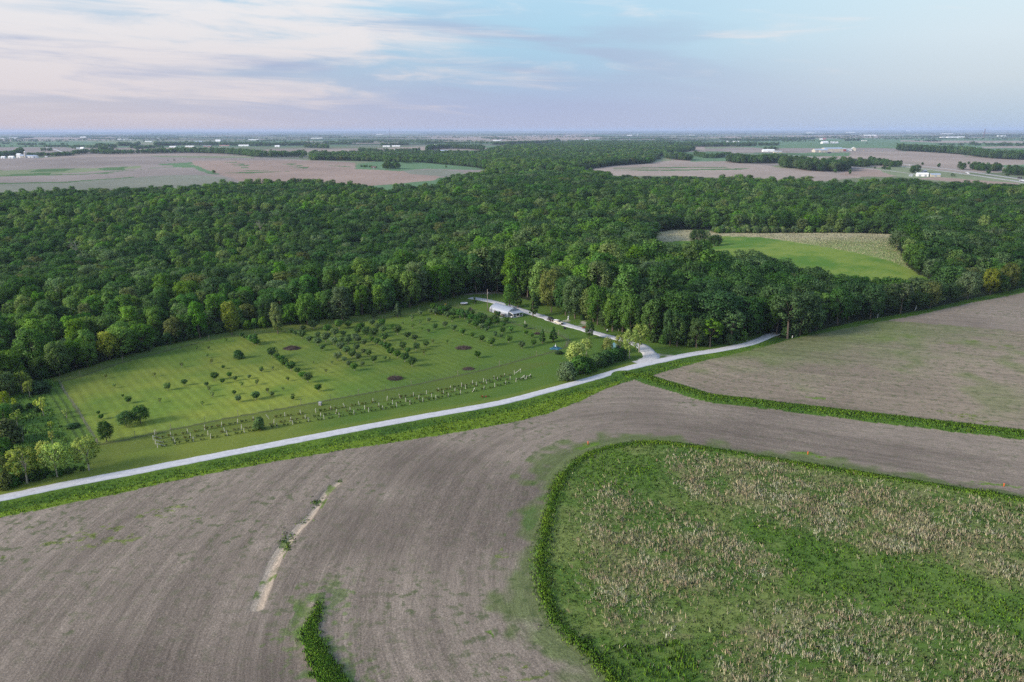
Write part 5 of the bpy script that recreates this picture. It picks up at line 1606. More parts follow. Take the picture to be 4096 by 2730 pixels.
brush_pile(1168, 1396, 3.4, 2.6, 1.3, 'long dark pile of cut branches left of the dense orchard rows', 1)
brush_pile(1854, 1394, 3.2, 2.6, 0.9, 'dark flat pile of cut branches in the lawn below the hut', 2)
brush_pile(1580, 1516, 2.7, 2.3, 0.9, 'dark pile of cut branches close to the fence and the vine rows', 3)
brush_pile(1873, 1477, 2.0, 1.7, 0.25, 'flat grey heap of ash and twigs near the fence', 4, 'ash_heap', 'ash heap')
brush_pile(2150, 1337, 0.9, 0.7, 0.5, 'small heap of brown earth beside the pointed dark trees', 5, 'earth_heap', 'earth heap')


# ------------------------------------------------------------------ the metal hut
def hut():
    A, Bq = np.array(gp(2030.6, 1270.3)), np.array(gp(1957.6, 1246.6))           # near long side: front corner, back corner
    ax = (A - Bq)[:2]
    Lh = float(np.linalg.norm(ax))
    ang = math.atan2(ax[1], ax[0])
    Wd, Hh = 8.2, 4.4
    t = thing('metal_hut', (A[0], A[1], A[2]), 'arched corrugated metal hut with a white railed porch at the wood edge', 'hut', None, rz=ang)
    # local: +x out of the front gable, +y towards the far long side; the shell runs from x = -L to 0
    side = 1
    prof = []
    for k in range(25):
        w = math.pi * k / 24
        c, s = math.cos(w), math.sin(w)
        y = Wd / 2 - Wd / 2 * math.copysign(abs(c) ** 0.42, c)
        z = 0.05 + (Hh - 1.25) * min(1, abs(s) ** 0.42 * 1.0)
        z += 1.2 * max(0, 1 - abs(y - Wd / 2) / (Wd / 2 - 0.35))
        prof.append((y, z))
    V, F = [], []
    n = 96
    for i in range(n + 1):
        x = -Lh + Lh * i / n
        o = 0.05 * math.sin(i / n * 26 * 2 * math.pi)
        for y, z in prof:
            cy_, cz = Wd / 2, 1.6
            d = math.hypot(y - cy_, z - cz) or 1
            V.append((x, (y + (y - cy_) / d * o) * side, z + (z - cz) / d * o * (z > 0.3)))
    m_ = len(prof)
    for i in range(n):
        for j in range(m_ - 1):
            F.append((i * m_ + j, i * m_ + j + 1, (i + 1) * m_ + j + 1, (i + 1) * m_ + j))
    B().add(V, F).build('roof_shell', GALV, t, smooth=True)
    for nm, x in (('front_gable', -0.12), ('back_gable', -Lh + 0.12)):
        pr = [(y * side, z - 0.06) for y, z in prof]
        B().prism(pr, x - 0.05, x + 0.05, 'x').build(nm, GREYWALL, t)
    f_ = B().box((Lh * -0.5, Wd / 2, 0.0), (Lh + 0.3, Wd + 0.3, 0.24))
    f_.build('footing', CONCRETE, t)

    def window(y, z, w, h):
        fr = B().box((-0.045, y, z), (0.07, w + 0.22, h + 0.22)).build('window', WHITE, t)
        B().box((-0.005, y, z + h * 0.26), (0.03, w, h * 0.40)).box((-0.005, y, z - h * 0.26), (0.03, w, h * 0.40)).build('pane', GLASSD, fr)
    window(3.7, 3.55, 0.55, 0.75)
    window(0.95, 1.55, 0.8, 1.25)
    window(2.2, 1.5, 0.8, 1.2)
    B().box((-0.03, 4.6, 1.1), (0.05, 1.0, 2.1)).build('door', BLACK, t)
    # porch
    D, y0, y1, zt, zb = 2.9, 1.25, 7.6, 2.75, 2.05
    B().prism([(-0.02, zt), (D + 0.25, zb), (D + 0.25, zb + 0.09), (-0.02, zt + 0.09)], y0 - 0.25, y1 + 0.25).build('porch_roof', GALV, t)
    B().bar((0.05, y0 - 0.27, zt - 0.03), (D + 0.2, y0 - 0.27, zb - 0.03), 0.06, 0.22).build('fascia', WHITE, t)
    B().box((D / 2, (y0 + y1) / 2, 0.06), (D + 0.3, y1 - y0 + 0.3, 0.16)).build('porch_floor', CONCRETE, t)
    ys = [y0, y0 + 2.2, y0 + 4.1, y1]
    for y in ys:
        B().box((D, y, 1.05), (0.16, 0.16, 1.98)).build('porch_post', WHITE, t)
    B().box((D, (y0 + y1) / 2, zb - 0.06), (0.14, y1 - y0, 0.18)).build('porch_beam', WHITE, t)
    for ya, yb in ((ys[0], ys[1]), (ys[2], ys[3])):
        B().box((D, (ya + yb) / 2, 0.98), (0.1, yb - ya - 0.16, 0.13)).box((D, (ya + yb) / 2, 0.22), (0.1, yb - ya - 0.16, 0.12)).build('railing', WHITE, t)
        B().box((D - 0.06, (ya + yb) / 2, 0.60), (0.03, yb - ya - 0.18, 0.62)).build('screen', principled('dark_screen', (0.05, 0.05, 0.055), 0.9), t)
    B().box((0.6, 6.1, 1.0), (0.9, 1.6, 0.9)).build('cupboard', BLACK, t)
    W_ = lambda x, y, z=0.0: Matrix.Translation((A[0], A[1], A[2])) @ Matrix.Rotation(ang, 4, 'Z') @ Vector((x, y, z))
    # things standing along the near long side and on the porch
    def at(name, x, y, label, cat):
        p = W_(x, y)
        return thing(name, (p[0], p[1], zg(p[0], p[1])), label, cat, None, rz=ang)
    q = at('steel_rack', -Lh + 1.0, -0.7, 'rusty open steel frame leaning at the back corner of the hut', 'rack')
    for dx in (-0.8, 0.8):
        B().box((dx, 0, 0.95), (0.09, 0.09, 1.9)).build('upright', RUST, q)
    B().box((0, 0, 1.85), (1.7, 0.09, 0.09)).box((0, 0, 0.7), (1.6, 0.07, 0.07)).build('rail', RUST, q)
    B().box((1.2, 0.25, 1.5), (0.22, 0.1, 3.0)).build('plank', BLACK, q)
    q = at('smoker_cabinet', -Lh * 0.62, -0.75, 'rusty brown cabinet with a frame above it against the hut wall', 'cabinet')
    B().box((0, 0, 0.85), (1.0, 0.7, 1.6)).build('body', RUST, q, bevel=0.03)
    B().box((0, -0.37, 0.9), (0.8, 0.04, 1.2)).build('door', principled('dark_rust', (0.07, 0.035, 0.03), 0.8), q)
    B().bar((-0.6, 0, 1.6), (-0.6, 0, 2.2), 0.06).bar((-0.6, 0, 2.2), (0.4, 0, 2.2), 0.06).bar((0.4, 0, 2.2), (0.4, 0, 1.6), 0.06).build('frame', RUST, q)
    q = at('dark_barrel', -Lh * 0.45, -0.8, 'dark blue rounded barrel standing against the hut wall', 'barrel')
    B().tube([(0, 0, 0), (0, 0, 0.2), (0, 0, 0.8), (0, 0, 1.0), (0, 0, 1.02)], [0.5, 0.56, 0.56, 0.45, 0.1], 16).build('body', principled('slate_plastic', (0.05, 0.06, 0.09), 0.5), q, smooth=True)
    B().tube([(0, 0, 1.0), (0, 0, 1.08)], [0.3, 0.28], 12).build('lid', BLACK, q)
    q = at('work_bench', -Lh * 0.22, -0.8, 'long grey wooden bench with braced legs along the hut wall', 'bench')
    B().box((0, 0, 1.2), (4.0, 0.5, 0.1)).build('top', WOOD, q)
    for dx in (-1.9, -0.65, 0.65, 1.9):
        B().box((dx, 0, 0.6), (0.1, 0.4, 1.15)).build('leg', WOOD, q)
    B().box((0.4, -0.1, 0.7), (1.4, 0.3, 0.35)).build('shelf', principled('brown_board', (0.2, 0.12, 0.08), 0.8), q)
    q = at('garden_tractor', 2.3, 0.55, 'small white and black machine parked at the open corner of the porch', 'garden tractor')
    B().box((0, 0, 0.55), (1.1, 0.5, 0.3)).box((0.35, 0, 0.8), (0.5, 0.45, 0.3)).build('body', WHITE, q, bevel=0.03)
    B().box((-0.35, 0, 0.85), (0.4, 0.4, 0.12)).box((-0.52, 0, 1.05), (0.08, 0.4, 0.4)).build('seat', BLACK, q)
    for dx, r_ in ((-0.4, 0.32), (0.45, 0.24)):
        for dy in (-0.36, 0.36):
            B().tube([(dx, dy - 0.09, r_), (dx, dy + 0.09, r_)], r_, 14).build('wheel', RUBBER, q)
    p = gp(2005, 1272)
    o = B().box((0, 0, 0.06), (1.5, 0.9, 0.1), 0.3).box((0.1, 0.05, 0.14), (1.1, 0.7, 0.06), 0.2).build('slab', CONCRETE, None, label='pale flat slab lying on the grass before the hut', cat='slab')
    o.location = p


hut()


# ------------------------------------------------------------------ poles, posts and small things on the grass
def utility_pole(u, v, h, label, arms=True):
    x, y, z = gp(u, v)
    t = thing('utility_pole', (x, y, z), label, 'utility pole')
    B().tube([(0, 0, -0.3), (0, 0, h)], [0.19, 0.12], 9).build('pole', WOOD, t, smooth=True)
    if arms:
        B().box((0.22, 0, h * 0.86), (0.26, 0.26, 0.75)).build('transformer', GALV, t)
        B().tube([(0, 0, h), (0, 0, h + 0.25)], [0.05, 0.04], 6).build('insulator', CONCRETE, t)
    return t


utility_pole(1950.5, 1246, 11.6, 'tall grey wooden utility pole at the back corner of the metal hut')


def simple_post(name, u, v, h, r, mat, label, cat='post', lean=0.0, cap=None):
    x, y, z = gp(u, v)
    t = thing(name, (x, y, z), label, cat)
    B().tube([(0, 0, -0.1), (lean * h, 0, h)], [r, r * 0.9], 10).build('shaft', mat, t, smooth=True)
    if cap:
        B().tube([(lean * h, 0, h), (lean * h, 0, h + r * 2.2)], [r * 1.5, r * 1.2], 10).build('head', cap, t)
    return t


for u, v, lb in ((2352, 1778, 'orange drain riser in the green patch left of the prairie top'), (3231, 1819, 'orange drain riser in the green strip beyond the middle of the prairie'), (4015, 1947, 'orange drain riser near the right edge of the photograph')):
    t = simple_post('drain_riser', u, v, 0.75, 0.13, ORANGE, lb, 'marker')
    t['group'] = 'orange drain risers in the stubble'
    B().tube([(0, 0, 0.75), (0, 0, 0.92)], [0.2, 0.17], 10).build('cap', ORANGE, t)
for u, v, h, lb, le in ((2474, 1325, 1.9, 'pale post before the dark trees right of the black barrel', 0), (3168, 1352, 1.0, 'short white post at the field edge by the wood road', 0.2), (3660, 1243, 2.2, 'white post leaning right at the edge of the field hedge', 0.25), (3510, 1272, 1.6, 'white stake in the field hedge left of the leaning post', 0),
                        (2100, 1302, 1.9, 'thick pale post with a box at the fence below the hut', 0), (2263, 1304, 0.1, '', 0)):
    if lb:
        simple_post('marker_post', u, v, h, 0.14, WHITE if 'white' in lb else POSTWOOD, lb, 'post', le, POSTWOOD)
t = simple_post('meter_post', 2273, 1281, 2.0, 0.28, WHITE, 'white electric meter post under the trees by the parking place', 'meter post')
B().tube([(0.35, 0.2, 0), (0.35, 0.2, 4.3)], 0.06, 7).build('riser_pipe', GALV, t)
B().box((-0.02, -0.26, 1.5), (0.4, 0.1, 0.6)).build('meter_box', GALV, t)
x, y, z = gp(2259, 1317)
t = thing('fire_box', (x, y, z), 'black square fire box on the grass edge below the pickup', 'fire box', None, 0.1)
B().box((0, 0, 0.45), (1.15, 0.9, 0.7)).build('body', BLACK, t, bevel=0.03)
B().box((0, 0, 0.84), (1.2, 0.95, 0.06)).build('lid', principled('dull_black', (0.035, 0.035, 0.04), 0.4), t)
x, y, z = gp(2429, 1329)
t = thing('barrel', (x, y, z), 'black barrel with a white top beside the driveway', 'barrel')
B().tube([(0, 0, 0), (0, 0, 0.9)], [0.38, 0.36], 12).build('body', BLACK, t)
B().tube([(0, 0, 0.9), (0, 0, 1.1), (0, 0, 1.3)], [0.3, 0.3, 0.12], 12).build('lid', WHITE, t)
x, y, z = gp(2337, 1315)
t = thing('riding_mower', (x, y, z), 'red riding mower half hidden by the slim tree at the driveway', 'mower', None, 0.4)
B().box((0.4, 0, 0.7), (0.9, 0.6, 0.5)).box((-0.4, 0, 0.5), (0.9, 0.75, 0.3)).build('body', REDP, t, bevel=0.05)
B().box((-0.45, 0, 0.8), (0.45, 0.45, 0.14)).box((-0.66, 0, 1.05), (0.1, 0.45, 0.45)).build('seat', BLACK, t)
for dx, r_ in ((-0.55, 0.36), (0.6, 0.26)):
    for dy in (-0.42, 0.42):
        w = B().tube([(dx, dy - 0.11, r_), (dx, dy + 0.11, r_)], r_, 14).build('wheel', RUBBER, t)
        B().tube([(dx, dy - 0.13, r_), (dx, dy + 0.13, r_)], r_ * 0.5, 10).build('rim', WHITE, w)
x, y, z = gp(1781, 1228)
t = thing('yellow_crate', (x, y, z), 'yellow crate standing at the dark wood edge above the hedge', 'crate', None, 0.15)
B().box((0, 0, 0.75), (1.0, 0.8, 1.5)).build('body', YELLOW, t, bevel=0.04)
B().box((0, 0, 1.53), (1.1, 0.9, 0.08)).build('lid', YELLOW, t)
x, y, z = gp(1856, 1219)
t = thing('trampoline', (x, y, z), 'pale round trampoline on the grass at the wood edge', 'trampoline')
n = 28
b = B().add([(0, 0, 0.8)] + [(1.9 * math.cos(2 * math.pi * i / n), 1.9 * math.sin(2 * math.pi * i / n), 0.85) for i in range(n)], [(0, 1 + i, 1 + (i + 1) % n) for i in range(n)])
b.build('bed', principled('grey_canvas', (0.42, 0.40, 0.45), 0.7), t)
b = B().tube([(1.95 * math.cos(2 * math.pi * i / n), 1.95 * math.sin(2 * math.pi * i / n), 0.85) for i in range(n + 1)], 0.07, 6)
b.build('rim', WHITE, t)
for i in range(4):
    w = math.pi / 4 + i * math.pi / 2
    B().tube([(1.8 * math.cos(w), 1.8 * math.sin(w), 0), (1.9 * math.cos(w), 1.9 * math.sin(w), 0.85)], 0.04, 6).build('leg', GALV, t)
# the teal tarpaulin heap with its white pole, in a ring of low hoops
x, y, z = gp(2222, 1396)
t = thing('tarp_heap', (x, y, z), 'teal tarpaulin heap with a white pole in its middle on the orchard lawn', 'tarp')
n, V, F = 40, [(0, 0, 1.25)], []
rg = np.random.default_rng(9)
for k, (f_, zz_) in enumerate(((0.25, 0.95), (0.55, 0.45), (0.8, 0.2), (1.0, 0.02))):
    for i in range(n):
        w = 2 * math.pi * i / n
        e = 1 + 0.22 * math.sin(5 * w + 1) + 0.12 * math.sin(9 * w)
        V.append((2.5 * f_ * e * math.cos(w), 1.7 * f_ * e * math.sin(w), zz_ * (1 + 0.3 * rg.normal() * (k < 3)) if k < 3 else 0.02))
F = [(0, 1 + i, 1 + (i + 1) % n) for i in range(n)] + [(1 + k * n + i, 1 + (k + 1) * n + i, 1 + (k + 1) * n + (i + 1) % n, 1 + k * n + (i + 1) % n) for k in range(3) for i in range(n)]
B().add(V, F).build('sheet', TARP, t)
B().tube([(0, 0, 0.8), (0.06, 0, 2.3)], [0.09, 0.08], 8).tube([(0, 0, 1.1), (0, 0, 1.5)], [0.42, 0.22], 10).build('pole', WHITE, t)
x, y, z = gp(2463, 1398)
t = thing('tarp_shelter', (x, y, z), 'pale blue tarpaulin shelter half hidden among the saplings by the driveway', 'shelter', None, 0.5)
BT = principled('pale_blue_tarp', (0.08, 0.17, 0.20), 0.5, noise=0.15)
B().prism([(-1.6, 0.0), (-1.5, 1.7), (0, 2.7), (1.5, 1.7), (1.6, 0.0), (1.5, 0.0), (1.4, 1.65), (0, 2.6), (-1.4, 1.65), (-1.5, 0.0)], -1.6, 1.6).build('sheet', BT, t)
for sx in (-1.45, 1.45):
    B().bar((sx, -1.6, 0), (sx, -1.6, 1.7), 0.07).bar((sx, -1.6, 1.7), (0, -1.6, 2.65), 0.07).build('pole', WHITE, t)
x, y, z = gp(2440, 1283)
t = thing('garden_shed', (x, y, z), 'pale yellow shed glimpsed between the trees behind the parking place', 'shed', None, 0.3)
B().prism([(-3, 0), (-3, 2.6), (0, 4.2), (3, 2.6), (3, 0)], -3, 3).build('wall', PALEY, t)
B().prism([(-3.3, 2.5), (0, 4.35), (3.3, 2.5), (3.3, 2.65), (0, 4.5), (-3.3, 2.65)], -3.3, 3.3).build('roof', GREYROOF, t)
B().box((0, -3.03, 1.0), (1.0, 0.08, 2.0)).build('door', WHITE, t)
x, y, z = gp(478, 1750)
t = thing('fence_gate', (0, 0, 0), 'grey wooden gate panel at the fence beside the west end of the vine rows', 'gate')
t.location = gp(625, 1737)
B().box((0, 0, 0.75), (0.1, 1.2, 1.3), 0.5).build('panel', WOOD, t)
B().box((-0.25, -0.5, 0.8), (0.12, 0.12, 1.7)).build('post', POSTWOOD, t)
x, y, z = gp(1281, 1622)
t = thing('grey_box', (x, y, z), 'grey box standing at the fence in the middle of the vine rows', 'box', None, -0.3)
B().box((0, 0, 0.55), (1.0, 0.7, 1.1)).build('body', principled('dull_grey', (0.22, 0.21, 0.22), 0.8), t, bevel=0.03)
B().box((0, 0, 1.13), (1.1, 0.8, 0.06)).build('lid', GREYROOF, t)
x, y, z = gp(1940, 1590)
t = thing('flower_bed', (x, y, z), 'small bed of grasses and red flowers on the verge beside the road', 'flower bed')
rg = np.random.default_rng(12)
V, F, N, ti = leaf_cloud(rg, np.array([(rg.uniform(-1.6, 1.6), rg.uniform(-0.6, 0.6), 0.35) for _ in range(14)]), np.full(14, 0.35), 16, 0.1, np.zeros(3))
o = obj('foliage', raw_mesh('foliage', V, F, LEAF, lean=N, fattr=ti), t)
o.color = (0.16, 0.17, 0.06, 1)
B().box((-0.9, 0, 0.3), (0.35, 0.3, 0.6), 0.4).box((0.3, 0.2, 0.2), (0.5, 0.4, 0.4), 0.2).build('planter', REDP, t, bevel=0.04)


# ------------------------------------------------------------------ vehicles by the hut
def wheels(t, pts, r, w, rimmat=CHROME):
    for x, y in pts:
        o = B().tube([(x, y - w / 2, r), (x, y - w / 2 + 0.03, r), (x, y + w / 2 - 0.03, r), (x, y + w / 2, r)], [r * 0.9, r, r, r * 0.9], 18).build('wheel', RUBBER, t)
        B().tube([(x, y - w / 2 - 0.012, r), (x, y + w / 2 + 0.012, r)], r * 0.62, 14).build('rim', rimmat, o)


def loft(prof, half):
    """side profile (x, z) with a half width at each point: a body that narrows towards the roof"""
    n = len(prof)
    v = [(x, -h, z) for (x, z), h in zip(prof, half)] + [(x, h, z) for (x, z), h in zip(prof, half)]
    f = [(i, (i + 1) % n, n + (i + 1) % n, n + i) for i in range(n)] + [tuple(range(n))[::-1], tuple(range(n, 2 * n))]
    return v, f


def pickup():
    a, b = np.array(gp(2219, 1294.0)), np.array(gp(2238.5, 1300.5))               # near side tyres
    d = (b - a)[:2]
    ang = math.atan2(d[1], d[0])
    nrm = np.array((-math.sin(ang), math.cos(ang)))
    c = (a + b)[:2] / 2 + nrm * 0.85
    t = thing('pickup_truck', (c[0], c[1], zg(*c) + 0.06), 'cream pickup truck with a box topper parked on the gravel beside the wood', 'pickup', None, ang)
    B().add(*loft([(-2.75, 0.55), (-2.8, 1.05), (-1.0, 1.08), (-0.95, 1.12), (0.95, 1.10), (1.05, 1.12), (2.55, 1.02), (2.75, 0.85), (2.75, 0.5), (2.2, 0.38), (-2.2, 0.42)], [0.95, 0.97, 0.98, 0.98, 0.98, 0.97, 0.93, 0.9, 0.9, 0.9, 0.9])).build('body', CREAM, t, bevel=0.04)
    B().add(*loft([(-0.92, 1.1), (-0.78, 1.78), (0.25, 1.82), (0.95, 1.14)], [0.9, 0.72, 0.72, 0.88])).build('cab', CREAM, t, bevel=0.04)
    B().add(*loft([(-2.76, 1.06), (-2.66, 1.72), (-0.98, 1.76), (-0.94, 1.08)], [0.9, 0.78, 0.78, 0.9])).build('topper', WHITE, t, bevel=0.04)
    B().add([(0.36, -0.70, 1.77), (0.36, 0.70, 1.77), (0.96, 0.84, 1.20), (0.96, -0.84, 1.20)], [(0, 1, 2, 3)]).build('windscreen', GLASSD, t)
    for s in (-1, 1):
        B().add([(-0.62, s * 0.865, 1.22), (0.62, s * 0.865, 1.22), (0.18, s * 0.765, 1.70), (-0.6, s * 0.77, 1.70)], [(0, 1, 2, 3) if s < 0 else (3, 2, 1, 0)]).build('side_window', GLASSD, t)
        B().add([(-2.5, s * 0.895, 1.22), (-1.15, s * 0.895, 1.22), (-1.2, s * 0.82, 1.60), (-2.45, s * 0.82, 1.58)], [(0, 1, 2, 3) if s < 0 else (3, 2, 1, 0)]).build('topper_window', GLASSD, t)
        B().box((2.72, s * 0.72, 0.86), (0.1, 0.3, 0.18)).build('headlight', CHROME, t)
        B().box((0.72, s * 1.06, 1.2), (0.1, 0.16, 0.16)).build('mirror', BLACK, t)
    B().box((2.76, 0, 0.86), (0.06, 1.05, 0.26)).build('grille', BLACK, t)
    B().box((2.84, 0, 0.58), (0.16, 1.75, 0.2)).build('bumper', DARKCAR, t, bevel=0.03)
    wheels(t, [(-1.65, -0.84), (-1.65, 0.84), (1.75, -0.84), (1.75, 0.84)], 0.38, 0.26)
    # trailer behind it, with a dark car on the deck
    th = ang + 0.05
    c2 = c - np.array((math.cos(ang), math.sin(ang))) * 5.9
    t = thing('car_trailer', (c2[0], c2[1], zg(*c2) + 0.06), 'flat two-axle trailer hitched behind the cream pickup', 'trailer', None, th)
    B().box((0, 0, 0.62), (4.9, 1.9, 0.12)).build('deck', RUST, t)
    B().bar((2.4, 0.7, 0.6), (3.4, 0, 0.55), 0.1).bar((2.4, -0.7, 0.6), (3.4, 0, 0.55), 0.1).build('drawbar', BLACK, t)
    for s in (-1, 1):
        B().box((-0.55, s * 1.1, 0.82), (1.8, 0.3, 0.06)).build('mudguard', BLACK, t)
    wheels(t, [(-1.0, -1.1), (-1.0, 1.1), (-0.15, -1.1), (-0.15, 1.1)], 0.34, 0.2, WHITE)
    p = Vector((c2[0], c2[1], zg(*c2) + 0.06 + 0.69))
    k = thing('hatchback_car', p, 'dark car with a broken front riding on the trailer', 'car', None, th)
    B().add(*loft([(-1.95, 0.35), (-2.0, 0.8), (-1.9, 0.95), (0.85, 0.92), (1.95, 0.72), (2.0, 0.45), (1.9, 0.25), (-1.8, 0.25)], [0.82, 0.84, 0.84, 0.84, 0.78, 0.76, 0.76, 0.8])).build('body', DARKCAR, k, bevel=0.05)
    B().add(*loft([(-1.9, 0.93), (-1.45, 1.4), (0.0, 1.45), (0.9, 0.92)], [0.78, 0.62, 0.62, 0.76])).build('cabin', DARKCAR, k, bevel=0.04)
    B().add([(0.06, -0.58, 1.42), (0.06, 0.58, 1.42), (0.9, 0.72, 0.96), (0.9, -0.72, 0.96)], [(0, 1, 2, 3)]).build('windscreen', GLASSD, k)
    for s in (-1, 1):
        B().add([(-1.4, s * 0.745, 1.0), (0.6, s * 0.745, 1.0), (-0.02, s * 0.645, 1.36), (-1.2, s * 0.65, 1.34)], [(0, 1, 2, 3) if s < 0 else (3, 2, 1, 0)]).build('side_window', GLASSD, k)
        B().box((1.93, s * 0.58, 0.66), (0.14, 0.3, 0.14)).build('headlight', CHROME, k)
    B().box((2.0, 0, 0.42), (0.1, 1.4, 0.18)).build('bumper', CHROME, k, bevel=0.02)
    wheels(k, [(-1.25, -0.74), (-1.25, 0.74), (1.25, -0.74), (1.25, 0.74)], 0.3, 0.2)


pickup()


# ------------------------------------------------------------------ grass that stands up: ditch, terrace bank, prairie
def blades(name, x, y, per, h, w, spread, colour, label, cat, lean=0.35, seed=1, nup=1.0, zfun=height, hue_jit=0.25):
    """per blades at each tuft (x, y); h, w, spread and colour may vary from tuft to tuft"""
    rg = np.random.default_rng(seed)
    n = len(x)
    z = zfun(x, y)
    k = n * per
    rep = lambda a: np.repeat(np.broadcast_to(np.asarray(a, float), (n,)), per)
    X, Y, Z, Hh, Ww, Sp = rep(x), rep(y), rep(z), rep(h), rep(w), rep(spread)
    a = rg.uniform(0, 6.283, k)
    q = np.sqrt(rg.random(k)) * Sp
    bx, by = X + np.cos(a) * q, Y + np.sin(a) * q
    hh = Hh * rg.uniform(0.6, 1.15, k)
    b = rg.uniform(0, 6.283, k)
    le = np.abs(rg.normal(0, 1, k)) * lean * hh
    tx, ty = bx + np.cos(a + rg.normal(0, 0.6, k)) * le, by + np.sin(a + rg.normal(0, 0.6, k)) * le
    wx, wy = np.cos(b) * Ww / 2, np.sin(b) * Ww / 2
    V = np.stack([np.stack([bx - wx, by - wy, Z - 0.05], 1), np.stack([bx + wx, by + wy, Z - 0.05], 1), np.stack([tx + wx * 0.35, ty + wy * 0.35, Z + hh], 1), np.stack([tx - wx * 0.35, ty - wy * 0.35, Z + hh * 0.93], 1)], 1).reshape(-1, 3)
    F = np.arange(4 * k).reshape(-1, 4)
    d = np.stack([np.cos(a), np.sin(a), np.full(k, 2.6 * nup)], 1) + 0.35 * rg.normal(size=(k, 3))
    N = unit(d)
    colour = np.asarray(colour) * 1.3
    me = raw_mesh(name, V, F, BLADE, lean=N)
    c = np.repeat(np.broadcast_to(np.asarray(colour, float), (n, 3)), per, 0) * (1 + hue_jit * rg.normal(size=(k, 1)).clip(-1.6, 1.6)) * (1 + 0.08 * rg.normal(size=(k, 3)))
    at = me.attributes.new('blade', 'FLOAT_COLOR', 'FACE')
    at.data.foreach_set('color', np.concatenate([np.clip(c, 0.004, 0.8), np.ones((k, 1))], 1).astype(np.float32).ravel())
    return obj(name, me, label=label, cat=cat, kind='stuff')


def mixc(a, b, k):
    return np.asarray(a) + (np.asarray(b) - np.asarray(a)) * np.clip(k, 0, 1)[:, None]


def spots(poly, dens, seed):
    mn, mx = poly.min(0), poly.max(0)
    rg = np.random.default_rng(seed)
    n = int((mx - mn).prod() * dens)
    x, y = rg.uniform(mn[0], mx[0], n), rg.uniform(mn[1], mx[1], n)
    m = inside(poly, x, y)
    x, y = x[m], y[m]
    u, v, _ = project(x, y, hbase(x, y))
    m = (u > -500) & (u < 4600) & (v < 3000)
    return x[m], y[m]


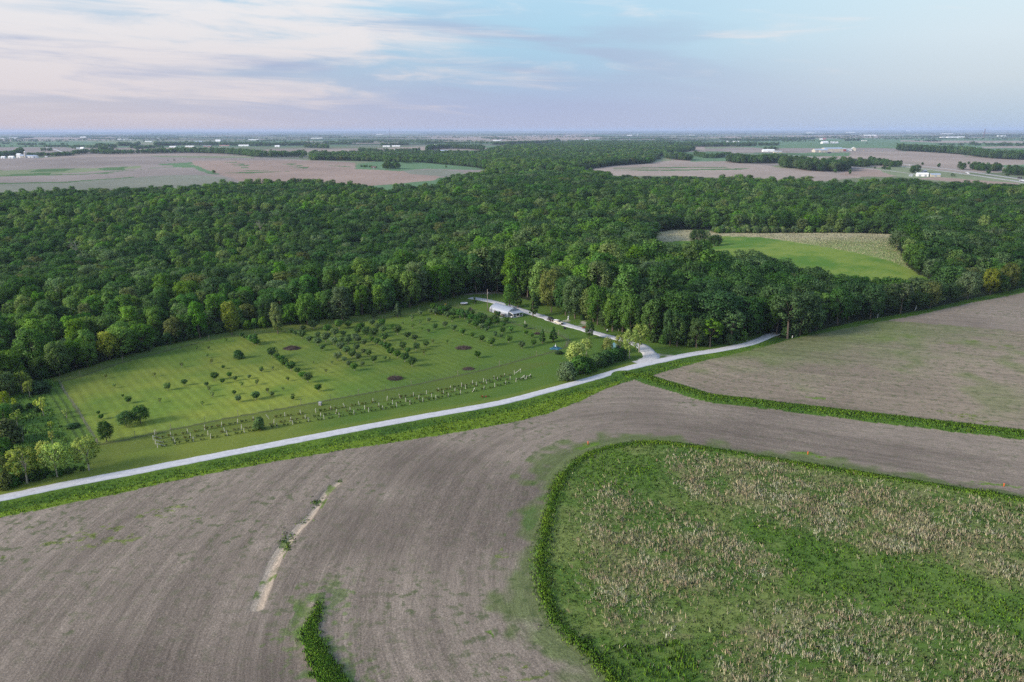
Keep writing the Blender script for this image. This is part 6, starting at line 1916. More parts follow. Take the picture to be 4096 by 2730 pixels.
def build_grass():
    # ditch between the road and the stubble
    clip = DITCH[DITCH[:, 0] < 400]
    x, y = spots(DITCH, 1.5, 61)
    d, _, s = line_dist(ROAD, x, y)
    dt, _, _ = line_dist(TERRACE, x, y)
    m = (d > 3.0) & ~((s > 0) & (d < 60)) & (x < 320)
    x, y, d = x[m], y[m], d[m]
    n2 = fbm(x / 9, y / 9, 42, 3)
    yel = sstep(d, 6.5, 10) * (x < 45)
    c = mixc((0.065, 0.140, 0.014), (0.120, 0.205, 0.016), 0.5 + 1.5 * (n2 - 0.5))
    c = c * (1 - 0.55 * yel[:, None]) + np.array((0.135, 0.205, 0.012)) * 0.55 * yel[:, None]
    verge = x > 70
    hgt = np.where(verge, 0.16, np.where(d < 4.2, 0.15, 0.38)) * (0.6 + 0.8 * n2)
    c = c * 1.25
    blades('tall_grass', x, y, 5, hgt, 0.15, 0.38, c, 'bright green tall grass in the ditch along the gravel road', 'grass', seed=3)
    # terrace bank
    rg = np.random.default_rng(7)
    sg = np.concatenate([[0], np.cumsum(np.hypot(*np.diff(TERRACE, axis=0).T))])
    q = rg.uniform(0, min(sg[-1], 330), 7500)
    lx, ly = np.interp(q, sg, TERRACE[:, 0]), np.interp(q, sg, TERRACE[:, 1])
    o = rg.normal(0, 2.3, len(q)).clip(-5, 5)
    x, y = lx + o * 0.15 * rg.normal(size=len(q)), ly + o
    n2 = fbm(x / 7, y / 7, 45, 3)
    c = mixc((0.065, 0.135, 0.014), (0.115, 0.200, 0.016), 0.5 + 1.4 * (n2 - 0.5) + 0.04 * o)
    blades('tall_grass', x, y, 6, 0.42 * (0.5 + 1.0 * n2), 0.15, 0.4, c * 1.3, 'band of tall green grass on the terrace bank between the stubble fields', 'grass', seed=4)
    # rim of the prairie patch
    sg = np.concatenate([[0], np.cumsum(np.hypot(*np.diff(PR_EDGE, axis=0).T))])
    q = rg.uniform(0, sg[-1], 9000)
    lx, ly = np.interp(q, sg, PR_EDGE[:, 0]), np.interp(q, sg, PR_EDGE[:, 1])
    o = rg.normal(0, 1.0, len(q)) * (0.55 + 1.1 * fbm(q / 6, q * 0, 333, 3))
    a = rg.uniform(0, 6.283, len(q))
    x, y = lx + o * np.cos(a), ly + o * np.sin(a)
    u, v, _ = project(x, y, hbase(x, y))
    m = (u > -500) & (u < 4600) & (v < 3000)
    x, y = x[m], y[m]
    n2 = fbm(x / 5, y / 5, 46, 3)
    c = mixc((0.065, 0.140, 0.014), (0.135, 0.220, 0.018), 0.45 + 1.6 * (n2 - 0.5))
    blades('tall_grass', x, y, 7, 0.45 * (0.25 + 1.3 * n2), 0.14, 0.45, c * 1.3, 'rim of tall green grass round the curved edge of the prairie patch', 'grass', seed=5)
    # the grown-over mound at the bottom of the photograph and the clumps in the gully
    sg = np.concatenate([[0], np.cumsum(np.hypot(*np.diff(MOUND, axis=0).T))])
    q = rg.beta(2.2, 1.0, 2600) * sg[-1]
    lx, ly = np.interp(q, sg, MOUND[:, 0]), np.interp(q, sg, MOUND[:, 1])
    o = rg.normal(0, 1.25, len(q)).clip(-3.4, 3.4) * (0.35 + 0.65 * q / sg[-1])
    x, y = lx + o, ly + 0.5 * rg.normal(size=len(q))
    n2 = fbm(x / 4, y / 4, 47, 3)
    c = mixc((0.070, 0.150, 0.014), (0.140, 0.240, 0.022), 0.35 + 1.5 * (n2 - 0.5) + 0.12 * o)
    blades('tall_grass', x, y, 8, (0.25 + 0.5 * q / sg[-1]) * (0.7 + 0.6 * n2), 0.13, 0.35, c * 1.35, 'mound overgrown with bright green weeds at the foot of the photograph', 'grass', seed=6)
    gx, gy = [], []
    for u0, v0, r_, k in ((1262, 2010, 1.6, 30), (1150, 2150, 1.9, 45), (1218, 2085, 1.5, 14), (1146, 2190, 1.2, 14), (1360, 1921, 0.8, 12), (1160, 2175, 1.2, 14)):
        px, py, _ = gp(u0, v0)
        gx.append(px + rg.normal(0, r_ * 0.5, k) + 0)
        gy.append(py + rg.normal(0, r_ * 0.9, k))
    x, y = np.concatenate(gx), np.concatenate(gy)
    blades('weeds', x, y, 7, 0.26, 0.16, 0.4, (0.115, 0.200, 0.022), 'green weed clumps along the bare gully in the stubble', 'weeds', seed=8, hue_jit=0.4)
    # yellow-green weeds in the stubble
    xs, ys = [], []
    for p in WEEDS:
        x, y = spots(P(p, 3), 0.9, 90 + len(xs))
        k = fbm(x / 2.2, y / 0.9, 55, 3) > 0.55
        xs.append(x[k])
        ys.append(y[k])
    x, y = np.concatenate(xs), np.concatenate(ys)
    blades('weeds', x, y, 6, 0.16, 0.13, 0.35, (0.135, 0.180, 0.022), 'yellow-green weeds sprouting in patches across the stubble', 'weeds', seed=9, hue_jit=0.3)
    # prairie: green growth everywhere, last year's straw standing in drifts
    x, y = spots(PRAIRIE, 1.9, 71)
    n2, n3 = fbm(x / 11, y / 11, 42, 3), fbm(x / 3, y / 3, 43, 2)
    lush = inside(LUSH, x, y) | inside(LUSH2, x, y) | inside(LUSH3, x, y)
    dry = np.zeros(len(x), bool)
    for p in DRY:
        dry |= inside(p, x, y)
    c = mixc((0.075, 0.140, 0.022), (0.150, 0.205, 0.042), 0.5 + 1.5 * (n2 - 0.5) + 0.8 * (n3 - 0.5))
    c = np.where(lush[:, None], mixc((0.062, 0.150, 0.012), (0.125, 0.225, 0.016), 0.5 + 1.8 * (n2 - 0.5) + 0.5 * (n3 - 0.5)), c)
    c = np.where((dry & (n3 > 0.55))[:, None], mixc(c, np.broadcast_to((0.19, 0.17, 0.095), c.shape), np.full(len(c), 0.45)), c)
    blades('prairie_grass', x, y, 5, np.where(inside(LUSH3, x, y), 0.7, np.where(lush, 0.42, 0.27)) * (0.5 + n3), 0.15, 0.42, c, 'green grass and forbs covering the prairie patch', 'grass', seed=10)
    x, y = spots(PRAIRIE, 3.4, 72)
    jx, jy = x + np.random.default_rng(1).normal(0, 3.0, len(x)), y + np.random.default_rng(2).normal(0, 3.0, len(x))
    n2, n3 = fbm(x / 8, y / 8, 48, 3), fbm(x / 2.2, y / 2.2, 49, 2)
    dens = np.full(len(x), 0.010)
    for p in DRY:
        dens = np.where(inside(p, jx, jy), 0.86, dens)
    dens = np.where(inside(LUSH, jx, jy) | inside(LUSH3, jx, jy), 0.008, dens) * np.clip(0.45 + 1.9 * (n2 - 0.36), 0.12, 1.1) * np.clip(0.55 + 1.6 * (n3 - 0.35), 0.2, 1.2)
    k = np.random.default_rng(73).random(len(x)) < dens
    x, y = x[k], y[k]
    pale = fbm(x / 6, y / 6, 50, 2)
    c = mixc((0.40, 0.33, 0.19), (0.72, 0.58, 0.36), 0.5 + 1.6 * (pale - 0.5))
    hq = np.random.default_rng(74).uniform(0.5, 1.25, len(x)) ** 1.0
    blades('dry_grass', x, y, 6, 0.95 * hq, 0.062, 0.26, c, 'straw coloured tufts of last year standing in the prairie patch', 'dry grass', lean=0.30, seed=11, hue_jit=0.18)
    blades('dry_grass', x + 0.5, y - 0.3, 2, 0.20, 0.08, 0.85, c * 0.75, 'flattened pale straw lying between the tufts of the prairie', 'dry grass', lean=2.2, seed=12, hue_jit=0.2)
    # pale grass beyond the meadow
    x, y = spots(PALE, 0.42, 75)
    n2 = fbm(x / 9, y / 9, 48, 3)
    blades('dry_grass', x, y, 5, 0.42, 0.16, 0.9, mixc((0.26, 0.26, 0.12), (0.52, 0.45, 0.28), 0.5 + 1.5 * (n2 - 0.5)), 'pale ripe grass on the slope behind the green meadow', 'dry grass', lean=0.25, seed=13)
    # rough grass of the lot at the left
    x, y = spots(LOT, 0.9, 76)
    dk, _, _ = line_dist(smooth_line(P([(205, 1560), (240, 1610), (290, 1690), (350, 1790), (372, 1850)]), 4), x, y)
    m = dk > 3.4
    x, y = x[m], y[m]
    n2 = fbm(x / 7, y / 7, 42, 3)
    blades('rough_grass', x, y, 6, 0.5 * (0.5 + n2), 0.2, 0.5, mixc((0.070, 0.150, 0.020), (0.135, 0.225, 0.034), 0.5 + 1.6 * (n2 - 0.5)), 'dark green rough grass and weeds of the lot left of the fence', 'grass', seed=14)


build_grass()


# ------------------------------------------------------------------ far country: tree belts, farms, masts, the highway traffic
def belt_points(line_px, depth, step, seed):
    ln = smooth_line(P(line_px), 4)
    rg = np.random.default_rng(seed)
    seg = np.hypot(*np.diff(ln, axis=0).T)
    s = np.concatenate([[0], np.cumsum(seg)])
    n = max(2, int(s[-1] * max(depth, step) / step ** 2))
    q = rg.uniform(0, s[-1], n)
    x, y = np.interp(q, s, ln[:, 0]), np.interp(q, s, ln[:, 1])
    o = rg.uniform(0, 1, n) * depth
    r = np.hypot(x, y)
    return x + x / r * o, y + y / r * o


Z5 = lambda L: zz(L, 0, 480, 1.681)
Z6 = lambda L: zz(L, 1400, 480, 1.681)
Z7 = lambda L: zz(L, 2700, 480, 1.6855)
ZA = lambda L: zz(L, 0, 520, 3.361)
ZB = lambda L: zz(L, 3200, 500, 2.626)
BELTS = [  # line of the feet on the photograph, depth in metres, spacing, height
    (ZA([(-60, 372), (100, 366), (210, 360)]), 90, 13, 20), (ZA([(205, 345), (310, 335)]), 50, 13, 24), (ZA([(370, 362), (500, 360), (700, 358), (1000, 345)]), 120, 13, 14), (ZA([(1000, 335), (1180, 320), (1340, 325), (1500, 330), (1950, 322)]), 130, 13, 17), (ZA([(1340, 300), (1530, 300)]), 150, 14, 24),
    (ZA([(1970, 322), (2353, 318)]), 160, 13, 20), (Z5([(1180, 222), (1400, 226), (1600, 236), (1720, 250), (1850, 252), (2060, 250)]), 230, 13, 20), (Z5([(2090, 262), (2353, 268)]), 160, 13, 22), (Z5([(980, 225), (1180, 222)]), 90, 13, 15),
    (ZA([(245, 206), (420, 208), (610, 206)]), 120, 15, 15), (ZA([(570, 236), (700, 238)]), 60, 14, 12), (ZA([(1300, 248), (1420, 252), (1560, 250)]), 240, 15, 22), (ZA([(1590, 210), (1760, 218)]), 120, 15, 20), (ZA([(1760, 250), (1870, 200)]), 60, 14, 18), (ZA([(1815, 262), (2000, 250), (2200, 245)]), 110, 14, 14), (ZA([(2090, 218), (2240, 210), (2353, 214)]), 220, 15, 22),
    (ZA([(600, 146), (900, 145)]), 40, 16, 8), (ZA([(940, 142), (1090, 143)]), 40, 16, 8), (ZA([(965, 255), (1020, 258)]), 50, 13, 12), (ZA([(1165, 243), (1285, 250)]), 40, 16, 16),
    (ZA([(0, 112), (180, 116), (450, 112)]), 300, 22, 16), (ZA([(890, 80), (1200, 88), (1700, 90), (2353, 86)]), 500, 28, 18), (ZA([(1210, 126), (1600, 132), (1960, 128)]), 250, 22, 15), (ZA([(960, 106), (1220, 108)]), 150, 20, 14),
    (Z5([(1050, 176), (1300, 172), (1560, 174), (1800, 178), (2080, 172)]), 350, 18, 20), (Z5([(800, 178), (880, 172)]), 120, 16, 18), (Z5([(900, 196), (1060, 186)]), 120, 16, 14), (Z5([(2050, 188), (2210, 194)]), 140, 16, 20), (Z5([(2230, 160), (2353, 165)]), 160, 18, 18), (Z5([(1920, 124), (2353, 126)]), 200, 24, 14),
    (Z6([(0, 155), (150, 158)]), 160, 18, 18), (Z6([(210, 178), (390, 172)]), 120, 17, 17), (Z6([(60, 214), (230, 222), (470, 214)]), 130, 15, 15), (Z6([(520, 212), (560, 200), (720, 196), (900, 205)]), 240, 15, 20), (Z6([(340, 150), (520, 160), (620, 160)]), 160, 18, 17), (Z6([(660, 165), (720, 168)]), 60, 15, 18),
    (Z6([(960, 172), (1150, 162), (1390, 152), (1390, 140)]), 250, 18, 18), (Z6([(1060, 138), (1120, 138)]), 60, 16, 20), (Z6([(1470, 160), (1850, 165), (2100, 170), (2353, 172)]), 420, 18, 20), (Z6([(1640, 116), (1760, 118)]), 120, 20, 16), (Z6([(2110, 200), (2130, 260), (2290, 275)]), 120, 14, 18),
    (Z7([(0, 186), (300, 182), (545, 180)]), 420, 18, 20), (Z7([(0, 262), (60, 276), (110, 276)]), 160, 14, 18), (Z7([(130, 240), (240, 262), (370, 245)]), 90, 14, 14), (Z7([(360, 290), (520, 296), (740, 292)]), 170, 13, 21), (Z7([(720, 322), (900, 345), (1060, 352), (1170, 345)]), 210, 13, 22), (Z7([(1140, 318), (1230, 318), (1300, 320)]), 120, 13, 18), (Z7([(1190, 318), (1400, 310)]), 80, 13, 9),
    (Z7([(1310, 290), (1440, 318), (1520, 322)]), 110, 13, 14), (Z7([(560, 178), (700, 176)]), 200, 18, 18), (Z7([(300, 136), (600, 142), (940, 130)]), 220, 20, 18), (Z7([(590, 206), (700, 205)]), 80, 16, 16), (Z7([(1145, 144), (1250, 142)]), 90, 17, 18), (Z7([(1690, 148), (1800, 148)]), 80, 17, 19),
    (Z7([(1500, 210), (1750, 222), (1960, 238), (2100, 258), (2353, 272), (2500, 278)]), 330, 14, 23), (Z7([(1400, 120), (1720, 122)]), 120, 20, 14), (Z7([(1910, 336), (1960, 338)]), 40, 12, 17), (Z7([(2000, 338), (2100, 350), (2190, 345)]), 90, 13, 15), (Z7([(2220, 372), (2353, 380), (2450, 386)]), 110, 13, 16), (Z7([(1580, 362), (1650, 360)]), 40, 12, 15),
    (Z7([(1345, 332), (1450, 338)]), 20, 11, 8), (Z7([(1845, 384), (1890, 384)]), 20, 10, 7), (Z7([(860, 104), (1180, 102)]), 250, 24, 14), (Z7([(1720, 118), (2090, 112), (2353, 108)]), 320, 26, 16), (Z7([(1180, 112), (1230, 112)]), 90, 18, 18),
    (Z6([(220, 332), (340, 334)]), 35, 9, 17), (Z6([(355, 294), (420, 294)]), 35, 9, 13), (Z6([(615, 324), (668, 324)]), 10, 8, 6), (Z6([(918, 336), (985, 336)]), 40, 9, 20), (Z6([(1030, 330), (1090, 330)]), 40, 9, 19), (Z6([(60, 318), (185, 326)]), 25, 10, 6), (Z6([(2020, 272), (2100, 266)]), 12, 10, 6), (Z6([(1130, 335), (1560, 345)]), 140, 11, 19),
    (Z5([(1425, 362), (1450, 362)]), 12, 8, 9), (Z5([(1085, 278), (1200, 274)]), 8, 14, 4), (Z5([(2020, 262), (2040, 262)]), 14, 8, 11), (Z5([(1350, 265), (2080, 258)]), 6, 30, 3),
]
for k_, (xx, yy) in enumerate(ZA([(745, 238), (790, 236), (827, 234), (868, 236), (910, 236), (947, 238), (1022, 238), (1060, 240), (1097, 240), (1218, 244), (428, 148), (948, 142), (2118, 158), (2195, 156), (1935, 164), (690, 292), (655, 292), (608, 292), (570, 292)])):
    BELTS.append(([(xx - 1, yy), (xx + 1, yy)], 12, 12, 15 if k_ < 10 else 19))
for xx, yy in ZB([(718, 170), (538, 195), (1700, 475), (1455, 448), (1283, 425), (1765, 420), (2094, 448), (1980, 518), (2180, 540), (935, 475), (370, 505), (525, 522), (700, 198), (1015, 204)]):
    BELTS.append(([(xx - 2, yy), (xx + 2, yy)], 10, 12, 9))
bx_, by_, bh_ = [], [], []
for i, (ln, dep, st, hh) in enumerate(BELTS):
    far_y = ln[0][1]
    x, y = belt_points(ln, dep * (0.9 if far_y > 620 else 0.55 if far_y > 585 else 0.35), st, 400 + i)
    hh *= 0.9
    bx_.append(x)
    by_.append(y)
    bh_.append(np.full(len(x), hh / 16.0))
# hedgerow trees and woods out to the horizon, along the lines of the fields
rg = np.random.default_rng(55)
for i in range(210):
    d = 5200 * math.exp(rg.uniform(0, 1.75))
    a = rg.uniform(-0.66, 0.66)
    L = rg.uniform(150, 1500) * (d / 9000) ** 0.7
    w = rg.normal(R(7), 0.12) + (math.pi / 2 if rg.random() < 0.15 else 0)
    dep = rg.choice((20, 30, 60, 160)) * (0.6 + d / 14000)
    n = int(min(420, max(3, L * dep / (26 * (0.6 + d / 9000)) ** 2)))
    q, o = rg.uniform(-0.5, 0.5, n) * L, rg.uniform(0, 1, n) * dep
    cx, cy_ = d * math.sin(a), d * math.cos(a)
    bx_.append(cx + q * math.cos(w) - o * math.sin(w))
    by_.append(cy_ + q * math.sin(w) + o * math.cos(w))
    bh_.append(np.full(n, rg.uniform(0.65, 0.95)))
bx_, by_, bh_ = np.concatenate(bx_), np.concatenate(by_), np.concatenate(bh_)
nb = len(bx_)
bd = np.hypot(bx_, by_)
far_k = np.where(bd > 5000, 1.5, 1.0)[:, None]
pid_ = np.where(bd > 2600, 12 + rg.integers(0, 4, nb), rg.integers(0, 9, nb))
w_ = rg.uniform(0.8, 1.2, (nb, 1)) * bh_[:, None]
instancer('far_trees', [LOW[f][v] for f in ('broad', 'round', 'tall', 'airy') for v in range(3)] + FAR_LOW, bx_, by_, hbase(bx_, by_) - 0.4, pid_, rg.uniform(0, 6.283, nb), w_ * np.concatenate([1.15 * far_k, 1.15 * far_k, np.ones((nb, 1))], 1),
          [HUE[('dark green', 'deep green', 'deep green', 'mid green', 'grey-green')[j]] for j in rg.integers(0, 5, nb)], 'groves, hedgerows and belts of trees among the far fields', 'trees')
print('far trees', nb)


def farm(u, v, w, d, h, rh, wall, roof, label, rz=0.0, cat='farm building', name='farm_shed', doors=1, windows=0, group=None):
    """gabled farm building: u, v the foot of its middle, w along the ridge, d deep, h to the eaves, rh the rise of the roof"""
    x, y, z = gp(u, v)
    t = thing(name, (x, y, z - 0.2), label, cat, group, rz)
    B().prism([(-d / 2, 0), (-d / 2, h), (0, h + rh), (d / 2, h), (d / 2, 0)], -w / 2, w / 2, 'x').build('wall', wall, t)
    e, th = 0.5, 0.18
    sl = rh / (d / 2)
    B().prism([(-d / 2 - e, h - e * sl + 0.06), (0, h + rh + 0.06), (d / 2 + e, h - e * sl + 0.06), (d / 2 + e, h - e * sl + 0.06 + th), (0, h + rh + 0.06 + th), (-d / 2 - e, h - e * sl + 0.06 + th)], -w / 2 - e, w / 2 + e, 'x').build('roof', roof, t)
    for i in range(doors):
        px = (i + 0.5) / doors * w - w / 2
        B().box((px, -d / 2 - 0.04, min(h * 0.42, 2.0)), (min(4.0, w / (doors + 1)), 0.1, min(h * 0.8, 3.8))).build('door', GREYWALL if wall is not GREYWALL else WHITE, t)
    for i in range(windows):
        px = (i + 0.5) / windows * w - w / 2
        B().box((px + w * 0.12 / windows, -d / 2 - 0.05, h * 0.55), (1.3, 0.1, 1.4)).build('window', GLASSD, t)
    return t


def silo(u, v, r, h, label, mat=CONCRETE, cap=WHITE, group=None, name='silo'):
    x, y, z = gp(u, v)
    t = thing(name, (x, y, z - 0.2), label, 'silo', group)
    B().tube([(0, 0, 0), (0, 0, h)], r, 20).build('wall', mat, t, smooth=False)
    B().tube([(0, 0, h), (0, 0, h + r * 0.35), (0, 0, h + r * 0.65)], [r * 1.02, r * 0.7, r * 0.12], 20).build('roof', cap, t)
    return t


def mast(u, v, h, w, label):
    x, y, z = gp(u, v)
    t = thing('lattice_mast', (x, y, z), label, 'mast')
    b, c = B(), [(math.cos(k * 2.094) * w, math.sin(k * 2.094) * w) for k in range(3)]
    for q in c:
        b.bar((q[0], q[1], 0), (q[0] * 0.55, q[1] * 0.55, h), w * 0.26)
    b.build('leg', RUST, t)
    b = B()
    n = max(6, int(h / (w * 3)))
    for k in range(n):
        f0, f1 = 1 - 0.45 * k / n, 1 - 0.45 * (k + 1) / n
        for i in range(3):
            p, q = c[i], c[(i + 1) % 3]
            b.bar((p[0] * f0, p[1] * f0, h * k / n), (q[0] * f1, q[1] * f1, h * (k + 1) / n), w * 0.16)
    b.build('lattice', RUST, t)
    B().box((0, 0, h), (w * 2.4, w * 2.4, w * 0.5)).build('platform', GREYROOF, t)


def pa(x, y):
    return ZA([(x, y)])[0]


def pb(x, y):
    return ZB([(x, y)])[0]


def p5(x, y):
    return Z5([(x, y)])[0]


def p6(x, y):
    return Z6([(x, y)])[0]


def p7(x, y):
    return Z7([(x, y)])[0]


# farm at the far left on the crest
farm(*pa(48, 388), 12, 9, 4.5, 3, WHITE, WHITE, 'leftmost of two small white sheds on the crest at the far left'); farm(*pa(157, 388), 16, 10, 4.5, 3.5, WHITE, WHITE, 'white shed on the crest between the leftmost shed and the silo')
farm(*pa(262, 380), 12, 12, 11, 4, WHITE, WHITE, 'tall white barn left of the round silo on the crest', name='tall_barn'); farm(*pa(310, 380), 12, 12, 7, 4, TANWALL, BLUEROOF, 'lower grey barn between the tall white barn and the silo')
silo(*pa(346, 380), 3.1, 20, 'tall tan silo with a white dome beside the long white shed'); farm(*pa(430, 378), 37, 14, 6, 3, WHITE, BLUEROOF, 'long white shed with open doors right of the tan silo', doors=3); farm(*pa(626, 374), 8, 6, 3, 2.5, TANWALL, GREYROOF, 'tiny grey shed on the crest right of the long white shed')
farm(*pa(1052, 262), 16, 10, 5, 4, WHITE, GREYROOF, 'left one of two white houses in the dotted tree row', 0.2, 'house', 'farm_house', 0, 3); farm(*pa(1108, 262), 18, 12, 5, 6, WHITE, WHITE, 'right one of two white houses in the dotted tree row', -0.2, 'house', 'farm_house', 0, 3)
farm(*pa(1455, 252), 40, 14, 5, 3, WHITE, GREYROOF, 'long pale shed among the big trees behind the crest', 0.2, windows=3); farm(*pa(1612, 142), 42, 20, 9, 5, WHITE, WHITE, 'white barn farthest left of the pair beyond the plain'); farm(*pa(1690, 138), 50, 20, 7, 6, WHITE, GREYROOF, 'white farmhouse group right of the far white barn', 0.2, 'house', 'farm_house', 0, 3)
farm(*pa(1762, 140), 40, 18, 5, 4, WHITE, GREYROOF, 'low white shed right of the far white farmhouse'); farm(*pa(1312, 124), 50, 22, 6, 5, WHITE, WHITE, 'pale shed in the trees of the second plain'); farm(*pa(1100, 108), 34, 18, 8, 6, WHITE, WHITE, 'left small white barn near the horizon trees'); farm(*pa(1140, 108), 34, 18, 10, 7, WHITE, WHITE, 'right small white barn near the horizon trees')
farm(*pa(180, 118), 120, 30, 10, 5, WHITE, GREYROOF, 'long white works building below the horizon at the far left', windows=4); farm(*pa(35, 120), 160, 30, 6, 3, WHITE, WHITE, 'long low white shed at the left edge below the horizon'); farm(*pa(2000, 164), 60, 20, 4, 3, WHITE, WHITE, 'low white shed under two round trees in the plain'); farm(*pa(2325, 238), 34, 14, 5, 3, WHITE, WHITE, 'white shed beside the belt of trees on the village road')
farm(*p5(1165, 186), 30, 14, 4, 3, WHITE, WHITE, 'white shed leftmost of the village in the trees'); farm(*p5(1278, 186), 48, 16, 5, 4, TANWALL, WHITE, 'tan and white shed in the middle of the village'); farm(*p5(1395, 182), 46, 14, 4, 3, REDBARN, GREYROOF, 'long dark red shed in the village'); farm(*p5(1340, 154), 50, 24, 8, 5, GREYROOF, BLUEROOF, 'grey hall behind the village trees'); farm(*p5(1468, 148), 44, 26, 10, 8, WHITE, WHITE, 'white pointed hall left of the village pole')
farm(*p5(1510, 178), 60, 14, 4, 3, TANWALL, PINKROOF, 'long low red-roofed shed at the right end of the village'); farm(*p5(1640, 178), 60, 18, 5, 4, WHITE, WHITE, 'pair of white sheds right of the village'); farm(*p5(1866, 184), 26, 16, 5, 5, WHITE, WHITE, 'round-topped white shed on the village road'); farm(*p5(1700, 138), 120, 26, 6, 4, WHITE, WHITE, 'long white roof behind the village'); farm(*p5(2130, 128), 130, 30, 8, 5, WHITE, GREYROOF, 'pale works beyond the village at mid picture', windows=4)
farm(*p5(2320, 160), 60, 20, 8, 6, TANWALL, WHITE, 'white house group in the trees beyond the village', 0, 'house', 'farm_house', 0, 3)
farm(*p6(245, 183), 40, 14, 5, 3, WHITE, WHITE, 'left white shed before the small wood in the plain'); farm(*p6(310, 182), 44, 14, 5, 3, WHITE, WHITE, 'right white shed before the small wood in the plain'); farm(*p6(280, 152), 36, 16, 5, 4, WHITE, GREYROOF, 'pale shed behind the small wood in the plain'); farm(*p6(225, 221), 14, 9, 4, 3, WHITE, WHITE, 'small white shed at the left end of the hedgerow'); farm(*p6(297, 219), 13, 10, 6, 5, WHITE, WHITE, 'small tall white barn in the hedgerow')
farm(*p6(635, 216), 38, 14, 5, 3, WHITE, BLUEROOF, 'long white shed on the tan field in front of the trees', windows=2); farm(*p6(580, 174), 26, 12, 5, 3, WHITE, WHITE, 'white shed standing alone in the tan plain'); farm(*p6(470, 155), 70, 20, 6, 4, WHITE, GREYROOF, 'white farmstead at the left of the plain trees', windows=3); farm(*p6(525, 156), 40, 20, 8, 6, TANWALL, BROWNROOF, 'brown-roofed house right of the white farmstead', 0, 'house', 'farm_house', 0, 2)
farm(*p6(985, 144), 60, 18, 6, 3, WHITE, WHITE, 'long white shed left of the dark grove on the plain'); silo(*p6(1015, 142), 7, 10, 'white grain bin beside the long white shed', GALV, WHITE); farm(*p6(1072, 186), 22, 12, 9, 5, WHITE, PINKROOF, 'white house with a red roof rising out of the wood', 0.3, 'house', 'farm_house', 0, 3); farm(*p6(1882, 218), 28, 12, 8, 5, WHITE, PINKROOF, 'white house with a dull red roof at the wood clearing', -0.2, 'house', 'farm_house', 1, 4); farm(*p6(1797, 216), 18, 10, 4, 3, TANWALL, GREYROOF, 'small grey shed left of the red-roofed house')
farm(*p6(200, 100), 150, 30, 8, 4, WHITE, WHITE, 'long white roof near the foot of the tall mast'); farm(*p6(1880, 108), 70, 26, 8, 5, WHITE, WHITE, 'white barn beside the far silo'); silo(*p6(1935, 107), 6, 26, 'far white silo on the plain'); farm(*p6(2300, 106), 90, 30, 8, 5, WHITE, GREYROOF, 'pale farm at the right of the far silo'); farm(*p6(1590, 138), 40, 18, 5, 3, WHITE, WHITE, 'white shed near the lone tree of the plain')
farm(*p6(160, 326), 11, 7, 3.2, 1.5, BROWNROOF, BROWNROOF, 'dark low shed by the track before the green field')
farm(*p7(363, 150), 40, 16, 5, 3, WHITE, WHITE, 'left white shed behind the right wood'); farm(*p7(410, 150), 50, 16, 5, 3, WHITE, WHITE, 'right white shed behind the right wood'); farm(*p7(315, 250), 28, 13, 5, 2.5, WHITE, WHITE, 'white shed on the green clearing before the wood'); farm(*p7(352, 249), 8, 7, 5, 3, TANWALL, GREYROOF, 'small grey house beside the white shed on the clearing', 0, 'house', 'farm_house', 0, 2); farm(*p7(628, 216), 46, 18, 6, 4, WHITE, WHITE, 'white farm shed behind the highway trees'); farm(*p7(690, 224), 30, 14, 5, 3, TANWALL, GREYROOF, 'tan shed among parked vehicles beyond the highway trees')
farm(*pb(182, 288), 34, 26, 8, 5, TANWALL, GREYROOF, 'tan gabled hall at the left of the big sheds', 0.15, doors=2); farm(*pb(236, 288), 34, 26, 8, 4, TANWALL, BLUEROOF, 'middle hall with a blue-grey roof', 0.15, doors=2); farm(*pb(335, 282), 76, 34, 12, 4, TANWALL, BLUEROOF, 'largest long hall with a blue-grey roof beyond the highway', 0.05, doors=3, windows=4); farm(*pb(436, 276), 30, 18, 8, 4, REDBARN, GREYROOF, 'red barn right of the largest hall'); farm(*pb(505, 274), 24, 14, 5, 4, WHITE, GREYROOF, 'white low house right of the red barn', 0, 'house', 'farm_house', 0, 3); farm(*pb(560, 273), 20, 16, 9, 6, TANWALL, WHITE, 'steep white-roofed barn at the right of the halls', 1.3)
farm(*pb(258, 198), 50, 24, 8, 8, WHITE, WHITE, 'white arena barn standing in the green plain', 0.3); farm(*pb(222, 158), 26, 18, 7, 5, WHITE, WHITE, 'white barn beside the red one in the plain'); farm(*pb(257, 156), 28, 18, 8, 7, REDBARN, PINKROOF, 'far red barn in the plain')
for i, xx in enumerate((328, 345, 356, 372, 384, 394)):
    silo(*pb(xx, 196), 6.5 if i > 1 else 6, 8 if i else 10, 'grain bin number %s from the arena barn' % ('one', 'two', 'three', 'four', 'five', 'six')[i] if False else '%s white grain bin counted from the arena barn' % ('first', 'second', 'third', 'fourth', 'fifth', 'last')[i], GALV, WHITE, 'row of white grain bins', 'grain_bin')
farm(*pb(1281, 542), 21, 11, 5.2, 2.2, WHITE, WHITE, 'white open-fronted shed above the wood at the right', -0.25, doors=2); farm(*pb(1415, 545), 18, 11, 4.4, 2.0, TANWALL, BLUEROOF, 'pale shed with a tan gable right of the open-fronted shed', -0.15); farm(*pb(1163, 542), 6, 5, 2.2, 1.6, GREYWALL, GREYROOF, 'tiny grey hut left of the open-fronted shed'); farm(*pb(1306, 498), 9, 7, 3, 2, GREYWALL, GREYROOF, 'small grey house in the trees behind the open-fronted shed', 0.4, 'house', 'farm_house', 0, 2)
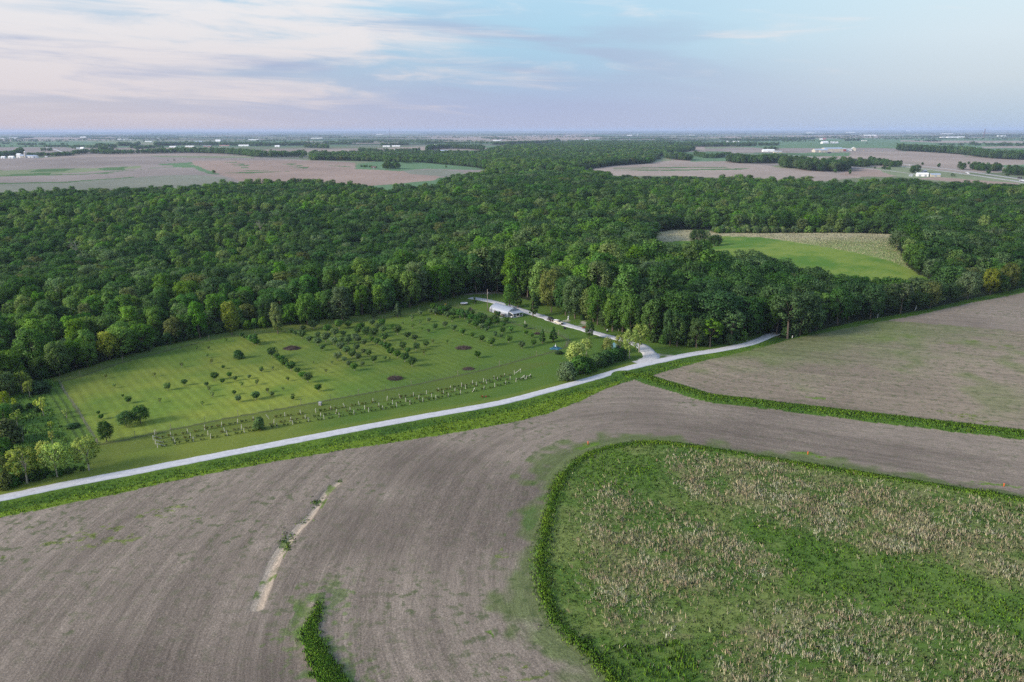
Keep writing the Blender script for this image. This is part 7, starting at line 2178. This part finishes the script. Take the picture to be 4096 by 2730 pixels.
farm(*pb(1510, 140), 90, 30, 8, 6, WHITE, WHITE, 'left white hall of the far right farmstead', 0.2); farm(*pb(1600, 140), 130, 34, 8, 8, WHITE, WHITE, 'largest white hall of the far right farmstead', 0.1); farm(*pb(1690, 134), 80, 26, 7, 5, WHITE, WHITE, 'right white hall of the far right farmstead'); farm(*pb(2096, 124), 70, 26, 8, 7, WHITE, WHITE, 'white barn beside two bins at the far right'); silo(*pb(2130, 124), 8, 14, 'left white bin at the far right barn', GALV, WHITE); silo(*pb(2155, 124), 8, 14, 'right white bin at the far right barn', GALV, WHITE)
farm(*pb(1550, 98), 220, 40, 8, 5, WHITE, WHITE, 'long white roof near the horizon left of the lattice mast'); farm(*pb(1960, 92), 180, 40, 10, 6, TANWALL, PINKROOF, 'reddish works at the foot of the lattice mast'); farm(*pb(735, 116), 180, 40, 9, 6, WHITE, WHITE, 'white halls in the tan plain near the horizon'); farm(*pb(530, 84), 260, 60, 14, 6, WHITE, WHITE, 'white works on the horizon right of the middle'); farm(*pb(1140, 66), 260, 80, 30, 10, WHITE, WHITE, 'pale tall block on the horizon at the right')
farm(*pb(110, 88), 200, 50, 10, 6, WHITE, WHITE, 'white works on the horizon left of the green plain'); farm(*pb(672, 172), 40, 16, 4, 3, WHITE, TANWALL, 'low pale shed beside the lone round tree')
mast(*pb(1932, 132), 96, 7.0, 'red lattice mast standing above the horizon at the right'); mast(*p6(270, 143), 118, 1.5, 'thin tall mast crossing the horizon left of the middle'); mast(*p5(2078, 186), 70, 1.0, 'thin grey mast behind the village'); mast(*p5(1502, 140), 30, 1.2, 'short pole tower in the village')
# billboard beyond the highway trees
x, y, z = gp(*pb(306, 312))
t = thing('billboard', (x, y, z), 'dark billboard on two posts before the long halls', 'billboard')
B().box((0, 0, 6.5), (14, 0.4, 5)).build('panel', principled('board_blue', (0.06, 0.06, 0.10), 0.6), t)
for s in (-4, 4):
    B().box((s, 0.3, 2.0), (0.5, 0.4, 4.4)).build('post', GREYROOF, t)
for i, (xx, yy, h) in enumerate(((866, 462, 11), (360, 385, 12), (1190, 330, 3), (1852, 480, 10))):
    utility_pole(*pb(xx, yy), h, ('grey power pole beside the side road', 'grey power pole at the highway trees', 'pale stump pole in the tan field', 'grey power pole in the thicket across the highway')[i], arms=False)


# lorries on the highway
def lorry(u, v, ang, label, tank, paint, seed):
    x, y, z = gp(u, v)
    t = thing('lorry', (x, y, z + 0.45), label, 'lorry', 'lorries on the highway', ang)
    B().box((6.6, 0, 1.9), (2.6, 2.4, 2.4)).box((8.4, 0, 1.3), (1.4, 2.1, 1.3)).build('cab', paint, t, bevel=0.12)
    B().box((7.92, 0, 2.45), (0.06, 2.0, 0.8)).build('windscreen', GLASSD, t)
    if tank:
        B().tube([(-7.4, 0, 2.2), (-7.1, 0, 2.2), (4.6, 0, 2.2), (4.9, 0, 2.2)], [0.7, 1.15, 1.15, 0.7], 18).build('tank', CHROME, t, smooth=True)
    else:
        B().box((-1.2, 0, 2.4), (12.6, 2.5, 2.7)).build('box_body', paint, t, bevel=0.05)
    B().box((-0.5, 0, 0.95), (14.0, 1.0, 0.25)).build('chassis', BLACK, t)
    wheels(t, [(a, s * 1.0) for a in (-6.3, -5.0, 4.2, 5.4, 8.3) for s in (-1, 1)], 0.52, 0.5)


def heading(u, v, du, dv):
    p, q = gp(u, v), gp(u + du, v + dv)
    return math.atan2(q[1] - p[1], q[0] - p[0])


lorry(3868, 698, heading(3868, 698, 40, 5.2), 'silver tanker lorry alone on the near carriageway', True, WHITE, 1)
lorry(4078, 716.5, heading(4078, 716.5, -40, -5.8), 'dark box lorry on the far carriageway at the right edge', False, DARKCAR, 2)
lorry(4089, 730, heading(4089, 730, -40, -5.4), 'second tanker lorry at the right edge on the near carriageway', True, GREYROOF, 3)
for i, (xx, yy, m_, lb) in enumerate(((1150, 428, WHITE, 'white car on the highway left of the tanker'), (1213, 435, WHITE, 'second white car on the highway nearer the tanker'), (668, 273, YELLOW, 'small yellow vehicle at the edge of the grey field'))):
    x, y, z = gp(*pb(xx, yy))
    t = thing('distant_car', (x, y, z + 0.45), lb, 'car', None, 1.9)
    B().add(*loft([(-2.2, 0.35), (-2.25, 0.95), (-1.5, 1.0), (-0.9, 1.5), (0.7, 1.5), (1.3, 0.98), (2.2, 0.85), (2.2, 0.35)], [0.85] * 3 + [0.7, 0.7] + [0.85] * 3)).build('body', m_, t, bevel=0.05)
    wheels(t, [(a, s * 0.8) for a in (-1.3, 1.35) for s in (-1, 1)], 0.33, 0.22)


# ------------------------------------------------------------------ the air: thin even haze round the whole place, the sky outside it
def make_haze():
    x0, x1, y0, y1, zb, zt = -26000.0, 26000.0, -3000.0, 34000.0, -24.0, 128.0
    V = [(x, y, z) for z in (zb, zt) for y in (y0, y1) for x in (x0, x1)]
    F = [(0, 2, 3, 1), (4, 5, 7, 6), (0, 1, 5, 4), (2, 6, 7, 3), (0, 4, 6, 2), (1, 3, 7, 5)]
    m = bpy.data.materials.new('haze')
    m.use_nodes = True
    t = NT(m.node_tree)
    v = t.n('ShaderNodeVolumePrincipled')
    v.inputs['Color'].default_value = (0.58, 0.72, 1.0, 1)
    v.inputs['Density'].default_value = 4.2e-5
    v.inputs['Anisotropy'].default_value = 0.0
    o = t.n('ShaderNodeOutputMaterial')
    t.link(v.outputs[0], o.inputs['Volume'])
    m.cycles.homogeneous_volume = True
    obj('haze', raw_mesh('haze', V, F, m), kind='stuff')


make_haze()
